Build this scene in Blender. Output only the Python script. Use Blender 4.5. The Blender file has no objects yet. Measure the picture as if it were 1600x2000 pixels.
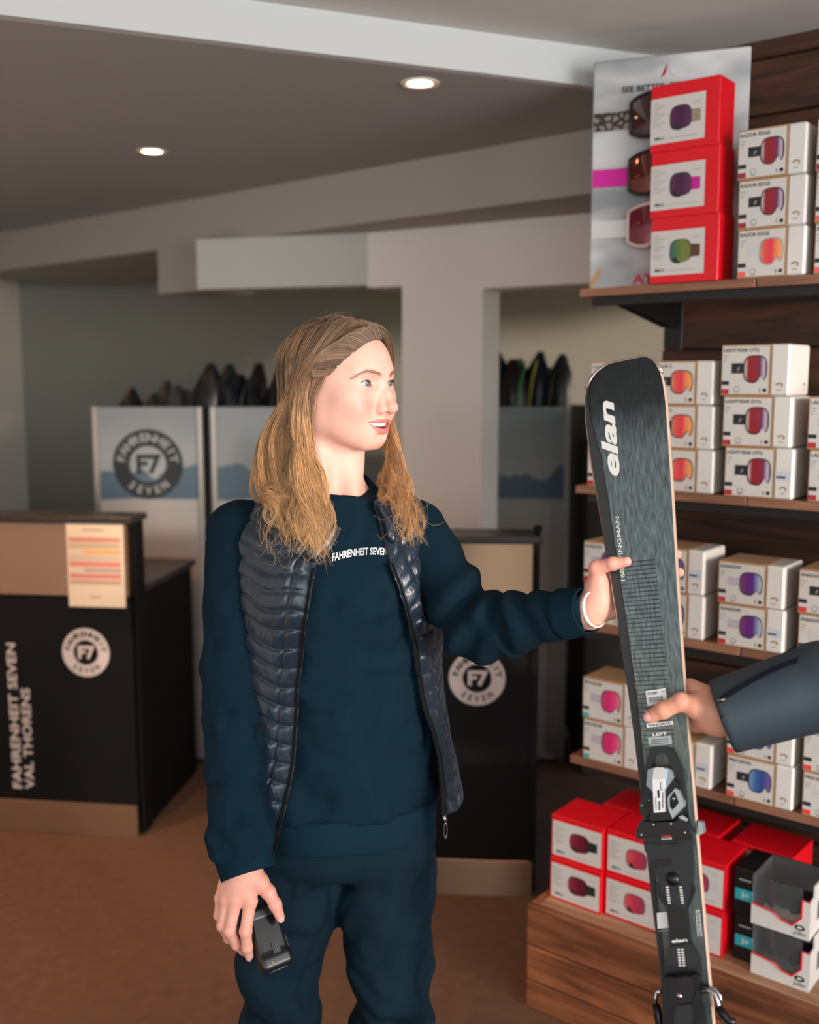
import bpy, bmesh, math, random
import numpy as np
from mathutils import Vector, Matrix, Euler
random.seed(7); rng = np.random.default_rng(7)
SC = bpy.context.scene
COL = SC.collection
R = math.radians
PITCH = R(7.27); FPX = 2000.0; EYE = 1.6
# ---------------------------------------------------------------- camera
cam_d = bpy.data.cameras.new('camera'); cam = bpy.data.objects.new('camera', cam_d); COL.objects.link(cam)
cam_d.sensor_fit = 'VERTICAL'; cam_d.sensor_height = 36.0; cam_d.sensor_width = 28.8; cam_d.lens = 36.0 * FPX / 2000.0
cam.location = (0, 0, EYE); cam.rotation_euler = (R(90) - PITCH, 0, 0)
cam_d.dof.use_dof = True; cam_d.dof.focus_distance = 1.70; cam_d.dof.aperture_fstop = 2.4
cam_d.clip_start = 0.05; cam_d.clip_end = 200
SC.camera = cam
# ---------------------------------------------------------------- world, exposure
SC.view_settings.view_transform = 'Standard'; SC.view_settings.look = 'None'
SC.view_settings.exposure = 0.68; SC.view_settings.gamma = 1.0; SC.view_settings.use_curve_mapping = False
world = bpy.data.worlds.new('world'); SC.world = world; world.use_nodes = True
wn = world.node_tree.nodes; wl = world.node_tree.links
sky = wn.new('ShaderNodeTexSky'); sky.sky_type = 'NISHITA'; sky.sun_elevation = R(28); sky.sun_rotation = R(150); sky.sun_disc = False
wl.new(sky.outputs[0], wn['Background'].inputs[0]); wn['Background'].inputs[1].default_value = 0.12
# ---------------------------------------------------------------- daylight through the windows
def area(name, loc, target, sx, sy, power, col):
    l = bpy.data.lights.new(name, 'AREA'); l.shape = 'RECTANGLE'; l.size = sx; l.size_y = sy; l.energy = power; l.color = col
    o = bpy.data.objects.new(name, l); COL.objects.link(o); o.location = loc
    o.rotation_euler = (Vector(target) - Vector(loc)).to_track_quat('-Z', 'Y').to_euler()
    return o
area('window_daylight_side', (2.50, -0.75, 1.55), (0.0, 1.2, 1.35), 2.6, 1.7, 92, (0.96, 0.97, 1.0))
area('window_daylight_rear', (-0.2, -3.38, 1.55), (-0.1, 3.0, 1.5), 3.2, 1.7, 46, (0.76, 0.91, 1.0))
sun_d = bpy.data.lights.new('low_sun', 'SUN'); sun_d.energy = 1.5; sun_d.angle = R(4); sun_d.color = (1.0, 0.80, 0.66)
sun = bpy.data.objects.new('low_sun', sun_d); COL.objects.link(sun); sun.location = (6, -4, 3)
sun.rotation_euler = Vector((-0.60, 0.79, -0.13)).to_track_quat('-Z', 'Y').to_euler()
# ---------------------------------------------------------------- pixel/world helpers used while laying the place out
def W(u, v, zc):
    x = (u - 800) / FPX; y = (1000 - v) / FPX
    return np.array([x*zc, zc*(math.cos(PITCH) + y*math.sin(PITCH)), EYE + zc*(y*math.cos(PITCH) - math.sin(PITCH))])
SA = R(38.7)
SD = np.array([math.cos(SA), -math.sin(SA), 0.0]); SN = np.array([-math.sin(SA), -math.cos(SA), 0.0])
SL = np.array([0.4234, 2.6, 0.0])
def S(t, out=0.0, z=0.0):
    """point in the frame of the goggle shelves: t along the shelf, out towards the room"""
    return SL + SD*t + SN*out + np.array([0, 0, z])
# ---------------------------------------------------------------- materials
def lin(c):
    return tuple(((x/255.0)/12.92 if x/255.0 <= 0.04045 else ((x/255.0 + 0.055)/1.055)**2.4) for x in c)
MATS = {}
def M(name, rgb, rough=0.6, metal=0.0, var=0.0, scale=30.0, bump=0.0, bscale=None, coat=0.0, sheen=0.0, spec=0.5,
      emit=0.0, trans=0.0, stretch=(1, 1, 1), sss=0.0, linear=False, detail=4.0, aniso=0.0, alpha=1.0):
    if name in MATS: return MATS[name]
    m = bpy.data.materials.new(name); m.use_nodes = True; MATS[name] = m
    nt = m.node_tree; b = nt.nodes['Principled BSDF']
    c = rgb if linear else lin(rgb)
    b.inputs['Base Color'].default_value = (*c, 1); b.inputs['Roughness'].default_value = rough; b.inputs['Metallic'].default_value = metal
    b.inputs['Coat Weight'].default_value = coat; b.inputs['Coat Roughness'].default_value = 0.08
    b.inputs['Sheen Weight'].default_value = sheen; b.inputs['Specular IOR Level'].default_value = spec
    b.inputs['Transmission Weight'].default_value = trans; b.inputs['Anisotropic'].default_value = aniso; b.inputs['Alpha'].default_value = alpha
    if sss: b.inputs['Subsurface Weight'].default_value = sss; b.inputs['Subsurface Radius'].default_value = (0.012, 0.004, 0.002); b.inputs['Subsurface Scale'].default_value = 0.6
    if emit: b.inputs['Emission Color'].default_value = (*c, 1); b.inputs['Emission Strength'].default_value = emit
    if var or bump:
        tc = nt.nodes.new('ShaderNodeTexCoord'); mp = nt.nodes.new('ShaderNodeMapping'); mp.inputs['Scale'].default_value = stretch
        nt.links.new(tc.outputs['Object'], mp.inputs['Vector'])
        nz = nt.nodes.new('ShaderNodeTexNoise'); nz.inputs['Scale'].default_value = scale; nz.inputs['Detail'].default_value = detail
        nt.links.new(mp.outputs[0], nz.inputs['Vector'])
        if var:
            mx = nt.nodes.new('ShaderNodeMix'); mx.data_type = 'RGBA'
            mx.inputs[6].default_value = (*[x*(1-var) for x in c], 1); mx.inputs[7].default_value = (*[min(1, x*(1+var)) for x in c], 1)
            nt.links.new(nz.outputs['Fac'], mx.inputs[0]); nt.links.new(mx.outputs[2], b.inputs['Base Color'])
        if bump:
            n2 = nz
            if bscale:
                n2 = nt.nodes.new('ShaderNodeTexNoise'); n2.inputs['Scale'].default_value = bscale; n2.inputs['Detail'].default_value = 3
                nt.links.new(mp.outputs[0], n2.inputs['Vector'])
            bp = nt.nodes.new('ShaderNodeBump'); bp.inputs['Strength'].default_value = bump; bp.inputs['Distance'].default_value = 0.004
            nt.links.new(n2.outputs['Fac'], bp.inputs['Height']); nt.links.new(bp.outputs[0], b.inputs['Normal'])
    return m
def ramp_mat(name, stops, axis=0, rough=0.3, coat=0.4, coord='Generated', noise=0.0, nscale=3.0, diag=0.0):
    """colour along one axis of the thing itself (printed or tinted colour)"""
    if name in MATS: return MATS[name]
    m = bpy.data.materials.new(name); m.use_nodes = True; MATS[name] = m
    nt = m.node_tree; b = nt.nodes['Principled BSDF']; b.inputs['Roughness'].default_value = rough; b.inputs['Coat Weight'].default_value = coat
    tc = nt.nodes.new('ShaderNodeTexCoord'); sp = nt.nodes.new('ShaderNodeSeparateXYZ'); nt.links.new(tc.outputs[coord], sp.inputs[0])
    src = sp.outputs[axis]
    if noise:
        nz = nt.nodes.new('ShaderNodeTexNoise'); nz.inputs['Scale'].default_value = nscale; nz.inputs['Detail'].default_value = 6
        nt.links.new(tc.outputs[coord], nz.inputs['Vector'])
        ma = nt.nodes.new('ShaderNodeMath'); ma.operation = 'MULTIPLY_ADD'; ma.inputs[1].default_value = noise
        nt.links.new(nz.outputs['Fac'], ma.inputs[0]); nt.links.new(src, ma.inputs[2]); src = ma.outputs[0]
    cr = nt.nodes.new('ShaderNodeValToRGB'); el = cr.color_ramp.elements
    while len(el) < len(stops): el.new(0.5)
    for e, (p, c) in zip(el, stops): e.position = p; e.color = (*lin(c), 1)
    nt.links.new(src, cr.inputs[0]); nt.links.new(cr.outputs[0], b.inputs['Base Color'])
    return m
def wood_mat(name, c1, c2, rough=0.55, scale=3.0, axis=0):
    if name in MATS: return MATS[name]
    m = bpy.data.materials.new(name); m.use_nodes = True; MATS[name] = m
    nt = m.node_tree; b = nt.nodes['Principled BSDF']; b.inputs['Roughness'].default_value = rough
    tc = nt.nodes.new('ShaderNodeTexCoord'); mp = nt.nodes.new('ShaderNodeMapping')
    sc = [scale*7]*3; sc[axis] = scale*0.8; mp.inputs['Scale'].default_value = sc
    oi = nt.nodes.new('ShaderNodeObjectInfo'); va = nt.nodes.new('ShaderNodeVectorMath'); va.operation = 'ADD'
    cb = nt.nodes.new('ShaderNodeCombineXYZ'); mu = nt.nodes.new('ShaderNodeMath'); mu.operation = 'MULTIPLY'; mu.inputs[1].default_value = 37.0
    nt.links.new(oi.outputs['Random'], mu.inputs[0]); nt.links.new(mu.outputs[0], cb.inputs[0]); nt.links.new(mu.outputs[0], cb.inputs[2])
    nt.links.new(tc.outputs['Object'], va.inputs[0]); nt.links.new(cb.outputs[0], va.inputs[1]); nt.links.new(va.outputs[0], mp.inputs['Vector'])
    nz = nt.nodes.new('ShaderNodeTexNoise'); nz.inputs['Scale'].default_value = 1.0; nz.inputs['Detail'].default_value = 8; nz.inputs['Distortion'].default_value = 1.2
    nt.links.new(mp.outputs[0], nz.inputs['Vector'])
    cr = nt.nodes.new('ShaderNodeValToRGB'); cr.color_ramp.elements[0].position = 0.32; cr.color_ramp.elements[1].position = 0.68
    cr.color_ramp.elements[0].color = (*lin(c1), 1); cr.color_ramp.elements[1].color = (*lin(c2), 1)
    nt.links.new(nz.outputs['Fac'], cr.inputs[0])
    hv = nt.nodes.new('ShaderNodeHueSaturation'); ma = nt.nodes.new('ShaderNodeMath'); ma.operation = 'MULTIPLY_ADD'; ma.inputs[1].default_value = 0.5; ma.inputs[2].default_value = 0.75
    nt.links.new(oi.outputs['Random'], ma.inputs[0]); nt.links.new(ma.outputs[0], hv.inputs['Value']); nt.links.new(cr.outputs[0], hv.inputs['Color'])
    nt.links.new(hv.outputs[0], b.inputs['Base Color'])
    bp = nt.nodes.new('ShaderNodeBump'); bp.inputs['Strength'].default_value = 0.35; bp.inputs['Distance'].default_value = 0.003
    nt.links.new(nz.outputs['Fac'], bp.inputs['Height']); nt.links.new(bp.outputs[0], b.inputs['Normal'])
    return m
# ---------------------------------------------------------------- mesh helpers
class MB:
    """collects shapes (each with its material) and builds ONE mesh object"""
    def __init__(s): s.v = []; s.f = []; s.mi = []; s.mats = []; s.smooth = []
    def m(s, mat):
        if mat not in s.mats: s.mats.append(mat)
        return s.mats.index(mat)
    def add(s, verts, faces, mat, smooth=False):
        o = len(s.v); s.v += [tuple(map(float, p)) for p in verts]; k = s.m(mat)
        for f in faces: s.f.append(tuple(int(i) + o for i in f)); s.mi.append(k); s.smooth.append(smooth)
        return s
    def box(s, lo, hi, mat, bev=0.0):
        x0, y0, z0 = lo; x1, y1, z1 = hi
        if bev <= 0:
            return s.add([(x0,y0,z0),(x1,y0,z0),(x1,y1,z0),(x0,y1,z0),(x0,y0,z1),(x1,y0,z1),(x1,y1,z1),(x0,y1,z1)],
                         [(0,3,2,1),(4,5,6,7),(0,1,5,4),(1,2,6,5),(2,3,7,6),(3,0,4,7)], mat)
        b = bev; V = []; idx = {}
        for ix, x in enumerate((x0, x1)):
            for iy, y in enumerate((y0, y1)):
                for iz, z in enumerate((z0, z1)):
                    sx, sy, sz = (1 if ix == 0 else -1), (1 if iy == 0 else -1), (1 if iz == 0 else -1)
                    for a, q in enumerate(((x, y + sy*b, z + sz*b), (x + sx*b, y, z + sz*b), (x + sx*b, y + sy*b, z))):
                        idx[(ix, iy, iz, a)] = len(V); V.append(q)
        I = lambda x, y, z, a: idx[(x, y, z, a)]
        Fs = []
        for k in (0, 1):
            q = [I(k,0,0,0), I(k,1,0,0), I(k,1,1,0), I(k,0,1,0)]; Fs.append(q if k else q[::-1])
            q = [I(0,k,0,1), I(1,k,0,1), I(1,k,1,1), I(0,k,1,1)]; Fs.append(q[::-1] if k else q)
            q = [I(0,0,k,2), I(1,0,k,2), I(1,1,k,2), I(0,1,k,2)]; Fs.append(q if k else q[::-1])
        for i in (0, 1):
            for j in (0, 1):
                q = [I(0,i,j,1), I(1,i,j,1), I(1,i,j,2), I(0,i,j,2)]; Fs.append(q if (i == j) else q[::-1])
                q = [I(i,0,j,0), I(i,1,j,0), I(i,1,j,2), I(i,0,j,2)]; Fs.append(q[::-1] if (i == j) else q)
                q = [I(i,j,0,0), I(i,j,1,0), I(i,j,1,1), I(i,j,0,1)]; Fs.append(q if (i == j) else q[::-1])
                for k in (0, 1):
                    q = [I(i,j,k,0), I(i,j,k,1), I(i,j,k,2)]; Fs.append(q if (i + j + k) % 2 == 1 else q[::-1])
        return s.add(V, Fs, mat)
    def prism(s, poly, ax, lo, hi, mat, smooth=False):
        """poly: 2-D points in the plane across axis ax, extruded from lo to hi"""
        n = len(poly)
        def P(p, h): q = list(p); q.insert(ax, h); return q
        V = [P(p, lo) for p in poly] + [P(p, hi) for p in poly]
        Fs = [tuple(range(n))[::-1], tuple(range(n, 2*n))] + [(i, (i+1) % n, (i+1) % n + n, i + n) for i in range(n)]
        return s.add(V, Fs, mat, smooth)
    def tube(s, pts, rad, mat, n=8, cap=True, smooth=True):
        pts = [np.array(p, float) for p in pts]; k = len(pts)
        rr = rad if hasattr(rad, '__len__') else [rad]*k
        up = np.array([0.0, 0.0, 1.0]); V = []; Fs = []; prev = None
        for i, p in enumerate(pts):
            t = pts[min(i+1, k-1)] - pts[max(i-1, 0)]; t = t/(np.linalg.norm(t) + 1e-12)
            if prev is None:
                a = up if abs(t[2]) < 0.9 else np.array([1.0, 0, 0]); e1 = np.cross(t, a)
            else: e1 = prev - t*np.dot(prev, t)
            e1 = e1/np.linalg.norm(e1); prev = e1; e2 = np.cross(t, e1)
            for j in range(n):
                an = 2*math.pi*j/n; V.append(p + rr[i]*(math.cos(an)*e1 + math.sin(an)*e2))
        for i in range(k-1):
            for j in range(n): Fs.append((i*n+j, i*n+(j+1) % n, (i+1)*n+(j+1) % n, (i+1)*n+j))
        if cap: Fs.append(tuple(range(n))[::-1]); Fs.append(tuple((k-1)*n + j for j in range(n)))
        return s.add(V, Fs, mat, smooth)
    def lathe(s, prof, mat, n=24, c=(0, 0, 0), smooth=True):
        V = []; Fs = []; k = len(prof)
        for (r, z) in prof:
            for j in range(n): an = 2*math.pi*j/n; V.append((c[0] + r*math.cos(an), c[1] + r*math.sin(an), c[2] + z))
        for i in range(k-1):
            for j in range(n): Fs.append((i*n+j, i*n+(j+1) % n, (i+1)*n+(j+1) % n, (i+1)*n+j))
        return s.add(V, Fs, mat, smooth)
    def grid(s, A, mat, smooth=True, closed=False):
        A = np.asarray(A); n, k = A.shape[:2]; Fs = []
        for i in range(n-1):
            for j in range(k if closed else k-1): Fs.append((i*k+j, i*k+(j+1) % k, (i+1)*k+(j+1) % k, (i+1)*k+j))
        return s.add(A.reshape(-1, 3), Fs, mat, smooth)
    def mesh(s, name):
        me = bpy.data.meshes.new(name); me.from_pydata(s.v, [], s.f)
        for m in s.mats: me.materials.append(m)
        me.polygons.foreach_set('material_index', s.mi); me.polygons.foreach_set('use_smooth', s.smooth); me.update()
        return me
    def build(s, name, parent=None, loc=None, rot=None):
        return link(name, s.mesh(name), parent, loc, rot)
def link(name, me, parent=None, loc=None, rot=None):
    o = bpy.data.objects.new(name, me); COL.objects.link(o)
    if parent is not None: o.parent = parent
    if loc is not None: o.location = loc
    if rot is not None: o.rotation_euler = rot
    return o
def npmesh(name, V, F, mats, smooth=True, mi=None):
    """fast mesh from arrays; F (n,3) or (n,4)"""
    me = bpy.data.meshes.new(name); V = np.asarray(V, np.float32); F = np.asarray(F, np.int32); k = F.shape[1]
    me.vertices.add(len(V)); me.vertices.foreach_set('co', V.ravel())
    me.loops.add(F.size); me.loops.foreach_set('vertex_index', F.ravel())
    me.polygons.add(len(F)); me.polygons.foreach_set('loop_start', np.arange(0, F.size, k, dtype=np.int32))
    me.polygons.foreach_set('use_smooth', np.full(len(F), smooth, bool))
    for m in mats: me.materials.append(m)
    if mi is not None: me.polygons.foreach_set('material_index', np.asarray(mi, np.int32))
    me.update(calc_edges=True); me.validate(); return me
def vcol(me, cols, name='tint'):
    a = me.color_attributes.new(name, 'FLOAT_COLOR', 'POINT'); c = np.ones((len(me.vertices), 4), np.float32); c[:, :3] = cols
    a.data.foreach_set('color', c.ravel())
def empty(name, loc=(0, 0, 0), rz=0.0):
    o = bpy.data.objects.new(name, None); COL.objects.link(o); o.location = loc; o.rotation_euler = (0, 0, rz); o.empty_display_size = 0.1; return o
def tag(o, label=None, cat=None, group=None, kind=None):
    if label: o['label'] = label
    if cat: o['category'] = cat
    if group: o['group'] = group
    if kind: o['kind'] = kind
    return o
def copy_tree(o, parent=None):
    c = o.copy(); COL.objects.link(c); c.parent = parent
    for ch in list(o.children): copy_tree(ch, c)
    return c
_txt = {}
def text_geo(s, bold=0.0, spacing=1.0, shear=0.0):
    """2-D triangles of a word, cap height 1, centred on x, baseline 0"""
    k = (s, bold, spacing, shear)
    if k in _txt: return _txt[k]
    cu = bpy.data.curves.new('lettering', 'FONT'); cu.body = s; cu.size = 1.0; cu.dimensions = '2D'; cu.fill_mode = 'BOTH'; cu.offset = bold
    cu.space_character = spacing; cu.shear = shear; cu.resolution_u = 3; cu.align_x = 'CENTER'
    ob = bpy.data.objects.new('lettering', cu); me = ob.to_mesh()
    V = np.array([v.co[:2] for v in me.vertices]); F = [tuple(p.vertices) for p in me.polygons]
    ob.to_mesh_clear(); bpy.data.objects.remove(ob); bpy.data.curves.remove(cu)
    cap = 0.69; V = V/cap
    _txt[k] = (V, F); return _txt[k]
def put_text(mb, s, mat, fn, size, bold=0.0, spacing=1.0, shear=0.0, width=None):
    """fn maps (x, y) in metres on the lettering plane to a point"""
    V, F = text_geo(s, bold, spacing, shear); V = V*size
    if width: V = V*np.array([width/(V[:, 0].max() - V[:, 0].min()), 1.0])
    mb.add([fn(x, y) for x, y in V], F, mat)
def disc(mb, mat, fn, r0, r1, n=40):
    """flat ring (or disc when r0 = 0) in the plane of fn"""
    if r0 <= 0: mb.add([fn(r1*math.cos(2*math.pi*i/n), r1*math.sin(2*math.pi*i/n)) for i in range(n)], [tuple(range(n))], mat); return
    V = [fn(r*math.cos(2*math.pi*i/n), r*math.sin(2*math.pi*i/n)) for r in (r0, r1) for i in range(n)]
    mb.add(V, [(i, (i+1) % n, n + (i+1) % n, n + i) for i in range(n)], mat)
def arc_text(mb, s, mat, fn, r, size, a0, a1, inside=False, bold=0.0):
    """letters around a ring from angle a0 to a1 (degrees)"""
    n = len(s)
    for i, ch in enumerate(s):
        if ch == ' ': continue
        an = R(a0 + (a1 - a0)*i/(n - 1)); V, F = text_geo(ch, bold); P = []
        for x, y in V*size:
            if inside: rr = r - y; ax = an + x/r; 
            else: rr = r + y; ax = an - x/r
            P.append(fn(rr*math.cos(ax), rr*math.sin(ax)))
        mb.add(P, F, mat)
# ================================================================ the setting
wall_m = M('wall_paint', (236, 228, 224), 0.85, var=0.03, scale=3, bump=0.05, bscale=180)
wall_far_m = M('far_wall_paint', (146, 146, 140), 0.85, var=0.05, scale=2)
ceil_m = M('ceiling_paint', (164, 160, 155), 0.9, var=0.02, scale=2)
carpet_m = M('carpet', (106, 76, 57), 0.97, var=0.32, scale=26, bump=0.9, bscale=420, detail=9)
wood_dark = wood_mat('dark_cladding', (34, 18, 11), (84, 48, 28), 0.6, 3.0)
wood_red = wood_mat('plinth_wood', (92, 50, 28), (172, 104, 64), 0.55, 3.0)
wood_shelf = wood_mat('shelf_wood', (112, 74, 54), (146, 102, 78), 0.5, 4.0)
black_m = M('black_metal', (14, 14, 15), 0.5)
steel_m = M('brushed_steel_warmlit', (174, 142, 116), 0.32, metal=0.9, aniso=0.6, var=0.08, scale=60, stretch=(1, 1, 40))  # warm glow of the lamplight is put into the steel's base colour
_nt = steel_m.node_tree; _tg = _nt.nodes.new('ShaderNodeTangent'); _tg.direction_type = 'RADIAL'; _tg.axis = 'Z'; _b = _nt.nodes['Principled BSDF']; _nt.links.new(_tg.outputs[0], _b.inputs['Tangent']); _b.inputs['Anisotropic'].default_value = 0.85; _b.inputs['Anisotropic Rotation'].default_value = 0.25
def slab(name, poly, z0, z1, mat, kind='structure', parent=None):
    o = MB().prism(poly, 2, z0, z1, mat).build(name, parent)
    if parent is None: tag(o, kind=kind)
    return o
def wall_seg(name, p, q, z0, z1, th, mat, parent=None):
    """upright slab whose room face runs from p to q, thickness th to its back"""
    p = np.array(p, float); q = np.array(q, float); d = (q - p)/np.linalg.norm(q - p); nb = np.array([-d[1], d[0]])*th
    return slab(name, [tuple(p), tuple(q), tuple(q + nb), tuple(p + nb)], z0, z1, mat, parent=parent)
ZC, ZL, ZB = 2.44, 2.346, 2.16
bandY = lambda x: 2.543 + 0.395*x
wallp = S(0.07, -0.36)[:2]; wallq = S(2.9, -0.36)[:2]
bx1 = 0.73
floor = slab('floor', [(-2.5, -3.6), (2.9, -3.6), (2.9, 6.5), (-2.5, 6.5)], -0.06, 0.0, carpet_m)
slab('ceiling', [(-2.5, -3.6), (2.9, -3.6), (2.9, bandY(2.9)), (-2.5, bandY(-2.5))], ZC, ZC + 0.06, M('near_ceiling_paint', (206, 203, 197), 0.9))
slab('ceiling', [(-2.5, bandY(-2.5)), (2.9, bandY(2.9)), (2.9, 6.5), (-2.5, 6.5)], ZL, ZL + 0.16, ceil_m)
bd0 = (-2.5, bandY(-2.5)); bd1 = (2.9, bandY(2.9))
wall_seg('trim_3', bd0, bd1, ZL - 0.001, ZC, 0.03, M('band_paint', (198, 200, 198), 0.8)).location.y -= 0.004
# far and side walls
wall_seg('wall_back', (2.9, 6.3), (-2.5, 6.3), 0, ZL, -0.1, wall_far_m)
wall_seg('wall_left', (-2.36, -3.6), (-2.36, 6.4), 0, ZC, 0.1, wall_m)
# oblique downstand beam and its lower stub
b0 = np.array([0.62, 3.108]); b1 = np.array([-2.36, 5.563]); bd = (b1 - b0)/np.linalg.norm(b1 - b0); bn = np.array([bd[1], -bd[0]])
if bn[1] < 0: bn = -bn
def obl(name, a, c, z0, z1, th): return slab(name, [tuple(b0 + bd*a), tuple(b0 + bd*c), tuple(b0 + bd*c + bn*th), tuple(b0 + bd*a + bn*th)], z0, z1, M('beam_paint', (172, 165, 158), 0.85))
LB = float(np.linalg.norm(b1 - b0))
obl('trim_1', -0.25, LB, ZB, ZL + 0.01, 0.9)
tb = lambda x: (b0[0] - x)/(-bd[0])
obl('trim_2', tb(-0.875), tb(-1.085), 1.975, ZB, 0.30)
# pillar wall: header, pillar, right-hand wall; openings either side of the pillar
p1 = lambda x: (x, 3.6 - 0.6*(x - 0.5))
HZ = 1.93
wall_seg('wall_1', p1(1.3), p1(-0.028), HZ, ZB, -0.14, wall_m)
wall_seg('wall_2', p1(0.262), p1(-0.028), 0, HZ, -0.14, wall_m)
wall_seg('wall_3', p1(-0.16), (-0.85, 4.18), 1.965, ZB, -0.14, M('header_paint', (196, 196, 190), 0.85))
wall_seg('wall_4', p1(-0.028), p1(-0.16), 1.955, ZB, -0.14, wall_m)
# shelf wall: backing and horizontal boards, each board its own piece
wr = wall_seg('wall_right', tuple(wallq), tuple(wallp), 0, ZC, -0.12, black_m)
wz = 0.0; k = 0
hts = [0.135, 0.15, 0.125, 0.145, 0.155, 0.13, 0.14, 0.15]
while wz < ZC - 0.01:
    h = min(hts[k % 8], ZC - wz); seams = [0.0, 0.55 + 0.5*((k*0.37) % 1), 1.4 + 0.4*((k*0.61) % 1), 2.83]
    for i in range(3):
        a, c = seams[i], seams[i+1]
        pl = MB().box((0, 0, 0), (c - a - 0.003, 0.02 + 0.006*((k*7 + i*3) % 3)/2, h - 0.004), wood_dark, 0.002).build('plank', wr)
        q = S(0.07 + a, -0.36, wz + 0.002); pl.location = q; pl.rotation_euler = (0, 0, -SA); pl.scale = (1, -1, 1)
    wz += h; k += 1
# window walls behind the camera: the daylight comes through these openings
q = wallq
def window_wall(name, p, q, n0, n1, z0, z1, idx):
    p = np.array(p, float); q = np.array(q, float); L = np.linalg.norm(q - p); d = (q - p)/L
    w = wall_seg(name, p, q, 0, z0, -0.12, wall_m)
    for nm, a, c, za, zb in (('lintel', 0, L, z1, ZC), ('jamb', 0, n0, z0, z1), ('jamb', n1, L, z0, z1)):
        wall_seg(nm, p + d*a, p + d*c, za, zb, -0.12, wall_m, parent=w)
    fr = M('window_frame_paint', (220, 220, 218), 0.5); f = empty('window_%d' % idx); tag(f, kind='structure')
    nb = np.array([-d[1], d[0]])
    for i in range(4):
        a = n0 + (n1 - n0)*i/3; c = p + d*a + nb*-0.06
        MB().box((-0.025, -0.025, z0), (0.025, 0.025, z1), fr).build('mullion', f, (c[0], c[1], 0), (0, 0, math.atan2(d[1], d[0])))
    for z in (z0, z1):
        c = p + d*(n0 + n1)/2 - nb*0.06
        MB().box((-(n1-n0)/2, -0.025, z - 0.025), ((n1-n0)/2, 0.025, z + 0.025), fr).build('window_frame', f, (c[0], c[1], 0), (0, 0, math.atan2(d[1], d[0])))
    gl = M('window_glass', (240, 245, 248), 0.02, alpha=0.06)
    for i in range(3):
        c = p + d*(n0 + (n1 - n0)*(i + 0.5)/3) - nb*0.06
        MB().box((-(n1-n0)/6, -0.002, z0), ((n1-n0)/6, 0.002, z1), gl).build('pane', f, (c[0], c[1], 0), (0, 0, math.atan2(d[1], d[0])))
window_wall('wall_side', (2.6, -3.6), (2.6, 0.95), 1.5, 4.2, 0.65, 2.3, 1)
window_wall('wall_front', (-2.5, -3.5), (2.9, -3.5), 0.6, 4.0, 0.65, 2.3, 2)
# ceiling downlights
def downlight(loc, label, power):
    t = empty('ceiling_light', loc); tag(t, label, 'light', 'recessed downlights')
    MB().lathe([(0.032, 0.012), (0.032, -0.001), (0.047, -0.004), (0.050, 0.0), (0.050, 0.006)], M('lamp_ring', (226, 214, 196), 0.4)).build('ring', t)
    g = MB(); disc(g, M('lamp_glow', (255, 205, 150), 0.5, emit=14.0), lambda x, y: (x, -y, -0.0005), 0, 0.034, 24); g.build('bulb_face', t)
    l = bpy.data.lights.new('downlight_beam', 'SPOT'); l.energy = power; l.color = (1.0, 0.54, 0.26); l.spot_size = R(115); l.spot_blend = 0.9; l.shadow_soft_size = 0.04
    o = bpy.data.objects.new('downlight_beam', l); COL.objects.link(o); o.parent = t; o.location = (0, 0, -0.012)
    return t
downlight((-0.841, 3.466, ZL - 0.001), 'small glowing downlight in the ceiling nearer the left counter', 9)
downlight((0.026, 2.697, ZL - 0.001), 'small glowing downlight in the ceiling above the woman and pillar', 7)
for x, y, e, w in [(-1.40, 3.02, 46, 'just past the left edge above the left counter'), (-1.20, 2.62, 30, 'past the left edge, second one before the left counter'), (-1.7, 4.2, 9, 'past the left edge, behind the left counter')]:
    downlight((x, y, (ZL if y > bandY(x) else ZC) - 0.001), 'small downlight ' + w, e)
# ================================================================ goggle shelves
Z1, Z2, Z3, Z4, ZP = 1.828, 1.337, 0.985, 0.622, 0.28
SH_LEN, SH_DEP, SH_T = 1.75, 0.34, 0.020
for z, lab in ((Z1, 'top brown shelf board carrying the red boxes and the display card'), (Z2, 'second brown shelf board level with the ski tip, on black brackets'),
               (Z3, 'third brown shelf board behind the hands gripping the ski'), (Z4, 'lowest brown shelf board above the red boxes')):
    t = empty('wall_shelf', S(0, 0, z), -SA); tag(t, lab, 'shelf', 'brown goggle shelves')
    for a, c in ((0.0, 0.442), (0.445, 1.10), (1.103, SH_LEN)):
        MB().box((a, 0, -SH_T), (c, SH_DEP, 0), wood_shelf, 0.0015).build('board', t)
    for a in (0.085, 0.80, 1.5):
        MB().prism([(0.02, -SH_T), (0.335, -SH_T), (0.335, -0.085), (0.29, -0.085), (0.02, -0.040)], 0, a, a + 0.03, black_m).build('bracket', t)
    MB().box((0.03, 0.012, -SH_T - 0.022), (SH_LEN - 0.05, 0.03, -SH_T - 0.0005), black_m).build('rail', t)
for t0, lab in ((0.075, 'black metal upright post at the left end of the goggle shelves'), (0.80, 'black metal upright post further along the goggle shelves')):
    up = MB().box((0, 0, 0), (0.05, 0.02, 2.2), black_m, 0.002).build('shelf_upright', None, S(t0, -0.336), (0, 0, -SA)); up.location.z = 0.0
    tag(up, lab, 'post', 'black shelf uprights')
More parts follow.
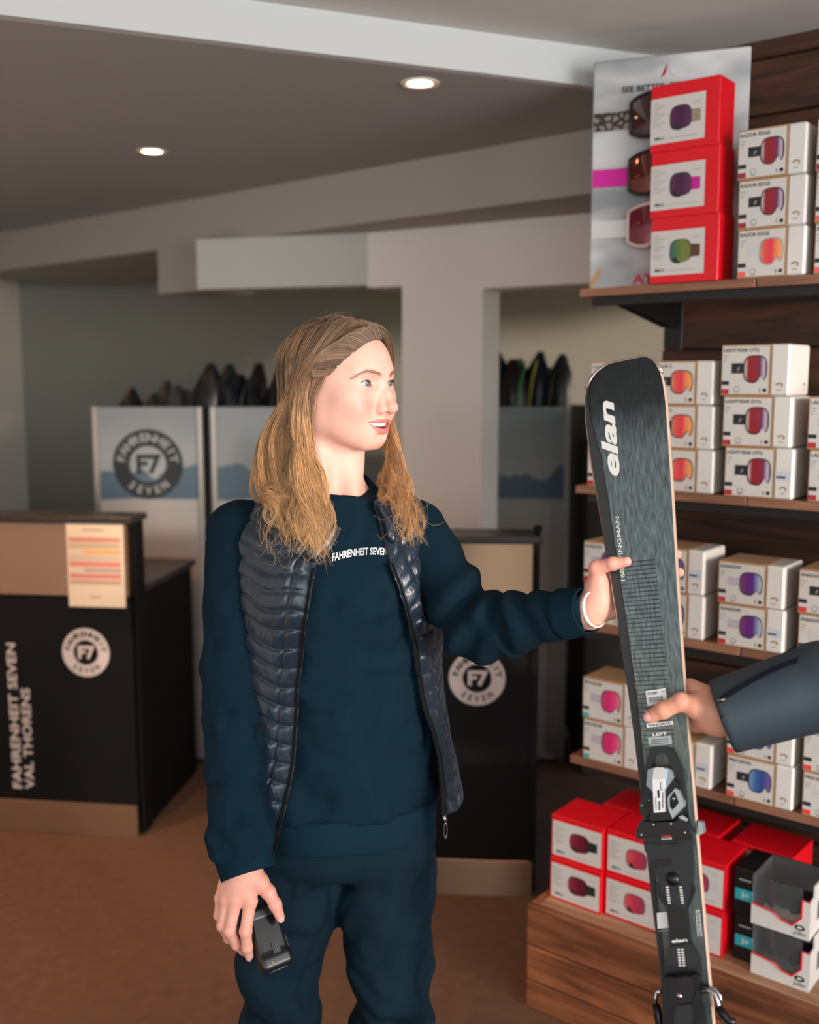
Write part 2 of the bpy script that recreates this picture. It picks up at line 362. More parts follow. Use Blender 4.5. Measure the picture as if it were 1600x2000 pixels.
# wooden plinth of boards
pb = empty('wooden_plinth', S(-0.01, 0.185, 0), -SA); tag(pb, 'long low plinth of reddish boards under the red goggle boxes', 'plinth')
PL, PDp = 1.8, 0.52
for i, (z0, z1) in enumerate(((0.0, 0.075), (0.078, 0.17), (0.173, ZP - 0.001))):
    for a, c in ((0.0, 0.93 if i != 1 else 0.7), (0.933 if i != 1 else 0.703, PL)):
        MB().box((a, 0, z0), (c, 0.022, z1), wood_red, 0.003).build('plank', pb)
    MB().box((0, 0.0225, z0), (0.022, PDp, z1), wood_red, 0.003).build('end_plank', pb)
wood_top = wood_mat('plinth_top', (128, 92, 68), (176, 134, 104), 0.6, 3.0)
for i in range(4):
    y0 = 0.0225 + i*(PDp - 0.0225)/4
    MB().box((0.0225, y0, ZP - 0.024), (PL, y0 + (PDp - 0.0225)/4 - 0.002, ZP), wood_top, 0.002).build('top_plank', pb)
# ---------------------------------------------------------------- goggle boxes
kraft = M('kraft_card', (176, 138, 100), 0.8, var=0.06, scale=60)
white_card = M('white_card', (218, 214, 208), 0.45, coat=0.2)
print_card = M('print_card', (206, 202, 196), 0.5)
ink = M('print_ink', (34, 38, 40), 0.6); ink_grey = M('print_grey', (150, 148, 146), 0.6); ink_gold = M('print_gold', (150, 120, 84), 0.5)
red_card = M('red_card', (220, 8, 28), 0.4, coat=0.1)
LENS = {
 'wine': [(0.0, (205, 190, 188)), (0.18, (140, 26, 36)), (0.5, (146, 20, 34)), (0.72, (104, 42, 84)), (0.9, (196, 176, 196)), (1.0, (120, 100, 120))],
 'coral': [(0.0, (200, 150, 110)), (0.15, (226, 86, 70)), (0.5, (222, 40, 72)), (0.75, (236, 136, 84)), (1.0, (244, 170, 96))],
 'violet': [(0.0, (120, 60, 110)), (0.3, (98, 26, 110)), (0.6, (84, 34, 130)), (0.85, (150, 160, 190)), (1.0, (190, 200, 210))],
 'pink': [(0.0, (190, 60, 110)), (0.4, (216, 30, 110)), (0.75, (226, 70, 120)), (1.0, (236, 130, 150))],
 'blue': [(0.0, (120, 150, 190)), (0.3, (60, 100, 160)), (0.6, (40, 70, 140)), (1.0, (120, 90, 150))],
 'grey': [(0.0, (178, 180, 182)), (1.0, (150, 152, 156))],
 'plum': [(0.0, (90, 30, 80)), (0.5, (66, 20, 58)), (1.0, (92, 44, 84))],
 'green': [(0.0, (50, 90, 120)), (0.25, (70, 110, 60)), (0.6, (110, 124, 50)), (1.0, (120, 116, 60))],
 'maroon': [(0.0, (150, 40, 60)), (0.5, (108, 20, 40)), (1.0, (70, 16, 34))],
 'rose': [(0.0, (214, 90, 84)), (0.5, (190, 50, 76)), (1.0, (150, 60, 90))]}
def lens_mat(k): return ramp_mat('lens_print_' + k, LENS[k], 0, 0.4, 0.2)
STRAPS = {'black': M('strap_black', (30, 34, 36), 0.6), 'white': M('strap_white', (200, 198, 196), 0.6), 'leo': M('strap_leopard', (150, 134, 116), 0.7, var=0.5, scale=120),
          'magenta': M('strap_magenta', (196, 22, 140), 0.6), 'brown': M('strap_brown', (88, 62, 46), 0.6), 'lilac': M('strap_lilac', (186, 170, 186), 0.6)}
def lens_poly(cx, cz, w, h, n=52, notch=True):
    """goggle lens outline with a nose notch at the bottom"""
    P = []
    for i in range(n):
        a = math.pi*2*i/n; x = math.cos(a); z = math.sin(a)
        x = math.copysign(abs(x)**0.62, x); z = math.copysign(abs(z)**0.72, z)
        if notch and z < -0.35 and abs(x - 0.52) < 0.30: z = -0.90 + 0.55*(1 - abs(x - 0.52)/0.30)
        P.append((cx + x*w/2, cz + z*h/2))
    return P
def flat(y): return lambda x, z: (x, y, z)
def rect(mb, x0, z0, x1, z1, y, mat): mb.add([(x0, y, z0), (x1, y, z0), (x1, y, z1), (x0, y, z1)], [(0, 1, 2, 3)], mat)
def strap_print(mb, x0, x1, zc, h0, h1, y, mat): mb.add([(x0, y, zc - h0/2), (x1, y, zc - h1/2), (x1, y, zc + h1/2), (x0, y, zc + h0/2)], [(0, 1, 2, 3)], mat)
_mesh = {}
def shared(key, fn):
    if key not in _mesh: _mesh[key] = fn()
    return _mesh[key]
def white_box(L, H, D, title, lens, strap='black', tagc=(178, 40, 60), pos=None, label='', helm=True, sticker=False, group='white goggle boxes', jit=0.0):
    """kraft carton with a printed front, slipped into a white sleeve at its right end"""
    t = empty('goggle_box', pos, -SA + jit); tag(t, label, 'box', group)
    P = L*0.72; key = (round(L, 3), round(H, 3), round(D, 3))
    link('carton', shared(('c',) + key, lambda: MB().box((0, 0, 0), (P + 0.004, D, H), kraft, 0.0015).mesh('carton')), t)
    link('sleeve', shared(('s',) + key, lambda: MB().box((P + 0.0015, -0.0012, 0.0005), (L, D + 0.001, H - 0.0003), white_card, 0.004).mesh('sleeve')), t)
    def mk():
        g = MB(); y = -0.0005
        rect(g, 0.0025, 0.004, P - 0.002, H - 0.004, y, print_card); y = -0.0009
        put_text(g, title, ink, lambda x, z: (0.005 + x, y, H - 0.016 + z), 0.0075, bold=0.02, width=None)
        tx, F = text_geo(title, 0.02); wd = (tx[:, 0].max() - tx[:, 0].min())*0.0075
        k0 = len(g.v) - len(tx)
        for i in range(k0, len(g.v)): vx = g.v[i]; g.v[i] = (vx[0] + wd/2, vx[1], vx[2])
        for i in range(3): rect(g, 0.006, H - 0.026 - i*0.006, 0.018 - 0.003*i, H - 0.024 - i*0.006, y, ink_grey)
        cx, cz, w, h = P*0.71, H*0.52, P*0.44, H*0.50
        rect(g, 0.0025, 0.024, 0.020, 0.033, y, ink); rect(g, 0.0025, 0.004, 0.020, 0.015, y, M('tag_%d_%d' % tagc[:2], tagc, 0.6))
        strap_print(g, P*0.22, cx - w*0.40, cz + 0.002, H*0.20, H*0.20, y, STRAPS[strap]); strap_print(g, cx - w*0.55, cx - w*0.25, cz + 0.002, H*0.20, H*0.42, y, STRAPS['black'] if strap != 'white' else STRAPS['white'])
        g.add([(x, y - 0.0003, z) for x, z in lens_poly(cx, cz, w + 0.005, h + 0.005)], [tuple(range(52))], ink if strap != 'white' else ink_grey)
        put_text(g, 'JJ', STRAPS['white'], lambda x, z: (P*0.36 + x, y - 0.0004, cz - 0.001 + z), 0.006, shear=0.3)
        if helm:
            disc(g, ink_grey, lambda x, z: (P*0.34 + x, y, 0.014 + z), 0.0055, 0.0072, 16); rect(g, P*0.34 - 0.004, 0.0065, P*0.34 + 0.004, 0.010, y, ink_grey)
        rect(g, P*0.80, 0.008, P*0.83, 0.017, y, ink_grey); disc(g, ink, lambda x, z: (P*0.91 + x, y, 0.0125 + z), 0.0, 0.0045, 10)
        return g.mesh('front_print')
    link('front_print', shared(('p', title, strap, tagc, helm) + key, mk), t)
    def mk2():
        g = MB(); cx, cz, w, h = P*0.71, H*0.52, P*0.44, H*0.50
        g.add([(x, -0.0015, z) for x, z in lens_poly(cx, cz, w, h)], [tuple(range(52))], lens_mat(lens)); return g.mesh('lens_print')
    link('lens_print', shared(('l', lens) + key, mk2), t)
    def mk3(which=0):
        g = MB()
        def logo(fn):   # swoosh mark and small caption
            A = [(math.cos(R(a))*0.0085, math.sin(R(a))*0.0055) for a in range(-60, 200, 20)]; B = [(math.cos(R(a))*0.0045 + 0.001, math.sin(R(a))*0.0022) for a in range(180, -61, -20)]
            n = min(len(A), len(B)); A = A[:n]; B = B[::-1][:n]
            g.add([fn(*q) for q in A] + [fn(*q) for q in B], [(i, i + 1, n + i + 1, n + i) for i in range(n - 1)], ink_gold)
            put_text(g, 'Julbo', ink_gold, lambda x, z: fn(x, z - 0.012), 0.004)
        logo((lambda x, z: (L + 0.0005, D*0.78 + x, 0.024 + z)) if which else (lambda x, z: (L*0.865 + x, -0.0017, 0.024 + z)))
        if sticker and not which: rect(g, P + 0.004, H*0.36, L - 0.005, H*0.56, -0.0017, M('sticker_white', (196, 200, 210), 0.4)); rect(g, P + 0.007, H*0.42, L - 0.016, H*0.46, -0.002, ink)
        return g.mesh('sleeve_print')
    link('sleeve_print', shared(('sl', sticker) + key, mk3), t); link('side_print', shared(('sd',) + key, lambda: mk3(1)), t)
    return t
WL, WH, WD = 0.156, 0.1145, 0.125
# top shelf: a stack of three beside the red boxes and a stack cut by the frame
RZ = [('topmost', 2), ('middle', 1), ('bottom', 0)]
for nm, k in RZ:
    white_box(0.150, 0.107, 0.125, 'RAZOR EDGE', 'coral' if k == 0 else 'wine', 'white' if k == 0 else 'black', (236, 96, 88) if k == 0 else (150, 40, 60), S(0.398 - 0.004*k, -0.004 - 0.003*(k == 1), Z1 + 0.0005 + k*0.1075),
              '%s white box of the stack right of the red boxes, top shelf' % nm, jit=R(0.6*(k - 1)))
    white_box(0.150, 0.107, 0.125, 'RAZOR EDGE', 'wine', 'black', (150, 40, 60) if k == 2 else (236, 96, 88), S(0.566 - 0.003*k, -0.006, Z1 + 0.0005 + k*0.1075),
              '%s white box of the top-shelf stack cut off by the right edge' % nm)
# second shelf
for nm, k in RZ:
    white_box(WL, WH*0.9, WD, 'LAUNCHER', 'wine', 'black', (178, 40, 60), S(0.030 + 0.002*k, -0.006, Z2 + 0.0005 + k*WH*0.904), '%s white goggle box hidden behind the ski tip on the second shelf' % nm)
    white_box(0.160, WH*0.9, WD, 'AIRFLUX 2', 'coral', 'black', (216, 60, 60), S(0.202 - 0.004*k, -0.004, Z2 + 0.0005 + k*WH*0.904), '%s white box with a coral lens right of the ski tip' % nm, helm=False)
    white_box(WL, WH, WD, 'LIGHTYEAR OTG', 'wine', 'black', (178, 40, 70), S(0.390 - 0.0085*k, 0.002, Z2 + 0.0005 + k*(WH + 0.0006)), '%s white box with a wine-red lens, middle stack of second shelf' % nm, sticker=(k == 0), jit=R(-0.8*(k - 1)))
    if k < 2: white_box(WL, WH, WD, 'LAUNCHER', 'wine', 'black', (178, 40, 70), S(0.577 - 0.006*k, -0.004, Z2 + 0.0005 + k*(WH + 0.0006)), '%s white goggle box cut off by the right edge on the second shelf' % ('lower' if k == 0 else 'upper'))
# third shelf
for nm, k in (('upper', 1), ('lower', 0)):
    white_box(0.150, 0.105, WD, 'SHADOW', 'violet', 'lilac', (190, 40, 60), S(0.028 - 0.003*k, -0.006, Z3 + 0.0005 + k*0.1055), '%s white goggle box behind her hand and the ski on the third shelf' % nm)
    white_box(0.154, 0.108, WD, 'SHADOW', 'blue', 'black', (190, 40, 60), S(0.198 - 0.003*k, -0.002, Z3 + 0.0005 + k*0.1085), '%s white box with a blue lens just right of the ski on the third shelf' % nm, sticker=(k == 1))
    white_box(0.154, 0.1, WD, 'SHADOW', 'violet', 'lilac', (190, 40, 60), S(0.388 - 0.004*k, 0.0, Z3 + 0.0005 + k*0.1005), '%s white box with a violet lens in the middle of the third shelf' % nm, sticker=(k == 0))
    white_box(0.154, 0.1, WD, 'SHADOW', 'grey' if k == 0 else 'violet', 'black' if k else 'white', (222, 50, 60), S(0.572 - 0.004*k, -0.004, Z3 + 0.0005 + k*0.1005), '%s white goggle box cut off by the right edge on the third shelf' % nm)
# lowest shelf
for nm, k in (('upper', 1), ('lower', 0)):
    white_box(0.160, 0.109, WD, 'SPACELAB', 'pink', 'lilac', (40, 170, 168), S(0.037 - 0.004*k, -0.002, Z4 + 0.0005 + k*0.1095), '%s white box with a pink lens left of the ski on the lowest shelf' % nm, helm=False)
    white_box(0.156, 0.104, WD, 'PRECISION', 'blue', 'black', (226, 70, 60), S(0.424 - 0.003*k, 0.002, Z4 + 0.0005 + k*0.1045), '%s white box with a blue lens under the grey sleeve on the lowest shelf' % nm)
    white_box(0.156, 0.104, WD, 'PRECISION', 'grey', 'white', (226, 70, 60), S(0.600 - 0.003*k, 0.0, Z4 + 0.0005 + k*0.1045), '%s white box with a grey lens at the right edge of the lowest shelf' % nm)
white_box(0.160, 0.112, WD, 'PRECISION', 'blue', 'black', (226, 70, 60), S(0.226, 0.0, Z4 + 0.0005), 'single white box with a sticker right of the ski, lowest shelf', sticker=True)
# red boxes
def red_box(L, H, D, lens, strap, pos, label, margin, jit=0.0, group='red goggle boxes', logo='redster'):
    t = empty('red_goggle_box', pos, -SA + jit); tag(t, label, 'box', group)
    key = (round(L, 3), round(H, 3), round(D, 3))
    link('carton', shared(('rc',) + key, lambda: MB().box((0, 0, 0), (L, D, H), red_card, 0.0012).mesh('carton')), t)
    def mk():
        g = MB(); x0, x1, z0, z1 = margin; x0 *= L; x1 *= L; z0 *= H; z1 *= H; y = -0.0005; w = x1 - x0; h = z1 - z0
        rect(g, x0, z0, x1, z1, y, print_card); y = -0.0009
        for i in range(9): rect(g, x0 + 0.006, z1 - 0.012 - i*h*0.062, x0 + 0.006 + w*(0.10 + 0.06*((i*5) % 3)), z1 - 0.0105 - i*h*0.062, y, ink_grey)
        rect(g, x0 + w*0.34, z0 + h*0.10, x0 + w*0.86, z0 + h*0.112, y, ink_grey)
        put_text(g, 'M&Co', ink, lambda x, z: (x0 + w*0.17 + x, y, z0 + h*0.09 + z), 0.0065, bold=0.02, shear=0.25)
        put_text(g, '4D HD', ink_grey, lambda x, z: (x0 + w*0.85 + x, y, z1 - h*0.2 + z), 0.004)
        cx, cz = x0 + w*0.56, z0 + h*0.52
        strap_print(g, cx + w*0.14, cx + w*0.36, cz, h*0.30, h*0.26, y, STRAPS[strap])
        g.add([(x, y - 0.0003, z) for x, z in lens_poly(2*cx - cx, cz, w*0.40, h*0.54)], [tuple(range(52))], ink)
        return g.mesh('front_print')
    link('front_print', shared(('rp', strap, margin) + key, mk), t)
    def mk2():
        g = MB(); x0, x1, z0, z1 = margin; x0 *= L; x1 *= L; z0 *= H; z1 *= H; w = x1 - x0; h = z1 - z0; cx, cz = x0 + w*0.56, z0 + h*0.52
        P = [(2*cx - x, z) for x, z in lens_poly(cx, cz, w*0.38, h*0.50)][::-1]
        g.add([(x, -0.0015, z) for x, z in P], [tuple(range(52))], lens_mat(lens)); return g.mesh('lens_print')
    link('lens_print', shared(('rl', lens, margin) + key, mk2), t)
    return t
for k, (lens, strap, nm) in enumerate((('green', 'brown', 'bottom red box of the top-shelf stack, with a green lens'), ('plum', 'magenta', 'middle red box of the top-shelf stack, with a magenta strap'), ('plum', 'leo', 'topmost red box of the top-shelf stack, with a leopard strap'))):
    red_box(0.165, 0.1495, 0.088, lens, strap, S(0.192 - 0.005*k, 0.004, Z1 + 0.0005 + k*0.150), nm, (0.0, 0.80, 0.12, 0.80), jit=R(0.5*(k - 1)))
mg = (0.03, 0.97, 0.05, 0.88)
for col, (t0, lens, strap, nm) in enumerate(((0.016, 'maroon', 'black', 'at the left end of the plinth'), (0.168, 'rose', 'white', 'left of the ski binding on the plinth'), (0.328, 'rose', 'white', 'right of the ski binding on the plinth'))):
    for k, lv in ((0, 'lower'), (1, 'upper')):
        red_box(0.147, 0.110, 0.13, lens, strap, S(t0 - 0.002*k, 0.118 - 0.006*k - 0.01*(col == 1), ZP + 0.0005 + k*0.1105), '%s red goggle box %s' % (lv, nm), mg, jit=R(1.0*(k - 0.5)))
for t0, nm in ((0.085, 'red goggle box lying behind the front row, left of the ski'), (0.25, 'red goggle box lying behind the front row, behind the ski binding'), (0.43, 'red goggle box lying behind the front row, near the clear boxes')):
    for k in (0, 1):
        red_box(0.15, 0.110, 0.13, 'rose', 'white', S(t0, -0.03, ZP + 0.0005 + k*0.1105), ('lower ' if k == 0 else 'upper ') + nm, mg, jit=R(-2))
# clear-window goggle boxes and the black boxes left of them
clear_m = M('clear_plastic', (235, 240, 240), 0.04, alpha=0.035, spec=0.5)
teal_m = M('teal_label', (40, 160, 170), 0.5); red_line = M('red_print_line', (214, 20, 40), 0.4)
for k, nm in ((0, 'lower'), (1, 'upper')):
    L, H, D = 0.128, 0.114, 0.13
    t = empty('window_goggle_box', S(0.546 - 0.006*k, 0.13 - 0.004*k, ZP + 0.0005 + k*0.1145), -SA); tag(t, '%s white box with a clear window showing dark goggles on the plinth' % nm, 'box', 'clear-window goggle boxes')
    g = MB(); g.box((0, 0, 0), (L, D, 0.006), white_card); g.box((0, D - 0.004, 0.006), (L, D, H), M('box_inside_dark', (30, 32, 36), 0.7)); g.box((L - 0.004, 0.03, 0.006), (L, D - 0.004, H), white_card)
    g.prism([(0, 0.006), (L, 0.006), (L, H*0.78), (L*0.86, H*0.78), (L*0.86, H*0.42), (L*0.70, H*0.22), (L*0.52, H*0.26), (L*0.40, H*0.36), (L*0.0, H*0.42)], 1, 0.0, 0.003, white_card)
    g.box((L - 0.004, 0.003, 0.006), (L, 0.03, H*0.78), white_card); g.build('carton', t)
    g = MB(); pl = [(0.0, H*0.42), (L*0.40, H*0.36), (L*0.52, H*0.26), (L*0.70, H*0.22), (L*0.86, H*0.42), (L*0.86, H*0.78), (L, H*0.78)]
    pts = [(x, -0.0006, z) for x, z in pl]; g.tube(pts, 0.0022, red_line, 4, smooth=False); g.build('red_line', t)
    g = MB(); g.box((0.001, 0.001, H*0.3), (L*0.86, 0.0015, H - 0.001), clear_m); g.box((0.001, 0.0016, H - 0.0016), (L - 0.001, D - 0.004, H - 0.001), clear_m); g.box((0.0, 0.0016, 0.007), (0.0006, D - 0.005, H - 0.0017), clear_m); g.build('window', t)
    g = MB(); A = []
    for i in range(15):
        s = (i/14 - 0.5)*2; x = L*0.46 + s*L*0.40; y = 0.018 + 0.035*s*s
        A.append([(x, y + 0.004*math.cos(q*math.pi), H*0.60 + (q - 0.5)*H*0.62*(1 - 0.25*s**4) + (0.012 if abs(s) < 0.3 and q == 0 else 0)) for q in np.linspace(0, 1, 7)])
    g.grid(A, ramp_mat('goggle_lens_dark_%d' % k, [(0, (34, 22, 46)), (0.3, (10, 11, 14)), (0.6, (10, 24, 24)), (1, (14, 12, 20))], 0, 0.12, 0.3)); g.build('goggle_lens', t)
    g = MB(); put_text(g, 'Julbo', ink, lambda x, z: (L*0.84 + x, -0.0008, H*0.07 + z), 0.009, shear=0.2); disc(g, ink, lambda x, z: (L*0.84 + x, -0.0008, H*0.22 + z*0.6), 0.006, 0.011, 18)
    for i in range(7): rect2 = g.add([(L + 0.0006, 0.05 + i*0.006, H*0.25), (L + 0.0006, 0.053 + i*0.006, H*0.25), (L + 0.0006, 0.053 + i*0.006, H*0.62), (L + 0.0006, 0.05 + i*0.006, H*0.62)], [(0, 1, 2, 3)], ink)
    g.build('print', t)
    t = empty('black_goggle_box', S(0.492 - 0.004*k, 0.098, ZP + 0.0005 + k*0.1105), -SA); tag(t, '%s black box with a teal label left of the clear-window boxes' % nm, 'box', 'black goggle boxes')
    MB().box((0, 0, 0), (0.046, 0.12, 0.109), M('black_card', (16, 17, 19), 0.4), 0.002).build('carton', t)
    g = MB(); rect(g, 0.004, 0.035, 0.046, 0.062, -0.0006, teal_m); put_text(g, '3+', STRAPS['white'], lambda x, z: (0.027 + x, -0.0009, 0.042 + z), 0.012, bold=0.03)
    g.build('teal_label', t); g = MB(); rect(g, 0.012, 0.082, 0.040, 0.086, -0.0006, ink_grey); g.build('caption', t)
# display card with three goggles on the top shelf
pa = R(19.5); pt = empty('display_card', S(0.010, -0.030, Z1 + 0.0005), -pa); tag(pt, 'tall grey display card with three goggles at the left of the top shelf', 'display')
PW, PH = 0.365, 0.545
gm = bpy.data.materials.new('card_print'); gm.use_nodes = True; nt = gm.node_tree; b = nt.nodes['Principled BSDF']; b.inputs['Roughness'].default_value = 0.5
tc = nt.nodes.new('ShaderNodeTexCoord'); mp = nt.nodes.new('ShaderNodeMapping'); mp.inputs['Rotation'].default_value = (0, R(38), 0); mp.inputs['Scale'].default_value = (1.2, 1, 3.2); nt.links.new(tc.outputs['Object'], mp.inputs[0])
nz = nt.nodes.new('ShaderNodeTexNoise'); nz.inputs['Scale'].default_value = 3.2; nz.inputs['Detail'].default_value = 2.0; nt.links.new(mp.outputs[0], nz.inputs[0])
cr = nt.nodes.new('ShaderNodeValToRGB'); cr.color_ramp.elements[0].position = 0.36; cr.color_ramp.elements[0].color = (*lin((138, 142, 144)), 1); cr.color_ramp.elements[1].position = 0.6; cr.color_ramp.elements[1].color = (*lin((204, 204, 204)), 1)
nt.links.new(nz.outputs['Fac'], cr.inputs[0]); nt.links.new(cr.outputs[0], b.inputs['Base Color'])
MB().box((0, 0, 0), (PW, 0.012, PH), gm, 0.003).build('card', pt)
MB().prism([(0.012, 0.0), (0.012, PH*0.7), (0.11, 0.0)], 0, PW*0.48, PW*0.48 + 0.004, kraft).build('easel_strut', pt)
g = MB(); y = -0.0008
rd = M('logo_red', (206, 30, 46), 0.5); cx = PW*0.485
for sg in (-1, 1): g.add([(cx + sg*0.0015, y, PH*0.965), (cx + sg*0.005, y, PH*0.918), (cx + sg*0.0165, y, PH*0.903), (cx + sg*0.003, y, PH*0.925)], [(0, 1, 2, 3)] if sg > 0 else [(3, 2, 1, 0)], rd)
put_text(g, 'SEE BETTER. SKI BETTER.', ink, lambda x, z: (PW*0.49 + x, y, PH*0.855 + z), 0.0135, bold=0.03, width=PW*0.60)
put_text(g, 'ATOMIC', rd, lambda x, z: (PW*0.50 + x, y, PH*0.02 + z), 0.021, bold=0.05, width=0.15)
g.build('lettering', pt)
g = MB(); g.add([(0.003, -0.0015, 0.0), (0.028, -0.0015, 0.03), (0.028, -0.0015, 0.055), (0.003, -0.0015, 0.02)], [(0, 1, 2, 3)], kraft); g.build('torn_corner', pt)
def display_goggle(zc, strapm, lensk, rim, label, h=0.10):
    t = empty('ski_goggle', None or (0, 0, 0)); tag(t, label, 'goggles', 'goggles on the display card')
    t.matrix_world = Matrix.Translation(Vector(S(0.010, -0.030, Z1))) @ Matrix.Rotation(-pa, 4, 'Z')
    w = 0.175; cx = PW*0.485; A = []; Rm = []
    for i in range(25):
        s = (i/24 - 0.5)*2; x = cx + s*w*0.5*(1 - 0.06*abs(s)); yy = -0.052 + 0.040*s*s
        top = zc + h*0.5*(1 - 0.25*abs(s)**3); bot = zc - h*0.5*(1 - 0.35*abs(s)**4) + 0.030*math.exp(-(s/0.22)**2)
        A.append([(x, yy - 0.006*math.sin(math.pi*q), bot + (top - bot)*q) for q in np.linspace(0, 1, 9)])
    A = np.array(A); MB().grid(A, lensk).build('lens', t)
    loop = list(A[:, 0]) + list(A[-1, 1:]) + list(A[::-1, -1][1:]) + list(A[0, ::-1][1:]); g = MB(); g.tube(loop, 0.0045, rim, 6, cap=False)
    back = [p + np.array([0, 0.03, 0]) for p in loop]
    back = [np.array([p[0], min(p[1], -0.004), p[2]]) for p in back]; n = len(loop)
    g.add(loop + back, [(i, (i+1) % n, n + (i+1) % n, n + i) for i in range(n)], rim, True); g.build('frame', t)
    g = MB(); sx0 = cx - w*0.5; A = []
    for x, yy in ((sx0 + 0.006, -0.016), (sx0 - 0.01, -0.008), (sx0 - 0.03, -0.0045), (0.004, -0.0045)): A.append([(x, yy, zc - 0.021), (x, yy, zc + 0.021)])
    g.grid(A, strapm); g2 = [[(p[0], p[1] + 0.0025, p[2]) for p in r] for r in A]; g.grid(np.array(g2)[:, ::-1], strapm); g.build('strap', t)
    return t
lp = M('leopard_strap', (136, 126, 116), 0.8); 
ltn = lp.node_tree; vz = ltn.nodes.new('ShaderNodeTexVoronoi'); vz.inputs['Scale'].default_value = 55; vz.feature = 'DISTANCE_TO_EDGE'; crr = ltn.nodes.new('ShaderNodeValToRGB')
crr.color_ramp.elements[0].position = 0.12; crr.color_ramp.elements[0].color = (*lin((52, 46, 44)), 1); crr.color_ramp.elements[1].position = 0.2; crr.color_ramp.elements[1].color = (*lin((140, 130, 120)), 1)
tcc = ltn.nodes.new('ShaderNodeTexCoord'); ltn.links.new(tcc.outputs['Object'], vz.inputs['Vector']); ltn.links.new(vz.outputs['Distance'], crr.inputs[0]); ltn.links.new(crr.outputs[0], ltn.nodes['Principled BSDF'].inputs['Base Color'])
gl1 = M('goggle_glass_red', (60, 12, 22), 0.08, coat=1.0); gl2 = M('goggle_glass_orange', (110, 34, 20), 0.08, metal=0.6, coat=1.0); gl3 = M('goggle_glass_pink', (120, 24, 48), 0.08, metal=0.4, coat=1.0)
display_goggle(PH*0.735, lp, gl1, M('rim_dark', (28, 20, 20), 0.4), 'dark red display goggles with a leopard strap, topmost on the card')
display_goggle(PH*0.490, M('strap_magenta_cloth', (206, 20, 150), 0.6), gl2, M('rim_dark', (28, 20, 20), 0.4), 'orange-glinting display goggles with a magenta strap in the middle of the card')
display_goggle(PH*0.265, M('strap_pale', (206, 204, 202), 0.7), gl3, M('rim_pale', (216, 196, 188), 0.4), 'red display goggles with a pale rim, lowest on the card')
# ================================================================ counters
blk = M('counter_black', (9, 8, 8), 0.6, spec=0.2); blk_top = M('counter_top', (38, 34, 32), 0.35)
wht = M('vinyl_white', (206, 192, 186), 0.5)
def f7(mb, fn, r, ringm, textm, fillm):
    disc(mb, ringm, lambda x, z: fn(x, z, 0), r*0.52, r, 48)
    if fillm: disc(mb, fillm, lambda x, z: fn(x, z, 0.0), 0, r*0.52, 40)
    arc_text(mb, 'FAHRENHEIT', textm, lambda x, z: fn(x, z, 1), r*0.66, r*0.22, 168, 12, bold=0.03)
    arc_text(mb, 'SEVEN', textm, lambda x, z: fn(x, z, 1), r*0.86, r*0.22, 232, 308, inside=True, bold=0.03)
    put_text(mb, 'F7', ringm, lambda x, z: fn(x, z - r*0.24, 1), r*0.50, bold=0.04)
def counter(loc, rz, wid, label, logo_x, logo_z, logo_r, words=False, notice=False):
    """front screen with steel band and kick plate, lower desk behind; x=0 is the right front corner, y runs back"""
    t = empty('service_counter', loc, rz); tag(t, label, 'counter', 'black service counters')
    MB().box((-wid, 0.004, 0.12), (0, 0.11, 0.86), blk, 0.002).build('front_panel', t)
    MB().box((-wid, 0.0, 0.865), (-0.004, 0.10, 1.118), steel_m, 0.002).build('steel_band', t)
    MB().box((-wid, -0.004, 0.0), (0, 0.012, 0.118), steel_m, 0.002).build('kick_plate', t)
    MB().box((-wid - 0.01, -0.012, 1.119), (0.016, 0.14, 1.143), blk_top, 0.003).build('top_slab', t)
    MB().box((0.0, 0.03, 0.0), (0.012, 0.112, 1.118), blk, 0.002).build('end_cap', t)
    MB().box((-wid, 0.115, 0.0), (0.004, 0.62, 0.862), blk, 0.002).build('desk_body', t)
    MB().box((-wid, 0.112, 0.864), (0.016, 0.64, 0.888), blk_top, 0.003).build('desk_top', t)
    g = MB(); f7(g, lambda x, z, k: (logo_x + x, 0.0032 - 0.0008*k, logo_z + z), logo_r, wht, blk, None); g.build('round_logo', t)
    if words:
        g = MB()
        put_text(g, 'FAHRENHEIT SEVEN', wht, lambda x, z: (-0.428 - z, 0.003, 0.425 + x), 0.032, bold=0.02, width=0.53)
        put_text(g, 'VAL THORENS', wht, lambda x, z: (-0.382 - z, 0.003, 0.345 + x), 0.032, bold=0.02, width=0.37); g.build('lettering', t)
    return t
ca = counter((-0.959, 3.445, 0), R(-7), 1.3, 'black counter with a steel band at the left edge, notice taped on', -0.168, 0.665, 0.086, words=True)
cb_ = counter((0.381, 3.025, 0), R(-3.5), 0.72, 'black counter with a steel band behind her outstretched arm', -0.175, 0.700, 0.086)
MB().lathe([(0.0, 0.03), (0.012, 0.026), (0.014, 0.014), (0.008, 0.004), (0.008, 0.0)], blk, 12).build('post_knob', cb_, (0.004, 0.02, 1.143))
MB().box((-0.012, -0.006, 0.12), (0.006, 0.0035, 1.118), blk).build('corner_post', cb_)
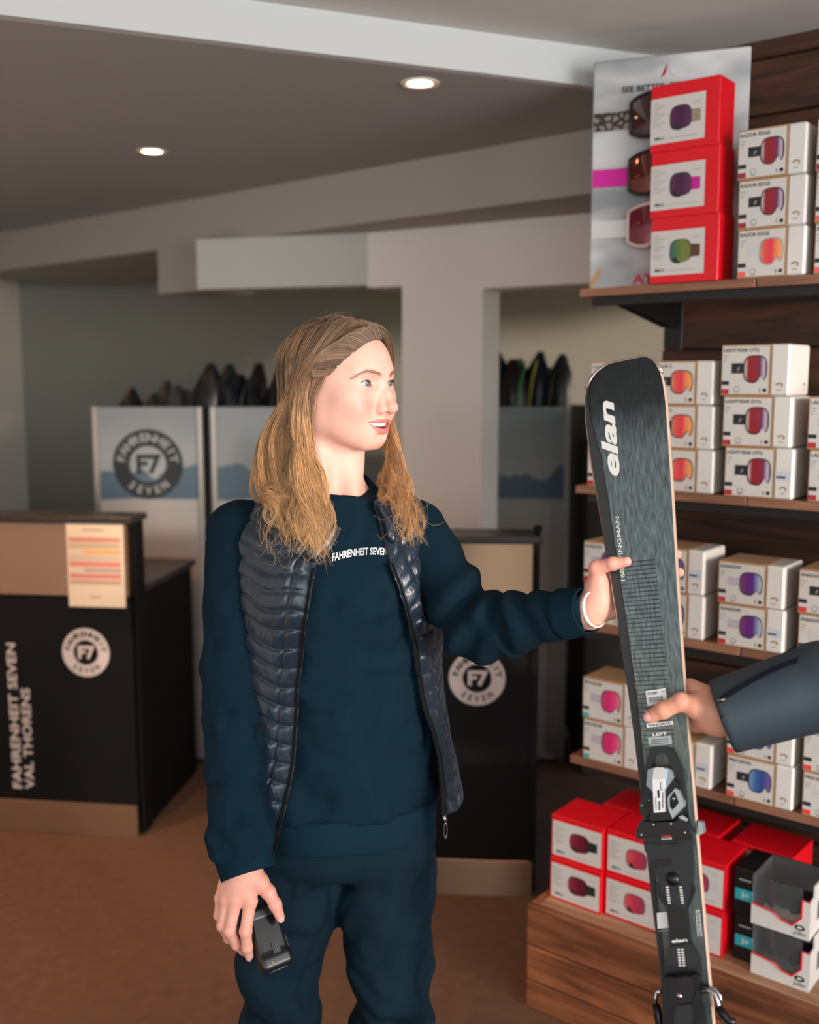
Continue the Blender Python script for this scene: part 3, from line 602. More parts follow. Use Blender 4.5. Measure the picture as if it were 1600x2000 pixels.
# notice hung on the left counter
nt_o = empty('paper_notice', (-0.959, 3.445, 0), R(-7)); tag(nt_o, 'paper notice with coloured rows hung on the left counter', 'notice')
g = MB(); NX0, NX1, NZ0, NZ1 = -0.216, -0.012, 0.83, 1.118
g.box((NX0, -0.009, NZ0), (NX1, -0.0045, NZ1), M('notice_paper', (226, 206, 180), 0.6), 0.001); g.build('sheet', nt_o)
g = MB(); cols = [(214, 140, 124), (196, 176, 140), (232, 176, 110), (206, 184, 166), (222, 130, 118), (190, 160, 150), (214, 132, 122), (196, 158, 140)]
for i in range(8): rect(g, NX0 + 0.008, NZ1 - 0.062 - i*0.021, NX1 - 0.012, NZ1 - 0.046 - i*0.021, -0.0095, M('notice_row_%d' % i, cols[i], 0.6))
for i in (2, 5): rect(g, NX0 + 0.008, NZ1 - 0.060 - i*0.021, NX0 + 0.06, NZ1 - 0.048 - i*0.021, -0.0097, M('notice_paper', (226, 206, 180)))
rect(g, NX0 + 0.06, NZ1 - 0.022, NX1 - 0.07, NZ1 - 0.018, -0.0095, M('notice_ink', (150, 124, 100), 0.6)); rect(g, NX0 + 0.08, NZ0 + 0.034, NX1 - 0.085, NZ0 + 0.038, -0.0095, M('notice_ink', (150, 124, 100)))
g.build('rows', nt_o)
# ================================================================ ski racks with mountain print
pm = bpy.data.materials.new('mountain_print'); pm.use_nodes = True; nt = pm.node_tree; b = nt.nodes['Principled BSDF']; b.inputs['Roughness'].default_value = 0.35
tc = nt.nodes.new('ShaderNodeTexCoord'); sp = nt.nodes.new('ShaderNodeSeparateXYZ'); nt.links.new(tc.outputs['Object'], sp.inputs[0])
def noise1(scale, sx, sz, det=5):
    mp = nt.nodes.new('ShaderNodeMapping'); mp.inputs['Scale'].default_value = (sx, 1, sz); oi = nt.nodes.new('ShaderNodeObjectInfo'); nt.links.new(tc.outputs['Object'], mp.inputs['Vector']); nt.links.new(oi.outputs['Location'], mp.inputs['Location'])
    n = nt.nodes.new('ShaderNodeTexNoise'); n.inputs['Scale'].default_value = scale; n.inputs['Detail'].default_value = det; nt.links.new(mp.outputs[0], n.inputs['Vector']); return n.outputs['Fac']
def math_(op, a, b_, c=None):
    n = nt.nodes.new('ShaderNodeMath'); n.operation = op
    for i, q in enumerate((a, b_, c)):
        if q is None: continue
        if isinstance(q, (int, float)): n.inputs[i].default_value = q
        else: nt.links.new(q, n.inputs[i])
    return n.outputs[0]
skyr = nt.nodes.new('ShaderNodeValToRGB'); el = skyr.color_ramp.elements
while len(el) < 5: el.new(0.5)
for e, (p_, c_) in zip(el, [(0.0, (134, 124, 120)), (0.55, (164, 152, 148)), (0.72, (160, 160, 160)), (0.86, (142, 148, 150)), (1.0, (132, 140, 144))]): e.position = p_; e.color = (*lin(c_), 1)
zz = math_('MULTIPLY_ADD', noise1(2.0, 1.0, 9.0), 0.35, sp.outputs[2]); nt.links.new(math_('DIVIDE', math_('SUBTRACT', zz, 0.17), 1.5), skyr.inputs[0])
ridge = math_('MULTIPLY_ADD', noise1(4.0, 1.4, 0.05, 7), 0.30, 1.10)
mk = math_('MULTIPLY', math_('LESS_THAN', sp.outputs[2], ridge), math_('GREATER_THAN', math_('MULTIPLY_ADD', noise1(6, 1, 1), 0.03, sp.outputs[2]), 1.138))
mx = nt.nodes.new('ShaderNodeMix'); mx.data_type = 'RGBA'; nt.links.new(mk, mx.inputs[0]); nt.links.new(skyr.outputs[0], mx.inputs[6]); mx.inputs[7].default_value = (*lin((74, 96, 114)), 1)
nt.links.new(mx.outputs[2], b.inputs['Base Color'])
alu = M('aluminium_edge', (170, 164, 156), 0.35, metal=0.8)
def rack(x0, x1, y, label, logo=False):
    t = empty('ski_rack', (x0, y, 0)); tag(t, label, 'rack', 'mountain-print ski racks'); w = x1 - x0; H = 1.497
    MB().box((0.02, 0, 0.02), (w - 0.02, 0.012, H), pm).build('print_panel', t)
    for a in (0.0, w - 0.022): MB().box((a, -0.012, 0), (a + 0.022, 0.024, H + 0.002), alu, 0.002).build('edge_profile', t)
    MB().box((0.0, 0.0245, 0.0), (0.02, 0.42, H - 0.12), black_m).build('side_panel', t); MB().box((w - 0.02, 0.0245, 0.0), (w, 0.42, H - 0.12), black_m).build('side_panel', t)
    MB().box((0.021, 0.0245, 0.0), (w - 0.021, 0.42, 0.05), black_m).build('base', t)
    if logo:
        g = MB(); f7(g, lambda x, z, k: (w*0.49 + x, -0.001 - 0.001*k, 1.265 + z), 0.143, M('logo_ink', (30, 36, 40), 0.6), M('logo_letter', (150, 156, 160), 0.6), None); g.build('round_logo', t)
    return t
RY = 4.16
rack(-1.283, -0.838, RY, 'ski rack panel with a mountain print and a dark round logo', True)
rack(-0.805, -0.36, RY, 'ski rack panel with a mountain print just left of the woman')
rack(0.24, 0.652, RY, 'ski rack panel with a mountain print right of the pillar')
bc = empty('tall_black_cabinet', (0.70, 4.0, 0)); tag(bc, 'dark cabinet standing between the right ski rack and the shelves', 'cabinet')
MB().box((0, 0, 0.06), (0.7, 0.5, 1.5), M('cabinet_dark', (16, 15, 15), 0.6), 0.004).build('body', bc); MB().box((0.02, 0.02, 0), (0.68, 0.48, 0.06), black_m).build('plinth', bc)
# skis standing in the racks: only their tips clear the panels
def ski_mesh(name, L, mat, w=0.105):
    A = []; n = 22
    for i in range(n):
        s = i/(n - 1); z = L*s
        hw = w*0.5*(0.80 + 0.55*(abs(s - 0.42))**1.5*1.2)
        if s > 0.93: hw *= math.sqrt(max(0.02, 1 - ((s - 0.93)/0.072)**2))
        bend = 0.0 if s < 0.86 else 2.4*(s - 0.86)**2*L*0.55
        A.append([(-hw, -bend, z), (hw, -bend, z), (hw, -bend + 0.012*(1 - 0.7*s), z), (-hw, -bend + 0.012*(1 - 0.7*s), z)])
    return MB().grid(A, mat, True, closed=True).mesh(name)
sk_cols = [((26, 28, 30), 'black'), ((40, 44, 48), 'charcoal'), ((20, 30, 44), 'navy'), ((58, 60, 62), 'grey'), ((34, 26, 24), 'brown')]
sk_mesh = [[ski_mesh('rack_ski', L, M('ski_' + nm, c, 0.35), 0.1) for L in (1.50, 1.56, 1.63)] for c, nm in sk_cols]
rng2 = random.Random(5)
def stand(x, y, h, ci, label, group, tilt=0.0, mesh=None, face=None):
    o = link('ski', mesh if mesh else sk_mesh[ci][min(2, int((h - 1.5)/0.06)) if h > 1.5 else 0], None, (x, y, 0.052), (R(rng2.uniform(-2.5, -0.4)), tilt, face if face is not None else R(rng2.choice([180, 180, 150, 210, 90]) + rng2.uniform(-12, 12))))
    o.scale = (1, 1, h/(o.data.vertices[-1].co.z + 0.052)); tag(o, label, 'ski', group)
lo, hi = (-1.14, 1.56), (-0.30, 1.70)
for i in range(30):
    f = i/29; x = -1.16 + f*0.75 + rng2.uniform(-0.015, 0.015); h = 1.545 + 0.10*f + rng2.uniform(-0.02, 0.045) + (0.05 if 11 <= i <= 14 or i in (20, 21, 26) else 0)
    if abs(x + 0.82) < 0.035: x += 0.05
    stand(x, RY + 0.10 + 0.2*rng2.random(), h, rng2.choice([0, 0, 1, 2, 3, 4, 0]), 'dark ski with its tip showing above the racks left of the woman', 'dark skis left of the woman', R(rng2.uniform(-3, 3)))
for i in range(12):
    x = 0.28 + i*0.032 + rng2.uniform(-0.008, 0.008); h = 1.66 + rng2.uniform(0, 0.07)
    stand(x, RY + 0.10 + 0.25*rng2.random(), h, rng2.choice([0, 0, 1, 2, 4]), 'dark ski with its tip showing above the rack right of the pillar', 'dark skis right of the pillar', R(rng2.uniform(-3, 3)))
for x, c, nm, h, tl in ((0.335, (150, 40, 56), 'red', 1.66, 3), (0.352, (60, 90, 130), 'blue', 1.70, 2), (0.452, (60, 170, 100), 'green', 1.69, -3), (0.475, (110, 124, 120), 'grey-green', 1.71, 3), (0.535, (176, 170, 60), 'yellow', 1.69, 2)):
    stand(x, RY + 0.10, h, 0, 'single %s ski standing in the rack right of the pillar' % nm, 'coloured skis right of the pillar', R(tl), ski_mesh('rack_ski_' + nm, 1.56, M('ski_' + nm, c, 0.35), 0.03), R(rng2.choice([88, 95, 104])))
# ================================================================ implicit-surface helpers (for bodies, hands and cloth)
def smin(a, b, k):
    h = np.clip(0.5 + 0.5*(b - a)/k, 0, 1); return b*(1 - h) + a*h - k*h*(1 - h)
def smax(a, b, k): return -smin(-a, -b, k)
def sph(p, c, r): return np.linalg.norm(p - np.asarray(c, p.dtype), axis=1) - r
def cap(p, a, b, ra, rb):
    a = np.asarray(a, p.dtype); b = np.asarray(b, p.dtype); ab = b - a
    t = np.clip((p - a) @ ab/max(1e-12, float(ab @ ab)), 0, 1)
    return np.linalg.norm(p - a - t[:, None]*ab, axis=1) - (ra + (rb - ra)*t)
def ell(p, c, r, Rm=None):
    q = p - np.asarray(c, p.dtype); r = np.asarray(r, p.dtype)
    if Rm is not None: q = q @ Rm
    k0 = np.linalg.norm(q/r, axis=1); k1 = np.linalg.norm(q/(r*r), axis=1) + 1e-9
    return k0*(k0 - 1)/k1
def bx3(p, c, h, Rm=None, rnd=0.0):
    q = p - np.asarray(c, p.dtype)
    if Rm is not None: q = q @ Rm
    d = np.abs(q) - (np.asarray(h, p.dtype) - rnd)
    return np.linalg.norm(np.maximum(d, 0), axis=1) + np.minimum(d.max(axis=1), 0) - rnd
def chain(p, pts, rad, k=0.004):
    d = None
    for i in range(len(pts) - 1):
        e = cap(p, pts[i], pts[i+1], rad[i], rad[i+1]); d = e if d is None else smin(d, e, k)
    return d
def surface(f, lo, hi, h, newton=3, B=8):
    """surface nets over the blocks the surface passes through; returns vertices and quads"""
    lo = np.asarray(lo, float); hi = np.asarray(hi, float)
    n = np.ceil((hi - lo)/h/B).astype(int)*B; N = n + 1
    nb = n//B; bi = np.stack(np.meshgrid(*[np.arange(k) for k in nb], indexing='ij'), -1).reshape(-1, 3)
    ctr = (lo + (bi + 0.5)*B*h).astype(np.float32); fv = f(ctr); keep = np.abs(fv) < B*h*0.87*1.5 + 2*h
    vals = np.empty(tuple(N), np.float32)
    # default signs from block centres
    sg = np.where(fv > 0, 1.0, -1.0).astype(np.float32).reshape(tuple(nb))
    ix = [np.minimum(np.arange(N[a])//B, nb[a] - 1) for a in range(3)]
    vals[:] = sg[np.ix_(*ix)]
    kb = bi[keep]; off = np.stack(np.meshgrid(*[np.arange(B + 1)]*3, indexing='ij'), -1).reshape(-1, 3)
    for c0 in range(0, len(kb), 600):
        g = (kb[c0:c0+600, None, :]*B + off[None]).reshape(-1, 3)
        vals[g[:, 0], g[:, 1], g[:, 2]] = f((lo + g*h).astype(np.float32))
    ins = vals < 0; c = np.zeros(tuple(n), np.int8)
    for dx in (0, 1):
        for dy in (0, 1):
            for dz in (0, 1): c += ins[dx:dx+n[0], dy:dy+n[1], dz:dz+n[2]]
    act = (c > 0) & (c < 8); cells = np.argwhere(act); idx = np.full(tuple(n), -1, np.int64); idx[act] = np.arange(len(cells))
    acc = np.zeros((len(cells), 3)); cnt = np.zeros(len(cells))
    cor = [(0,0,0),(1,0,0),(0,1,0),(1,1,0),(0,0,1),(1,0,1),(0,1,1),(1,1,1)]
    for i in range(8):
        for j in range(i + 1, 8):
            a, b = np.array(cor[i]), np.array(cor[j])
            if np.abs(a - b).sum() != 1: continue
            va = vals[tuple((cells + a).T)]; vb = vals[tuple((cells + b).T)]; m = (va < 0) != (vb < 0)
            t = va[m]/(va[m] - vb[m]); acc[m] += a + (b - a)*t[:, None]; cnt[m] += 1
    V = lo + (cells + acc/cnt[:, None])*h
    Q = []
    for ax in range(3):
        a1, a2 = (ax + 1) % 3, (ax + 2) % 3
        s0 = [slice(None)]*3; s1 = [slice(None)]*3; s0[ax] = slice(0, n[ax]); s1[ax] = slice(1, n[ax] + 1)
        A_, B_ = ins[tuple(s0)], ins[tuple(s1)]; e = np.argwhere(A_ != B_)
        e = e[(e[:, a1] > 0) & (e[:, a2] > 0) & (e[:, a1] < n[a1]) & (e[:, a2] < n[a2])]
        if len(e) == 0: continue
        o1 = np.zeros(3, int); o1[a1] = 1; o2 = np.zeros(3, int); o2[a2] = 1
        q = np.stack([idx[tuple((e - o1 - o2).T)], idx[tuple((e - o2).T)], idx[tuple(e.T)], idx[tuple((e - o1).T)]], 1)
        fl = ~A_[tuple(e.T)]; q[fl] = q[fl][:, ::-1]; Q.append(q)
    Q = np.concatenate(Q); Q = Q[(Q >= 0).all(1)]
    P = V.astype(np.float32)
    for _ in range(newton):
        d = f(P); e = np.float32(h*0.3); G = np.stack([f(P + np.eye(3, dtype=np.float32)[i]*e) - f(P - np.eye(3, dtype=np.float32)[i]*e) for i in range(3)], 1)/(2*e)
        g2 = (G*G).sum(1) + 1e-4; st = G*(d/g2)[:, None]; ln = np.linalg.norm(st, axis=1, keepdims=True); st *= np.minimum(1, h*0.6/(ln + 1e-9)); P = P - st
    return P, Q
def qsmooth(V, F, it=1, lam=0.5):
    V = V.astype(np.float64)
    for _ in range(it):
        acc = np.zeros_like(V); cnt = np.zeros(len(V))
        for k in range(F.shape[1]):
            a = F[:, k]; b = F[:, (k+1) % F.shape[1]]
            np.add.at(acc, a, V[b]); np.add.at(cnt, a, 1)
        m = cnt > 0; V[m] += lam*(acc[m]/cnt[m][:, None] - V[m])
    return V
def joinsets(sets):
    """[(V,F,material index)] -> one V, F, index list"""
    Vs, Fs, Ms = [], [], []; o = 0
    for V, F, k in sets:
        F = np.asarray(F)
        if F.shape[1] == 3: F = np.concatenate([F, F[:, 2:3]], 1)
        Vs.append(V); Fs.append(F + o); Ms.append(np.full(len(F), k)); o += len(V)
    return np.concatenate(Vs), np.concatenate(Fs), np.concatenate(Ms)
def unit(v): v = np.asarray(v, float); return v/np.linalg.norm(v)
def WY(u, v, Y):
    y = (1000 - v)/FPX; return W(u, v, Y/(math.cos(PITCH) + y*math.sin(PITCH)))
def fold_noise(p, f=1.0, seed=0.0):
    """smooth wandering field in about -1..1"""
    x, y, z = p[:, 0]*f, p[:, 1]*f, p[:, 2]*f
    a = np.sin(1.7*x + 2.3*z + seed) + np.sin(2.9*y - 1.3*z + 1.7*seed); b = np.cos(2.1*z - 1.9*x + 0.6*seed) + np.sin(1.3*y + 2.7*x + seed)
    return 0.5*np.sin(1.6*a + 0.9*b + z*1.1) + 0.5*np.sin(1.9*b - 0.7*a + x*1.4)
# ================================================================ the ski held upright between the two people
KA = W(1219, 760, 1.60); KB = W(1296, 1500, 1.49); KX = unit(KB - KA)
_r = R(25.5); _n = np.array([-math.sin(_r), -math.cos(_r), 0.0]); KN = unit(_n - KX*np.dot(_n, KX)); KR = -np.cross(KX, KN)
def K(x, s, h=0.0): return KA + KR*x + KX*s + KN*h
def KP(u, v, h=0.0):
    """(x, s) on the ski's top plane under a picture point"""
    d = W(u, v, 1.0) - np.array([0, 0, EYE]); o = np.array([0, 0, EYE]); P0 = KA + KN*h
    P = o + d*(np.dot(P0 - o, KN)/np.dot(d, KN)); q = P - P0; return float(np.dot(q, KR)), float(np.dot(q, KX))
ski = empty('alpine_ski', K(0, 0)); tag(ski, 'black alpine ski with binding held upright between the woman and the grey sleeve', 'ski')
def kbuild(mb, name, parent=None):
    o = mb.build(name, parent or ski); o.matrix_parent_inverse = Matrix.Translation(-Vector(ski.location)) if parent is None else Matrix.Identity(4); return o
S_END = (0.004 - KA[2])/KX[2]
prof = [(-0.052, -0.045, 0.025), (-0.047, -0.055, 0.036), (-0.038, -0.0625, 0.044), (-0.022, -0.066, 0.0535)]
outl = [(700, 1188, 1252), (703, 1176, 1262), (710, 1163, 1273), (722, 1151, 1282), (742, 1142, 1292), (765, 1139, 1298), (800, 1139.5, 1303), (870, 1148, 1308), (960, 1163, 1314), (1050, 1178, 1319), (1150, 1194, 1325),
        (1250, 1210, 1331.5), (1350, 1226, 1339), (1440, 1238, 1346), (1540, 1249, 1355), (1640, 1259, 1363), (1740, 1270, 1371.5), (1850, 1283, 1380.5), (2000, 1298, 1394)]
rows = []
for v, l, r in outl:
    a, b = KP(l, v), KP(r, v); rows.append((0.5*(a[1] + b[1]), a[0], b[0]))
s0 = rows[-1][0]; w0 = rows[-1][2] - rows[-1][1]; c0 = 0.5*(rows[-1][1] + rows[-1][2])
for i in range(1, 11):
    s = s0 + (S_END - s0)*i/10; f = i/10; w = w0*(1 + 0.42*f**1.6); c = c0*(1 - f)
    if i == 10: w *= 0.72
    rows.append((s, c - w/2, c + w/2))
rows = np.array(rows); ss = np.concatenate([rows[:7, 0], np.linspace(rows[6, 0], S_END, 70)[1:]])
XL = np.interp(ss, rows[:, 0], rows[:, 1]); XR = np.interp(ss, rows[:, 0], rows[:, 2]); TH = 0.010
def bend(s): return -0.55*max(0.0, 0.10 - (s + 0.06))**2*2.0
top_m = bpy.data.materials.new('ski_topsheet'); top_m.use_nodes = True; nt = top_m.node_tree; b = nt.nodes['Principled BSDF']
at = nt.nodes.new('ShaderNodeAttribute'); at.attribute_name = 'skixy'; spx = nt.nodes.new('ShaderNodeSeparateXYZ'); nt.links.new(at.outputs['Vector'], spx.inputs[0])
def nmath(op, a, b_=0.0, c=0.0):
    n = nt.nodes.new('ShaderNodeMath'); n.operation = op
    for i, q in enumerate((a, b_, c)):
        if isinstance(q, (int, float)): n.inputs[i].default_value = q
        else: nt.links.new(q, n.inputs[i])
    return n.outputs[0]
sx_, sy_ = spx.outputs[0], spx.outputs[1]
def knoise(scale, fx, fy, det=5):
    mp = nt.nodes.new('ShaderNodeMapping'); mp.inputs['Scale'].default_value = (fx, fy, 1); nt.links.new(at.outputs['Vector'], mp.inputs['Vector'])
    n = nt.nodes.new('ShaderNodeTexNoise'); n.inputs['Scale'].default_value = scale; n.inputs['Detail'].default_value = det; nt.links.new(mp.outputs[0], n.inputs['Vector']); return n.outputs['Fac']
grain = knoise(60, 5.0, 0.7, 4)
crg = nt.nodes.new('ShaderNodeValToRGB'); el = crg.color_ramp.elements; el[0].position = 0.36; el[0].color = (*lin((64, 76, 80)), 1); el[1].position = 0.66; el[1].color = (*lin((104, 120, 124)), 1)
nt.links.new(grain, crg.inputs[0])
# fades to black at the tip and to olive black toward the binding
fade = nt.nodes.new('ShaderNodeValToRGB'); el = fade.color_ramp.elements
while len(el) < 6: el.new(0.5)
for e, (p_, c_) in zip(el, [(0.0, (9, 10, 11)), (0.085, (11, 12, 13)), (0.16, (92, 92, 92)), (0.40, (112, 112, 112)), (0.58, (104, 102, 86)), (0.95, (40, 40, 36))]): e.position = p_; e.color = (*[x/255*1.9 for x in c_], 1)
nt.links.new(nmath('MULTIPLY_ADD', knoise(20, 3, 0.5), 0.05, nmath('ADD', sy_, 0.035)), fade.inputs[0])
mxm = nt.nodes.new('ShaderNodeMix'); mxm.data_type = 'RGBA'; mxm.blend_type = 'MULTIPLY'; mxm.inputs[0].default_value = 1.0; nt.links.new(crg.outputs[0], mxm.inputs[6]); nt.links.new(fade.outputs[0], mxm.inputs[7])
# ruled dark lines across the middle, printed; thicker to the right
per = 0.0066; fr = nmath('FRACT', nmath('DIVIDE', nmath('ADD', sy_, nmath('MULTIPLY', sx_, 0.0)), per)); thick = nmath('MULTIPLY_ADD', sx_, 3.2, 0.28)
ln = nmath('LESS_THAN', fr, thick)
xmax = 0.0200; m1 = nmath('MULTIPLY', nmath('LESS_THAN', sx_, xmax), nmath('GREATER_THAN', nmath('ADD', sy_, nmath('MULTIPLY', sx_, 0.0)), 0.268)); m1 = nmath('MULTIPLY', m1, nmath('LESS_THAN', sy_, 0.55))
wv = nmath('GREATER_THAN', knoise(900, 1, 2.0, 2), 0.62); m2 = nmath('MULTIPLY', nmath('GREATER_THAN', sx_, xmax), nmath('GREATER_THAN', sy_, 0.24))
mxl = nt.nodes.new('ShaderNodeMix'); mxl.data_type = 'RGBA'; nt.links.new(nmath('MULTIPLY', nmath('MULTIPLY', ln, m1), 0.85), mxl.inputs[0]); nt.links.new(mxm.outputs[2], mxl.inputs[6]); mxl.inputs[7].default_value = (*lin((10, 12, 12)), 1)
mxw = nt.nodes.new('ShaderNodeMix'); mxw.data_type = 'RGBA'; nt.links.new(nmath('MULTIPLY', nmath('MULTIPLY', wv, m2), 0.8), mxw.inputs[0]); nt.links.new(mxl.outputs[2], mxw.inputs[6]); mxw.inputs[7].default_value = (*lin((26, 32, 34)), 1)
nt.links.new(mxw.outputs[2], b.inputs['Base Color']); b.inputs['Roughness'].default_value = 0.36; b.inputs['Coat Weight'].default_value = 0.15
bpn = nt.nodes.new('ShaderNodeBump'); bpn.inputs['Strength'].default_value = 0.12; bpn.inputs['Distance'].default_value = 0.001; nt.links.new(grain, bpn.inputs['Height']); nt.links.new(bpn.outputs[0], b.inputs['Normal'])
def kattr(me, XS):
    a = me.attributes.new('skixy', 'FLOAT_VECTOR', 'POINT'); a.data.foreach_set('vector', np.asarray(XS, np.float32).ravel())
# topsheet with the bevelled left shoulder
bev = np.interp(ss, [-0.05, 0.03, 0.10, 0.35, 0.6, 1.6], [0.004, 0.010, 0.020, 0.016, 0.010, 0.008])
shoulder_m = M('ski_shoulder', (46, 52, 54), 0.4); edge_m = M('ski_edge_pale', (184, 156, 138), 0.45); steel_e = M('ski_edge_steel', (190, 190, 188), 0.25, metal=0.9); base_m = M('ski_base', (20, 20, 22), 0.5)
NX = 9; V = []; XS = []
for s, l, r, bv in zip(ss, XL, XR, bev):
    for j in range(NX): x = l + bv + (r - 0.0012 - l - bv)*j/(NX - 1); V.append(K(x, s, bend(s))); XS.append((x, s, 0))
n = len(ss); F = np.array([(i*NX+j, (i+1)*NX+j, (i+1)*NX+j+1, i*NX+j+1) for i in range(n-1) for j in range(NX-1)])
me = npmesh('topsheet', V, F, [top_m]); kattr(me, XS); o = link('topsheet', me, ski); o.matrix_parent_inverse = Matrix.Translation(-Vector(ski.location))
g = MB(); g.grid([[K(l, s, bend(s) - 0.0065), K(l + bv*0.5, s, bend(s) - 0.0035), K(l + bv - 0.0008, s, bend(s) - 0.0002)] for s, l, bv in zip(ss, XL, bev)], shoulder_m); kbuild(g, 'bevelled_shoulder')
g = MB(); g.grid([[K(r - 0.0012, s, bend(s)), K(r, s, bend(s) - 0.0012), K(r + 0.0006, s, bend(s) - TH)] for s, r in zip(ss, XR)], edge_m); kbuild(g, 'sidewall')
g = MB(); g.grid([[K(r + 0.0006, s, bend(s) - TH), K(l - 0.0006, s, bend(s) - TH)] for s, l, r in zip(ss, XL, XR)], base_m); g.add([K(XL[-1], ss[-1], -TH), K(XR[-1], ss[-1], -TH), K(XR[-1], ss[-1], 0), K(XL[-1], ss[-1], 0)], [(0, 1, 2, 3)], base_m); kbuild(g, 'base')
g = MB(); g.grid([[K(l - 0.0006, s, bend(s) - TH), K(l - 0.0014, s, bend(s) - 0.0074), K(l, s, bend(s) - 0.0065), K(l + 0.0008, s, bend(s) - 0.0058)] for s, l in zip(ss, XL)], steel_e); kbuild(g, 'steel_edge')
# metal tip guard hooping over the top
tipL = [(XL[i] - 0.0005, ss[i]) for i in range(4, -1, -1)]; tipR = [(XR[i] + 0.0005, ss[i]) for i in range(0, 5)]
hoop = [K(x, s, bend(s) - 0.003) for x, s in tipL + tipR]
g = MB(); g.tube(hoop, 0.0034, M('tip_guard', (176, 158, 150), 0.3, metal=0.7), 8); kbuild(g, 'tip_guard')
# lettering on the topsheet: reads up the ski
kw = M('ski_print_white', (208, 208, 204), 0.45)
g = MB(); a, b_ = KP(1196, 936, 0), KP(1183, 788, 0); d0 = np.array([b_[0] - a[0], b_[1] - a[1]]); Lw = np.linalg.norm(d0); d0 = d0/Lw; d1 = np.array([-d0[1], d0[0]]); 
if d1[0] > 0: d1 = -d1
cm = (np.array(a) + np.array(b_))/2
def along(c, e0, e1, h=0.0006): return lambda x, y: K(c[0] + e0[0]*x + e1[0]*y, c[1] + e0[1]*x + e1[1]*y, h + bend(c[1] + e0[1]*x + e1[1]*y))
put_text(g, 'elan', kw, along(cm + np.array([0.012, 0]), d0, d1), 0.0235, bold=0.035, shear=0.25, width=Lw); kbuild(g, 'brand_lettering')
a, b_ = np.array(KP(1219, 1136, 0)), np.array(KP(1207, 1010, 0)); dd = b_ - a; Lw = np.linalg.norm(dd); dd /= Lw; d1 = np.array([-dd[1], dd[0]]); d1 = -d1 if d1[0] > 0 else d1
g = MB(); put_text(g, '168 WINGMAN', kw, along((a + b_)/2 + np.array([0.002, 0]), dd, d1), 0.0062, bold=0.005, width=Lw); kbuild(g, 'model_lettering')
def quad_px(mb, pts, h0, h1, mat):
    """prism on the ski from picture points, between heights h0 and h1"""
    P = [KP(u, v, h1) for u, v in pts]; n = len(P)
    V = [K(x, s, h0) for x, s in P] + [K(x, s, h1) for x, s in P]
    ar = sum(P[i][0]*P[(i+1) % n][1] - P[(i+1) % n][0]*P[i][1] for i in range(n))
    fs = [tuple(range(n)), tuple(range(n, 2*n))[::-1]] + [(i, i + n, (i+1) % n + n, (i+1) % n) for i in range(n)]
    if ar > 0: fs = [f[::-1] for f in fs]
    mb.add(V, fs, mat)
def text_px(mb, s, mat, u0, v0, u1, v1, size, h, bold=0.0, width=True):
    a, b_ = np.array(KP(u0, v0, h)), np.array(KP(u1, v1, h)); dd = b_ - a; L = np.linalg.norm(dd); dd /= L; e1 = np.array([dd[1], -dd[0]])
    if e1[1] > 0 and abs(dd[0]) > abs(dd[1]): e1 = -e1
    put_text(mb, s, mat, lambda x, y: K((a[0]+b_[0])/2 + dd[0]*x + e1[0]*y, (a[1]+b_[1])/2 + dd[1]*x + e1[1]*y, h), size, bold=bold, width=L if width else None)
sw = M('sticker_paper', (222, 222, 220), 0.4); sg_ = M('sticker_silver', (150, 158, 160), 0.35)
g = MB(); quad_px(g, [(1261, 1350), (1300, 1344), (1304, 1374), (1265, 1379)], 0.0001, 0.0005, sw)
text_px(g, 'V51068', ink, 1264, 1358, 1284, 1355, 0.0040, 0.0008, 0.02)
for i in range(13):
    u = 1266 + i*2.3; quad_px(g, [(u, 1362.5 - i*0.3), (u + (1.3 if i % 3 else 0.8), 1362.5 - i*0.3), (u + 1.5 + (1.3 if i % 3 else 0.8), 1372.5 - i*0.3), (u + 1.5, 1372.5 - i*0.3)], 0.0005, 0.0007, ink)
text_px(g, 'F7 VAL THORENS', ink, 1267, 1377.5, 1302, 1373, 0.0017, 0.0008); text_px(g, '168', ink, 1292, 1352, 1299, 1351, 0.002, 0.0008); kbuild(g, 'barcode_sticker')
g = MB(); quad_px(g, [(1263, 1413), (1314, 1408), (1315, 1415), (1264, 1421)], 0.0001, 0.0004, sw); text_px(g, 'WINGMAN', ink, 1266, 1419.5, 1312, 1414.5, 0.0038, 0.0007, 0.02)
quad_px(g, [(1256, 1389), (1266, 1387), (1274, 1392), (1270, 1393), (1264, 1390)], 0.0001, 0.0004, sw); text_px(g, 'LEFT', kw, 1275, 1438, 1303, 1435, 0.0040, 0.0004, 0.03); kbuild(g, 'side_lettering')
g = MB(); quad_px(g, [(1266, 1441), (1311, 1437), (1313, 1453), (1268, 1458)], 0.0001, 0.0005, sg_)
for k in range(3): quad_px(g, [(1272, 1445 + k*3.8), (1306, 1441.5 + k*3.8), (1306, 1443 + k*3.8), (1272, 1446.5 + k*3.8)], 0.0005, 0.0007, ink)
kbuild(g, 'silver_sticker')
g = MB(); quad_px(g, [(1283, 1783), (1304, 1781), (1306, 1812), (1285, 1814)], 0.0001, 0.0005, sw); text_px(g, 'REGISTER YOUR', kw, 1286, 1820, 1308, 1818, 0.0015, 0.0004); kbuild(g, 'care_sticker')
g = MB(); text_px(g, 'HANDCRAFTED IN THE', kw, 1366, 1829, 1362, 1777, 0.0024, 0.0004, 0.02); text_px(g, 'SLOVENIAN ALPS #LXB', kw, 1372, 1829, 1367, 1777, 0.0024, 0.0004, 0.02); kbuild(g, 'origin_lettering')
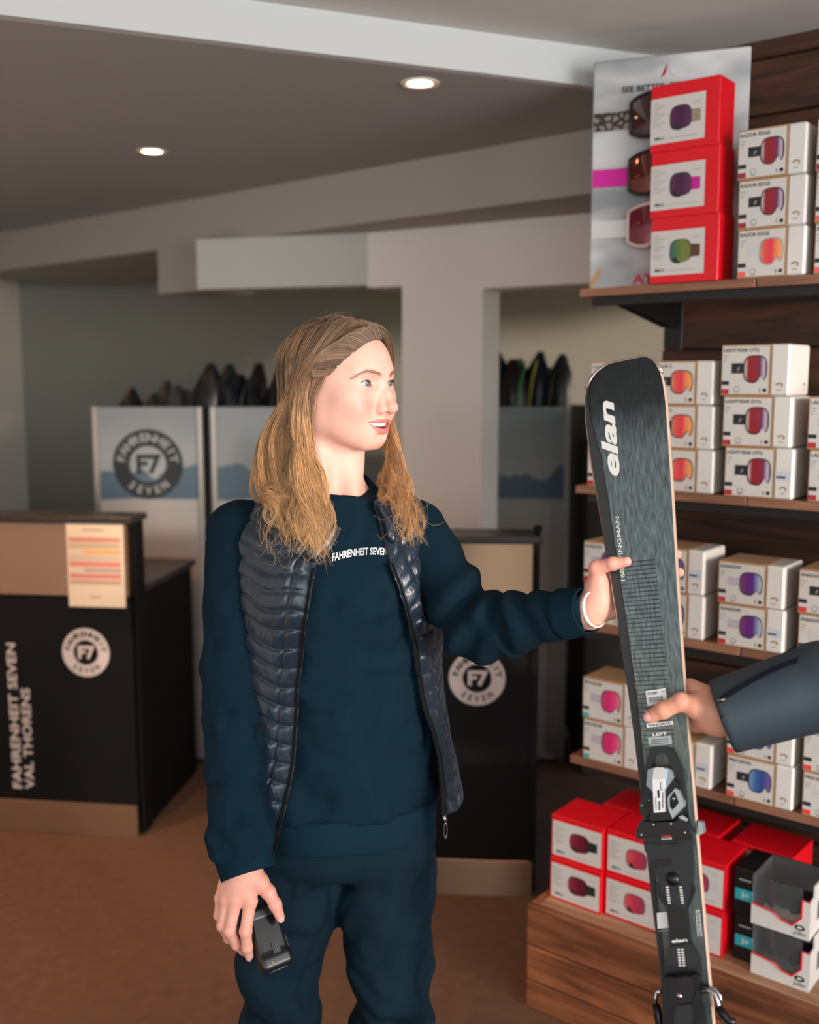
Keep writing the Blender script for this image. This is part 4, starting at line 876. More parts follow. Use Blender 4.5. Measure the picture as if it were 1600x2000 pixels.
# ---------------------------------------------------------------- binding, toe piece (points measured on an 8.335x enlargement at 1230,1440)
Z = lambda x, y: (1230 + x/8.335, 1440 + y/8.335)
ZP_ = lambda L: [Z(*p) for p in L]
bk = M('binding_black', (10, 10, 11), 0.36, spec=0.35); bk2 = M('binding_charcoal', (26, 28, 30), 0.42, spec=0.35); chrome = M('binding_chrome', (190, 192, 196), 0.12, metal=1.0); silver = M('binding_silver', (150, 160, 162), 0.35, metal=0.5); smoke = M('binding_smoke', (120, 132, 140), 0.1, metal=0.6, coat=1.0)
toe = empty('toe_piece'); toe.parent = ski; 
def tb(mb, name): o = mb.build(name, toe); o.matrix_parent_inverse = Matrix.Translation(-Vector(ski.location)); return o
def kring(mb, outer, inner, h0, h1, mat):
    n = len(outer); O = [KP(u, v, h1) for u, v in outer]; I = [KP(u, v, h1) for u, v in inner]
    V = [K(*p, h1) for p in O] + [K(*p, h1) for p in I] + [K(*p, h0) for p in O] + [K(*p, h0) for p in I]; fs = []
    for i in range(n):
        j = (i+1) % n; fs += [(i, j, n+j, n+i), (i, 2*n+i, 2*n+j, j), (n+i, n+j, 3*n+j, 3*n+i)]
    mb.add(V, fs, mat)
g = MB(); kring(g, ZP_([(360, 175), (500, 160), (640, 172), (740, 270), (840, 520), (900, 900), (880, 1250), (300, 1250), (230, 900), (255, 480), (300, 290)]), ZP_([(420, 262), (500, 255), (580, 262), (625, 340), (670, 470), (700, 800), (690, 1150), (380, 1150), (350, 800), (365, 500), (390, 340)]), 0.0, 0.013, bk2); tb(g, 'toe_lever')
g = MB(); quad_px(g, ZP_([(250, 560), (860, 560), (960, 1300), (230, 1300)]), 0.0, 0.007, bk); tb(g, 'base_plate')
g = MB()  # tapering clear-and-chrome housing
for i, (hx, h) in enumerate(((0, 0.020), (1, 0.026))):
    quad_px(g, ZP_([(295, 530), (400, 490), (600, 490), (690, 540), (725, 660), (600, 860), (560, 890), (380, 890), (272, 790)]) if i == 0 else ZP_([(390, 520), (430, 490), (550, 490), (590, 520), (580, 680), (370, 680)]), 0.004, h, smoke if i == 0 else chrome)
tb(g, 'housing')
g = MB(); quad_px(g, ZP_([(280, 800), (380, 895), (560, 890), (720, 670), (800, 760), (800, 960), (620, 960), (640, 1240), (700, 1340), (330, 1370), (340, 1240), (330, 1000), (230, 1100), (150, 1100), (215, 890)]), 0.004, 0.021, bk); tb(g, 'body')
g = MB(); quad_px(g, ZP_([(370, 680), (555, 672), (575, 1215), (395, 1228)]), 0.012, 0.0275, M('binding_label', (206, 208, 210), 0.2, metal=0.4)); tb(g, 'scale_window')
g = MB()
for i in range(7): quad_px(g, ZP_([(405 + 2*i, 990 + i*30), (435 + 2*i, 990 + i*30), (436 + 2*i, 1002 + i*30), (406 + 2*i, 1002 + i*30)]), 0.0276, 0.0278, bk)
quad_px(g, ZP_([(450, 860), (485, 858), (492, 985), (458, 988)]), 0.0276, 0.0278, bk); quad_px(g, ZP_([(470, 1040), (494, 1040), (500, 1190), (476, 1190)]), 0.0276, 0.0278, bk)
for i, (x0, y0, x1, y1) in enumerate(((500, 730, 512, 860), (512, 848, 545, 860), (520, 900, 548, 912), (522, 960, 550, 972), (536, 900, 548, 1160), (524, 1040, 552, 1052), (526, 1100, 554, 1112))): quad_px(g, ZP_([(x0, y0), (x1, y0), (x1, y1), (x0, y1)]), 0.0276, 0.0278, bk2)
tb(g, 'scale_print')
g = MB(); kring(g, ZP_([(620, 980), (740, 830), (790, 850), (880, 1060), (880, 1130), (700, 1330), (640, 1200), (622, 1090)]), ZP_([(640, 1000), (720, 880), (740, 900), (800, 1050), (800, 1070), (700, 1185), (655, 1140), (640, 1080)]), 0.008, 0.023, silver); tb(g, 'wing')
g = MB(); quad_px(g, ZP_([(240, 920), (250, 930), (215, 1110), (180, 1120)]), 0.008, 0.020, silver); tb(g, 'wing')
g = MB(); quad_px(g, ZP_([(150, 1100), (230, 1100), (330, 1000), (330, 1240), (250, 1320), (165, 1230)]), 0.004, 0.018, bk); tb(g, 'wing_mount')
g = MB()
for c in ((730, 995), (305, 1020)):
    x, s = KP(*Z(*c), 0.016); g.tube([K(x, s, 0.010), K(x, s, 0.0185)], [0.0035, 0.003], chrome, 12)
tb(g, 'pivot_screw')
g = MB(); quad_px(g, ZP_([(110, 1500), (170, 1370), (300, 1375), (400, 1390), (760, 1370), (830, 1300), (930, 1340), (1000, 1560), (1000, 1600), (880, 1640), (790, 1590), (360, 1595), (200, 1665), (100, 1640)]), 0.006, 0.025, bk); tb(g, 'toe_wing_plate')
g = MB()
for c in ((185, 1587), (383, 1425), (668, 1412), (897, 1552)):
    x, s = KP(*Z(*c), 0.0255); g.tube([K(x, s, 0.022), K(x, s, 0.0262)], 0.0016, chrome, 8)
tb(g, 'rivet')
g = MB(); quad_px(g, ZP_([(800, 1290), (860, 1270), (950, 1330), (930, 1370), (830, 1330)]), 0.024, 0.027, silver); tb(g, 'side_clip')
g = MB(); quad_px(g, ZP_([(220, 1660), (360, 1600), (1000, 1590), (1010, 1830), (640, 1850), (250, 1870)]), 0.0, 0.016, bk2); tb(g, 'sole_plate')
g = MB(); quad_px(g, ZP_([(430, 1600), (780, 1590), (740, 1690), (480, 1695)]), 0.016, 0.0185, bk); quad_px(g, ZP_([(515, 1640), (685, 1630), (680, 1665), (525, 1668)]), 0.0186, 0.0188, sw); text_px(g, 'GRIP', M('red_print', (190, 40, 40), 0.5), *Z(520, 1628), *Z(680, 1622), 0.003, 0.0189, 0.03); text_px(g, 'WALK', ink, *Z(528, 1664), *Z(680, 1658), 0.0028, 0.0192, 0.03); tb(g, 'grip_badge')
g = MB(); quad_px(g, ZP_([(260, 1720), (400, 1700), (450, 1740), (760, 1725), (820, 1650), (1000, 1640), (1000, 1665), (835, 1672), (770, 1755), (440, 1770), (390, 1730), (260, 1745)]), 0.016, 0.018, bk); tb(g, 'plate_rib')
g = MB(); quad_px(g, [(1364, 1604), (1372, 1607), (1375, 1627), (1367, 1631), (1361, 1628)], -0.014, 0.002, silver); tb(g, 'brake_pad')
# ---------------------------------------------------------------- track between toe and heel, and the heel piece
Y2 = lambda x, y: (1180 + x/2.943, 1320 + y/2.943)
ZY = lambda L: [Y2(*p) for p in L]
trk = empty('binding_track'); trk.parent = ski
def kb2(mb, name, par): o = mb.build(name, par); o.matrix_parent_inverse = Matrix.Translation(-Vector(ski.location)); return o
g = MB(); quad_px(g, ZY([(245, 1005), (505, 995), (510, 1110), (500, 1230), (470, 1340), (355, 1290), (300, 1150), (255, 1060)]), 0.0, 0.013, bk2); kb2(g, 'front_cover', trk)
g = MB(); quad_px(g, ZY([(300, 1190), (500, 1170), (520, 1240), (480, 1340), (360, 1340), (312, 1270)]), 0.0, 0.010, bk); kb2(g, 'side_rail', trk)
g = MB(); quad_px(g, ZY([(270, 1056), (385, 1050), (390, 1095), (318, 1100), (314, 1110), (285, 1112)]), 0.013, 0.0138, bk); kb2(g, 'cover_inlay', trk)
x, s = KP(*Y2(394, 1168), 0.014); g = MB(); g.tube([K(x, s, 0.012), K(x, s, 0.0165)], [0.010, 0.0085], bk, 14); g.tube([K(x, s, 0.0165), K(x, s, 0.0172)], [0.0045, 0.004], bk2, 10); kb2(g, 'adjust_screw', trk)
g = MB(); quad_px(g, ZY([(345, 1190), (460, 1190), (498, 1560), (470, 1740), (400, 1740), (380, 1540)]), 0.0, 0.0115, bk); kb2(g, 'slide_band', trk)
g = MB()
for k in range(7):
    for c in (355, 432): quad_px(g, ZY([(c + k*2, 1212 + k*15), (c + 16 + k*2, 1211 + k*15), (c + 16 + k*2, 1219 + k*15), (c + k*2, 1220 + k*15)]), 0.0136, 0.0140, kw)
    for c in (421, 443): quad_px(g, ZY([(c + k*1.6, 1571 + k*15), (c + 15 + k*1.6, 1570 + k*15), (c + 15 + k*1.6, 1578 + k*15), (c + k*1.6, 1579 + k*15)]), 0.0136, 0.0140, kw)
text_px(g, 'elan', kw, *Y2(390, 1535), *Y2(480, 1526), 0.0042, 0.0125, 0.03); kb2(g, 'scale_print', trk)
g = MB(); quad_px(g, ZY([(372, 1560), (498, 1540), (550, 1640), (560, 1760), (340, 1760), (345, 1650)]), 0.0, 0.013, bk2); kb2(g, 'rear_cover', trk)
heel = empty('heel_piece'); heel.parent = ski
g = MB(); quad_px(g, ZY([(330, 1760), (345, 1735), (520, 1722), (535, 1745), (545, 1850), (530, 1900), (560, 2000), (580, 2120), (330, 2120), (335, 1900)]), 0.002, 0.034, bk); kb2(g, 'heel_housing', heel)
g = MB(); quad_px(g, ZY([(395, 1740), (505, 1730), (520, 1800), (500, 1880), (390, 1890), (378, 1800)]), 0.034, 0.041, bk); kb2(g, 'heel_cap', heel)
g = MB(); quad_px(g, ZY([(420, 1893), (500, 1890), (505, 1990), (480, 2030), (400, 2030), (402, 1960)]), 0.034, 0.044, bk2); kb2(g, 'heel_lever', heel)
x, s = KP(*Y2(432, 1842), 0.042); g = MB(); g.tube([K(x, s, 0.04), K(x, s, 0.0425)], 0.0038, chrome, 12); kb2(g, 'heel_screw', heel)
x0, s0_ = KP(*Y2(560, 1815), 0.022)
for sg, pts in ((1, [(555, 1812), (610, 1808), (640, 1830), (660, 1890), (672, 1950), (690, 2010)]), (-1, [(335, 1815), (305, 1815), (297, 1850), (298, 1900)])):
    P = [K(*KP(*Y2(*q), 0.020), 0.020) for q in pts]; g = MB(); g.tube(P, 0.0030, chrome, 8); kb2(g, 'brake_wire', heel)
    E_ = P[-2] if sg > 0 else P[-2]; g = MB()
    if sg > 0: Q = [K(*KP(*Y2(*q), 0.020), 0.020) for q in ((655, 1900), (690, 1950), (720, 1985), (755, 1990))]
    else: Q = [K(*KP(*Y2(*q), 0.020), 0.020) for q in ((300, 1890), (310, 1940), (318, 2000), (322, 2080))]
    g.tube(Q, [0.005, 0.0058, 0.0055, 0.0045], bk, 10); kb2(g, 'brake_arm', heel)
P = [K(*KP(*Y2(*q), 0.004), 0.004) for q in ((565, 1790), (640, 1800), (668, 1840), (672, 1920))]; g = MB(); g.tube(P, 0.0028, chrome, 8); kb2(g, 'brake_wire', heel)
# ================================================================ the woman: head
HS = 1.05; PSI = R(55)
HC = np.array([-0.1195, 1.848, 1.5905])
_F = np.array([math.sin(PSI), -math.cos(PSI), 0.0]); _Rr = np.array([-math.cos(PSI), -math.sin(PSI), 0.0]); _U = np.array([0, 0, 1.0])
HR = np.stack([_Rr, _F, _U], 1)          # columns: her right, her front, up
def _tilt(Rm, ax, a): return np.array(Matrix.Rotation(a, 3, Vector(ax))) @ Rm
HR = _tilt(HR, _Rr, R(3.0))              # chin a touch up
def h2w(q): return HC + HS*(np.asarray(q, float) @ HR.T)
def w2h(p): return ((p - HC.astype(np.float32)) @ HR.astype(np.float32))/np.float32(HS)
NECK_A = h2w((0, -0.018, -0.055)); NECK_B = WY(655, 1010, 1.875)
EYE_C = (0.0315, 0.0640, 0.0); EYE_R = 0.0122
def almond(q, sx):
    """upper and lower lid lines around an eye; negative inside the opening"""
    x = (q[:, 0]*sx - EYE_C[0])/0.0125; z = q[:, 2] - EYE_C[2] - 0.0016*x
    up = 0.0056*(1 - np.abs(x)**2.0) ; lo_ = -0.0040*(1 - np.abs(x)**2.2)
    return np.maximum(np.maximum(z - up, lo_ - z), (np.abs(x) - 1)*0.0125)
def mouth_curve(x):
    """height of the line between the lips: corners lifted by the smile"""
    a = np.abs(x)/0.0300; return -0.0668 + 0.0050*a**2.0
def head_sdf(q, hair_scalp=True):
    ax = np.abs(q[:, 0]); m = np.stack([ax, q[:, 1], q[:, 2]], 1).astype(np.float32)
    d = ell(q, (0, -0.010, 0.026), (0.0725, 0.094, 0.080))
    d = smin(d, ell(q, (0, 0.022, 0.026), (0.060, 0.060, 0.062)), 0.03)
    d = smin(d, ell(q, (0, 0.026, -0.030), (0.0545, 0.055, 0.066)), 0.03)
    d = smin(d, ell(m, (0.036, 0.032, -0.056), (0.018, 0.030, 0.028)), 0.025)
    d = smin(d, ell(m, (0.046, 0.012, -0.030), (0.018, 0.036, 0.034)), 0.03)
    # jaw and chin
    d = smin(d, cap(m, (0.047, -0.008, -0.054), (0.015, 0.050, -0.0905), 0.016, 0.0145), 0.028)
    d = smin(d, cap(m, (0.050, -0.008, -0.02), (0.047, -0.006, -0.056), 0.020, 0.015), 0.02)
    d = smin(d, ell(q, (0, 0.0570, -0.0925), (0.018, 0.0155, 0.0140)), 0.016)
    # cheekbones, lifted cheeks of the smile
    d = smin(d, ell(m, (0.043, 0.050, -0.020), (0.020, 0.020, 0.016)), 0.022)
    d = smin(d, ell(m, (0.0345, 0.0590, -0.0405), (0.0180, 0.0175, 0.0175)), 0.018)
    # brow ridge
    d = smin(d, cap(m, (0.010, 0.0765, 0.0195), (0.042, 0.0630, 0.0215), 0.0090, 0.0085), 0.016)
    # muzzle
    d = smin(d, ell(q, (0, 0.0580, -0.067), (0.029, 0.0235, 0.026)), 0.018)
    # eye sockets
    d = smax(d, -ell(m, (0.0310, 0.0865, 0.0020), (0.0170, 0.0125, 0.0105)), 0.010)
    # nose
    nose = cap(q, (0, 0.0755, 0.012), (0, 0.0920, -0.018), 0.0072, 0.0075)
    nose = smin(nose, cap(q, (0, 0.0920, -0.018), (0, 0.1005, -0.0375), 0.0075, 0.0086), 0.006)
    nose = smin(nose, ell(q, (0, 0.1015, -0.0400), (0.0098, 0.0088, 0.0082)), 0.009)
    nose = smin(nose, ell(m, (0.0122, 0.0880, -0.0425), (0.0072, 0.0105, 0.0070)), 0.005)
    nose = smin(nose, cap(m, (0.0045, 0.0850, -0.0180), (0.0098, 0.0880, -0.0370), 0.0060, 0.0075), 0.006)
    nose = smin(nose, cap(q, (0, 0.096, -0.0445), (0, 0.086, -0.0505), 0.005, 0.005), 0.005)
    d = smin(d, nose, 0.0085)
    d = smax(d, -ell(m, (0.0064, 0.0945, -0.0490), (0.0034, 0.0058, 0.0036)), 0.002)
    # crease round the wing and nasolabial fold
    # eyelids: a rind round the ball with the almond cut through
    ex = np.stack([m[:, 0], m[:, 1], m[:, 2]], 1)
    lid = sph(ex, EYE_C, EYE_R + 0.0021)
    d = smin(d, lid, 0.0045)
    crease = np.abs(np.linalg.norm((ex - np.array(EYE_C, np.float32))*np.array([1, 1, 1], np.float32), axis=1) - (EYE_R + 0.003)) + np.abs(q[:, 2] - 0.0075 + 9*(ax - 0.0315)**2)*0.9
    al = almond(np.stack([m[:, 0], m[:, 1], m[:, 2]], 1), 1.0)
    cut = np.maximum(al, 0.062 - q[:, 1])
    d = smax(d, -cut, 0.0010)
    # philtrum groove
    d = smax(d, -cap(q, (0, 0.0915, -0.0535), (0, 0.0910, -0.0585), 0.0014, 0.0016), 0.004)
    # lips: tubes following the smile
    xs = q[:, 0]; a = np.clip(np.abs(xs)/0.0300, 0, 1.15); mc = mouth_curve(xs)
    yl = 0.0840 - 0.0145*a**2.0
    gap = 0.0026*np.clip(1 - a**2.2, 0, 1); gpl = 0.0070*np.clip(1 - a**1.8, 0, 1)
    ru = 0.0036*np.clip(1.08 - a**2.6, 0.18, 1) ; rl = 0.0050*np.clip(1.08 - a**2.2, 0.15, 1)
    zu = mc + gap + ru*0.85 + 0.0006*np.cos(a*6); zl = mc - gpl - rl*0.85
    end = np.maximum(np.abs(xs) - 0.0300, 0)
    upl = np.sqrt((q[:, 1] - yl + 0.0016)**2 + ((q[:, 2] - zu)*0.95)**2 + end**2) - ru
    lol = np.sqrt((q[:, 1] - yl + 0.0030)**2 + ((q[:, 2] - zl)*0.95)**2 + end**2) - rl
    d = smin(d, upl, 0.0042); d = smin(d, lol, 0.0046)
    d = smax(d, -(np.abs(q[:, 2] - mc - (gap - gpl)/2)/np.maximum((gap + gpl)/2, 0.0006) - 1)*0.004 - np.where((q[:, 1] > 0.060) & (np.abs(xs) < 0.0297), 0, 1), 0.001)
    d = smax(d, -cap(q, (-0.010, 0.0775, -0.0870), (0.010, 0.0775, -0.0870), 0.0028, 0.0028), 0.009)
    # corner dimple
    # ears
    er = ell(m, (0.0735, -0.030, -0.010), (0.0065, 0.0165, 0.0300))
    er = smax(er, -ell(m, (0.0800, -0.0280, -0.008), (0.0060, 0.0095, 0.0190)), 0.003)
    er = smin(er, ell(m, (0.0705, -0.020, -0.034), (0.0055, 0.0075, 0.0080)), 0.006)
    d = smin(d, er, 0.006)
    return d
def head_world(p):
    q = w2h(p); d = head_sdf(q)*np.float32(HS)
    nk = cap(p, NECK_A, NECK_B, 0.0475, 0.0500)
    nk = smin(nk, cap(p, h2w((0.055, -0.030, -0.045)), WY(640, 985, 1.805), 0.010, 0.008), 0.035)
    nk = smin(nk, cap(p, h2w((-0.055, -0.030, -0.045)), WY(690, 985, 1.805), 0.010, 0.008), 0.035)
    nk = smin(nk, cap(p, NECK_B, WY(500, 1010, 1.885), 0.045, 0.03), 0.05); nk = smin(nk, cap(p, NECK_B, WY(800, 1005, 1.885), 0.045, 0.03), 0.05)
    return smin(d, nk, 0.022)
def build_head(h=0.0016):
    c = HC
    return surface(head_world, c + np.array([-0.19, -0.14, -0.235]), c + np.array([0.20, 0.14, 0.135]), h)
def head_tint(V):
    """pigment per point: lips, brows, flush of cheeks and nose, hair-coloured scalp"""
    q = w2h(V.astype(np.float32)); ax = np.abs(q[:, 0]); n = len(q)
    skin = np.array(lin((234, 184, 166))); col = np.tile(skin, (n, 1))
    def mixin(mask, c): 
        nonlocal col
        col = col*(1 - mask[:, None]) + np.array(lin(c))*mask[:, None]
    g = lambda c, r: np.exp(-(((np.stack([ax, q[:, 1], q[:, 2]], 1) - np.array(c))/np.array(r))**2).sum(1))
    mixin(0.60*g((0.036, 0.066, -0.034), (0.020, 0.03, 0.018)), (222, 110, 100))
    mixin(0.40*g((0.0, 0.106, -0.038), (0.014, 0.014, 0.014)), (216, 110, 100))
    mixin(0.25*g((0.0, 0.08, -0.10), (0.02, 0.03, 0.014)), (222, 140, 124))
    mixin(0.35*g((0.031, 0.075, -0.010), (0.014, 0.02, 0.006)), (206, 130, 118))
    mixin(0.35*g((0.074, -0.02, -0.012), (0.012, 0.03, 0.035)), (214, 110, 96))
    a = np.clip(ax/0.0300, 0, 1.2); mc = mouth_curve(ax); gap = 0.0026*np.clip(1 - a**2.2, 0, 1); gpl = 0.0070*np.clip(1 - a**1.8, 0, 1); ru = 0.0036*np.clip(1.08 - a**2.6, 0.18, 1); rl = 0.0050*np.clip(1.08 - a**2.2, 0.15, 1)
    top = mc + gap + ru*1.75; bot = mc - gpl - rl*1.75; fr = q[:, 1] > 0.066
    sm = lambda x, w: np.clip(x/w + 0.5, 0, 1)
    mixin(0.85*sm(top - q[:, 2], 0.0016)*sm(q[:, 2] - bot, 0.0018)*(a < 1.03)*fr, (204, 102, 106))
    inner = (q[:, 2] - mc < gap*0.9) & (q[:, 2] - mc > -gpl*0.9) & (q[:, 1] < 0.0755) & (q[:, 1] > 0.05) & (a < 1)
    mixin(inner*1.0, (96, 26, 30))
    # lid margins darker with lashes' root colour
    al = almond(np.stack([ax, q[:, 1], q[:, 2]], 1), 1.0); mixin(0.7*np.exp(-(al/0.0011)**2)*(q[:, 1] > 0.06)*(q[:, 2] > -0.001)*(ax > 0.015), (96, 60, 52))
    mixin(0.35*np.exp(-(al/0.0012)**2)*(q[:, 1] > 0.06)*(q[:, 2] <= -0.001)*(ax > 0.015), (190, 104, 96))
    # brows
    bxn = (ax - 0.0335)/0.0235; bz = 0.0205 - np.where(bxn < 0.1, 0.0058, 0.0150)*(bxn - 0.1)**2 ; bw = 0.0034*np.clip(1.0 - 0.55*np.maximum(bxn, 0), 0.3, 1)
    brow = np.exp(-((q[:, 2] - bz)/bw)**2)*sm(1 - np.abs(bxn), 0.25)*(q[:, 1] > 0.045)
    mixin(0.65*brow, (158, 100, 82))
    # scalp under the hair
    hl = hair_mask(q); mixin(hl*0.9, (118, 90, 70))
    return col
def hair_mask(q):
    """1 where the scalp carries hair"""
    y, z, ax = q[:, 1], q[:, 2], np.abs(q[:, 0])
    line = z - (0.0660 - 0.55*np.maximum(ax - 0.018, 0)**1.15*1.6) - (0.052 - y)*-0.55
    front = np.clip((z - 0.073 + (0.070 - y)*0.95 + np.maximum(ax - 0.03, 0)*0.05)/0.012 + 0.5, 0, 1)
    back = (y < -0.030) & (z > -0.060) & (ax < 0.0600)
    side = np.clip((0.008 - y + 0.5*(z - 0.02))/0.014 + 0.5, 0, 1)*np.clip((z - 0.006)/0.014, 0, 1)
    return np.clip(np.maximum(front*(z > 0.02), np.maximum(back*1.0, side*1.0)*(y < 0.03)), 0, 1)
# ---------------------------------------------------------------- skin, eyes, teeth
def attr_mat(name, rough, sss=0.0, bump=0.0, bscale=300, sheen=0.0, spec=0.4):
    if name in MATS: return MATS[name]
    m = bpy.data.materials.new(name); m.use_nodes = True; MATS[name] = m; nt = m.node_tree; b = nt.nodes['Principled BSDF']
    a = nt.nodes.new('ShaderNodeAttribute'); a.attribute_name = 'tint'; nt.links.new(a.outputs['Color'], b.inputs['Base Color']); b.inputs['Roughness'].default_value = rough
    b.inputs['Specular IOR Level'].default_value = spec
    if sss: b.inputs['Subsurface Weight'].default_value = sss; b.inputs['Subsurface Radius'].default_value = (1.0, 0.35, 0.2); b.inputs['Subsurface Scale'].default_value = 0.004
    if bump:
        tc = nt.nodes.new('ShaderNodeTexCoord'); nz = nt.nodes.new('ShaderNodeTexNoise'); nz.inputs['Scale'].default_value = bscale; nt.links.new(tc.outputs['Object'], nz.inputs['Vector'])
        bp = nt.nodes.new('ShaderNodeBump'); bp.inputs['Strength'].default_value = bump; bp.inputs['Distance'].default_value = 0.001; nt.links.new(nz.outputs['Fac'], bp.inputs['Height']); nt.links.new(bp.outputs[0], b.inputs['Normal'])
    return m
skin_m = attr_mat('skin', 0.48, 0.5, 0.08, 500)
eye_m = attr_mat('eyeball', 0.08, 0.0, spec=0.6); tooth_m = M('teeth', (236, 228, 214), 0.25, coat=0.3)
def eyeball(c, r, look, n=28):
    """sphere with iris and pupil painted as pigment around the look direction"""
    V = []; F = []
    for i in range(n + 1):
        th = math.pi*i/n
        for j in range(2*n): ph = math.pi*j/n; V.append((math.sin(th)*math.cos(ph), math.sin(th)*math.sin(ph), math.cos(th)))
    for i in range(n):
        for j in range(2*n): F.append((i*2*n+j, (i+1)*2*n+j, (i+1)*2*n+(j+1) % (2*n), i*2*n+(j+1) % (2*n)))
    V = np.array(V); z = V[:, 2]; ang = np.degrees(np.arccos(np.clip(z, -1, 1)))
    col = np.tile(np.array(lin((232, 226, 224))), (len(V), 1)); ir = ang < 29; col[ir] = lin((120, 158, 170)); col[(ang < 29) & (ang > 24.5)] = lin((60, 84, 96)); col[(ang < 17)] = lin((150, 176, 170)); col[ang < 11] = (0.004, 0.004, 0.005)
    lk = unit(look); q = Vector((0, 0, 1)).rotation_difference(Vector(lk)); Rm = np.array(q.to_matrix())
    return np.asarray(c) + r*(V @ Rm.T), np.array(F), col
def teeth_mesh():
    """upper arch of rounded teeth and a hint of the lower row"""
    g = MB()
    for row, zo, hh in ((1, 0.0002, 0.0070), (0, -0.0085, 0.0045)):
        x = -0.0262
        ws = [0.0050, 0.0056, 0.0058, 0.0062, 0.0086]; ws = [w*0.90 for w in ws]; ws = ws + ws[::-1] if row else [0.005]*10
        x = -sum(ws)/2
        for i, w in enumerate(ws):
            xc = x + w/2; x += w; A = []
            for k, dz in enumerate(np.linspace(-0.5, 0.5, 5)):
                r_ = []
                for dx in np.linspace(-0.5, 0.5, 6):
                    xx = xc + dx*w*(0.99 if abs(dz) < 0.4 else 0.94); aa = abs(xx)/0.0300; yl = (0.0795 if row else 0.0750) - 0.0145*aa**2
                    zz = mouth_curve(np.array([xx]))[0] + zo + hh*dz + (0.0006*(abs(dx)*2)**3 if dz < -0.4 else 0)
                    r_.append(h2w((xx, yl - 0.0010*(abs(dx)*2)**4 - 0.0006*(abs(dz)*2)**4, zz)))
                A.append(r_)
            g.grid(A, tooth_m)
    return g
# ================================================================ the woman: clothes, hands, body
woman = empty('person', (float(WY(660, 1900, 1.85)[0]), 1.85, 0.0)); tag(woman, 'smiling woman with long wavy hair in a navy sweatshirt and quilted vest holding a ski', 'person')
def wpart(o, parent=None):
    o.parent = parent or woman; o.matrix_parent_inverse = Matrix.Translation(-Vector(woman.location)); return o
def wsub(o, parent): o.parent = parent; return o
TYAW = R(10); TL = np.array([math.cos(TYAW), math.sin(TYAW), 0.0]); TF = np.array([math.sin(TYAW), -math.cos(TYAW), 0.0])
TY = 1.855
secs = [(960, 664, 0.070, 0.070), (1000, 664, 0.125, 0.088), (1040, 664, 0.158, 0.100), (1100, 666, 0.170, 0.114), (1170, 668, 0.170, 0.124), (1250, 669, 0.164, 0.118), (1340, 670, 0.160, 0.110), (1430, 671, 0.161, 0.108), (1520, 672, 0.166, 0.112), (1600, 672, 0.167, 0.116), (1700, 668, 0.168, 0.120), (1800, 664, 0.165, 0.120)]
_P = np.array([WY(u, v, TY) for v, u, a, b in secs]); _o = np.argsort(_P[:, 2]); SZ = _P[_o, 2]; SX = _P[_o, 0]; SAa = np.array([s_[2] for s_ in secs])[_o]; SBb = np.array([s_[3] for s_ in secs])[_o]
def tlocal(p):
    z = p[:, 2]; cx = np.interp(z, SZ, SX); dx = p[:, 0] - cx; dy = p[:, 1] - TY
    return dx*TL[0] + dy*TL[1], dx*TF[0] + dy*TF[1], np.interp(z, SZ, SAa), np.interp(z, SZ, SBb)
SHR, ELR, WRR = WY(463, 1040, 1.860), WY(453, 1370, 1.785), W(472, 1668, 1.755)
SHL, ELL_, WRL = W(808, 1040, 1.90), W(930, 1228, 1.765), W(1112, 1198, 1.615)
def torso_sdf(p):
    x, y, a, b = tlocal(p); e = 2.3
    r = (np.abs(x/a)**e + np.abs(y/b)**e)**(1/e); d = (r - 1)*np.minimum(a, b)
    d = np.maximum(d, p[:, 2] - SZ[-1])
    nb = WY(660, 985, 1.875)
    d = smin(d, cap(p, nb, SHR + np.array([0.012, 0, 0.0]), 0.050, 0.050), 0.035); d = smin(d, cap(p, nb, SHL + np.array([-0.012, 0, 0.0]), 0.050, 0.050), 0.035)
    d = smin(d, ell(p, WY(625, 1165, 1.775), (0.062, 0.050, 0.062)), 0.05); d = smin(d, ell(p, WY(728, 1160, 1.785), (0.062, 0.050, 0.062)), 0.05)
    return d
def limb_t(p, a, b): ab = b - a; return np.clip((p - a) @ ab/float(ab @ ab), 0, 1)
HEMZ = WY(600, 1560, TY)[2]
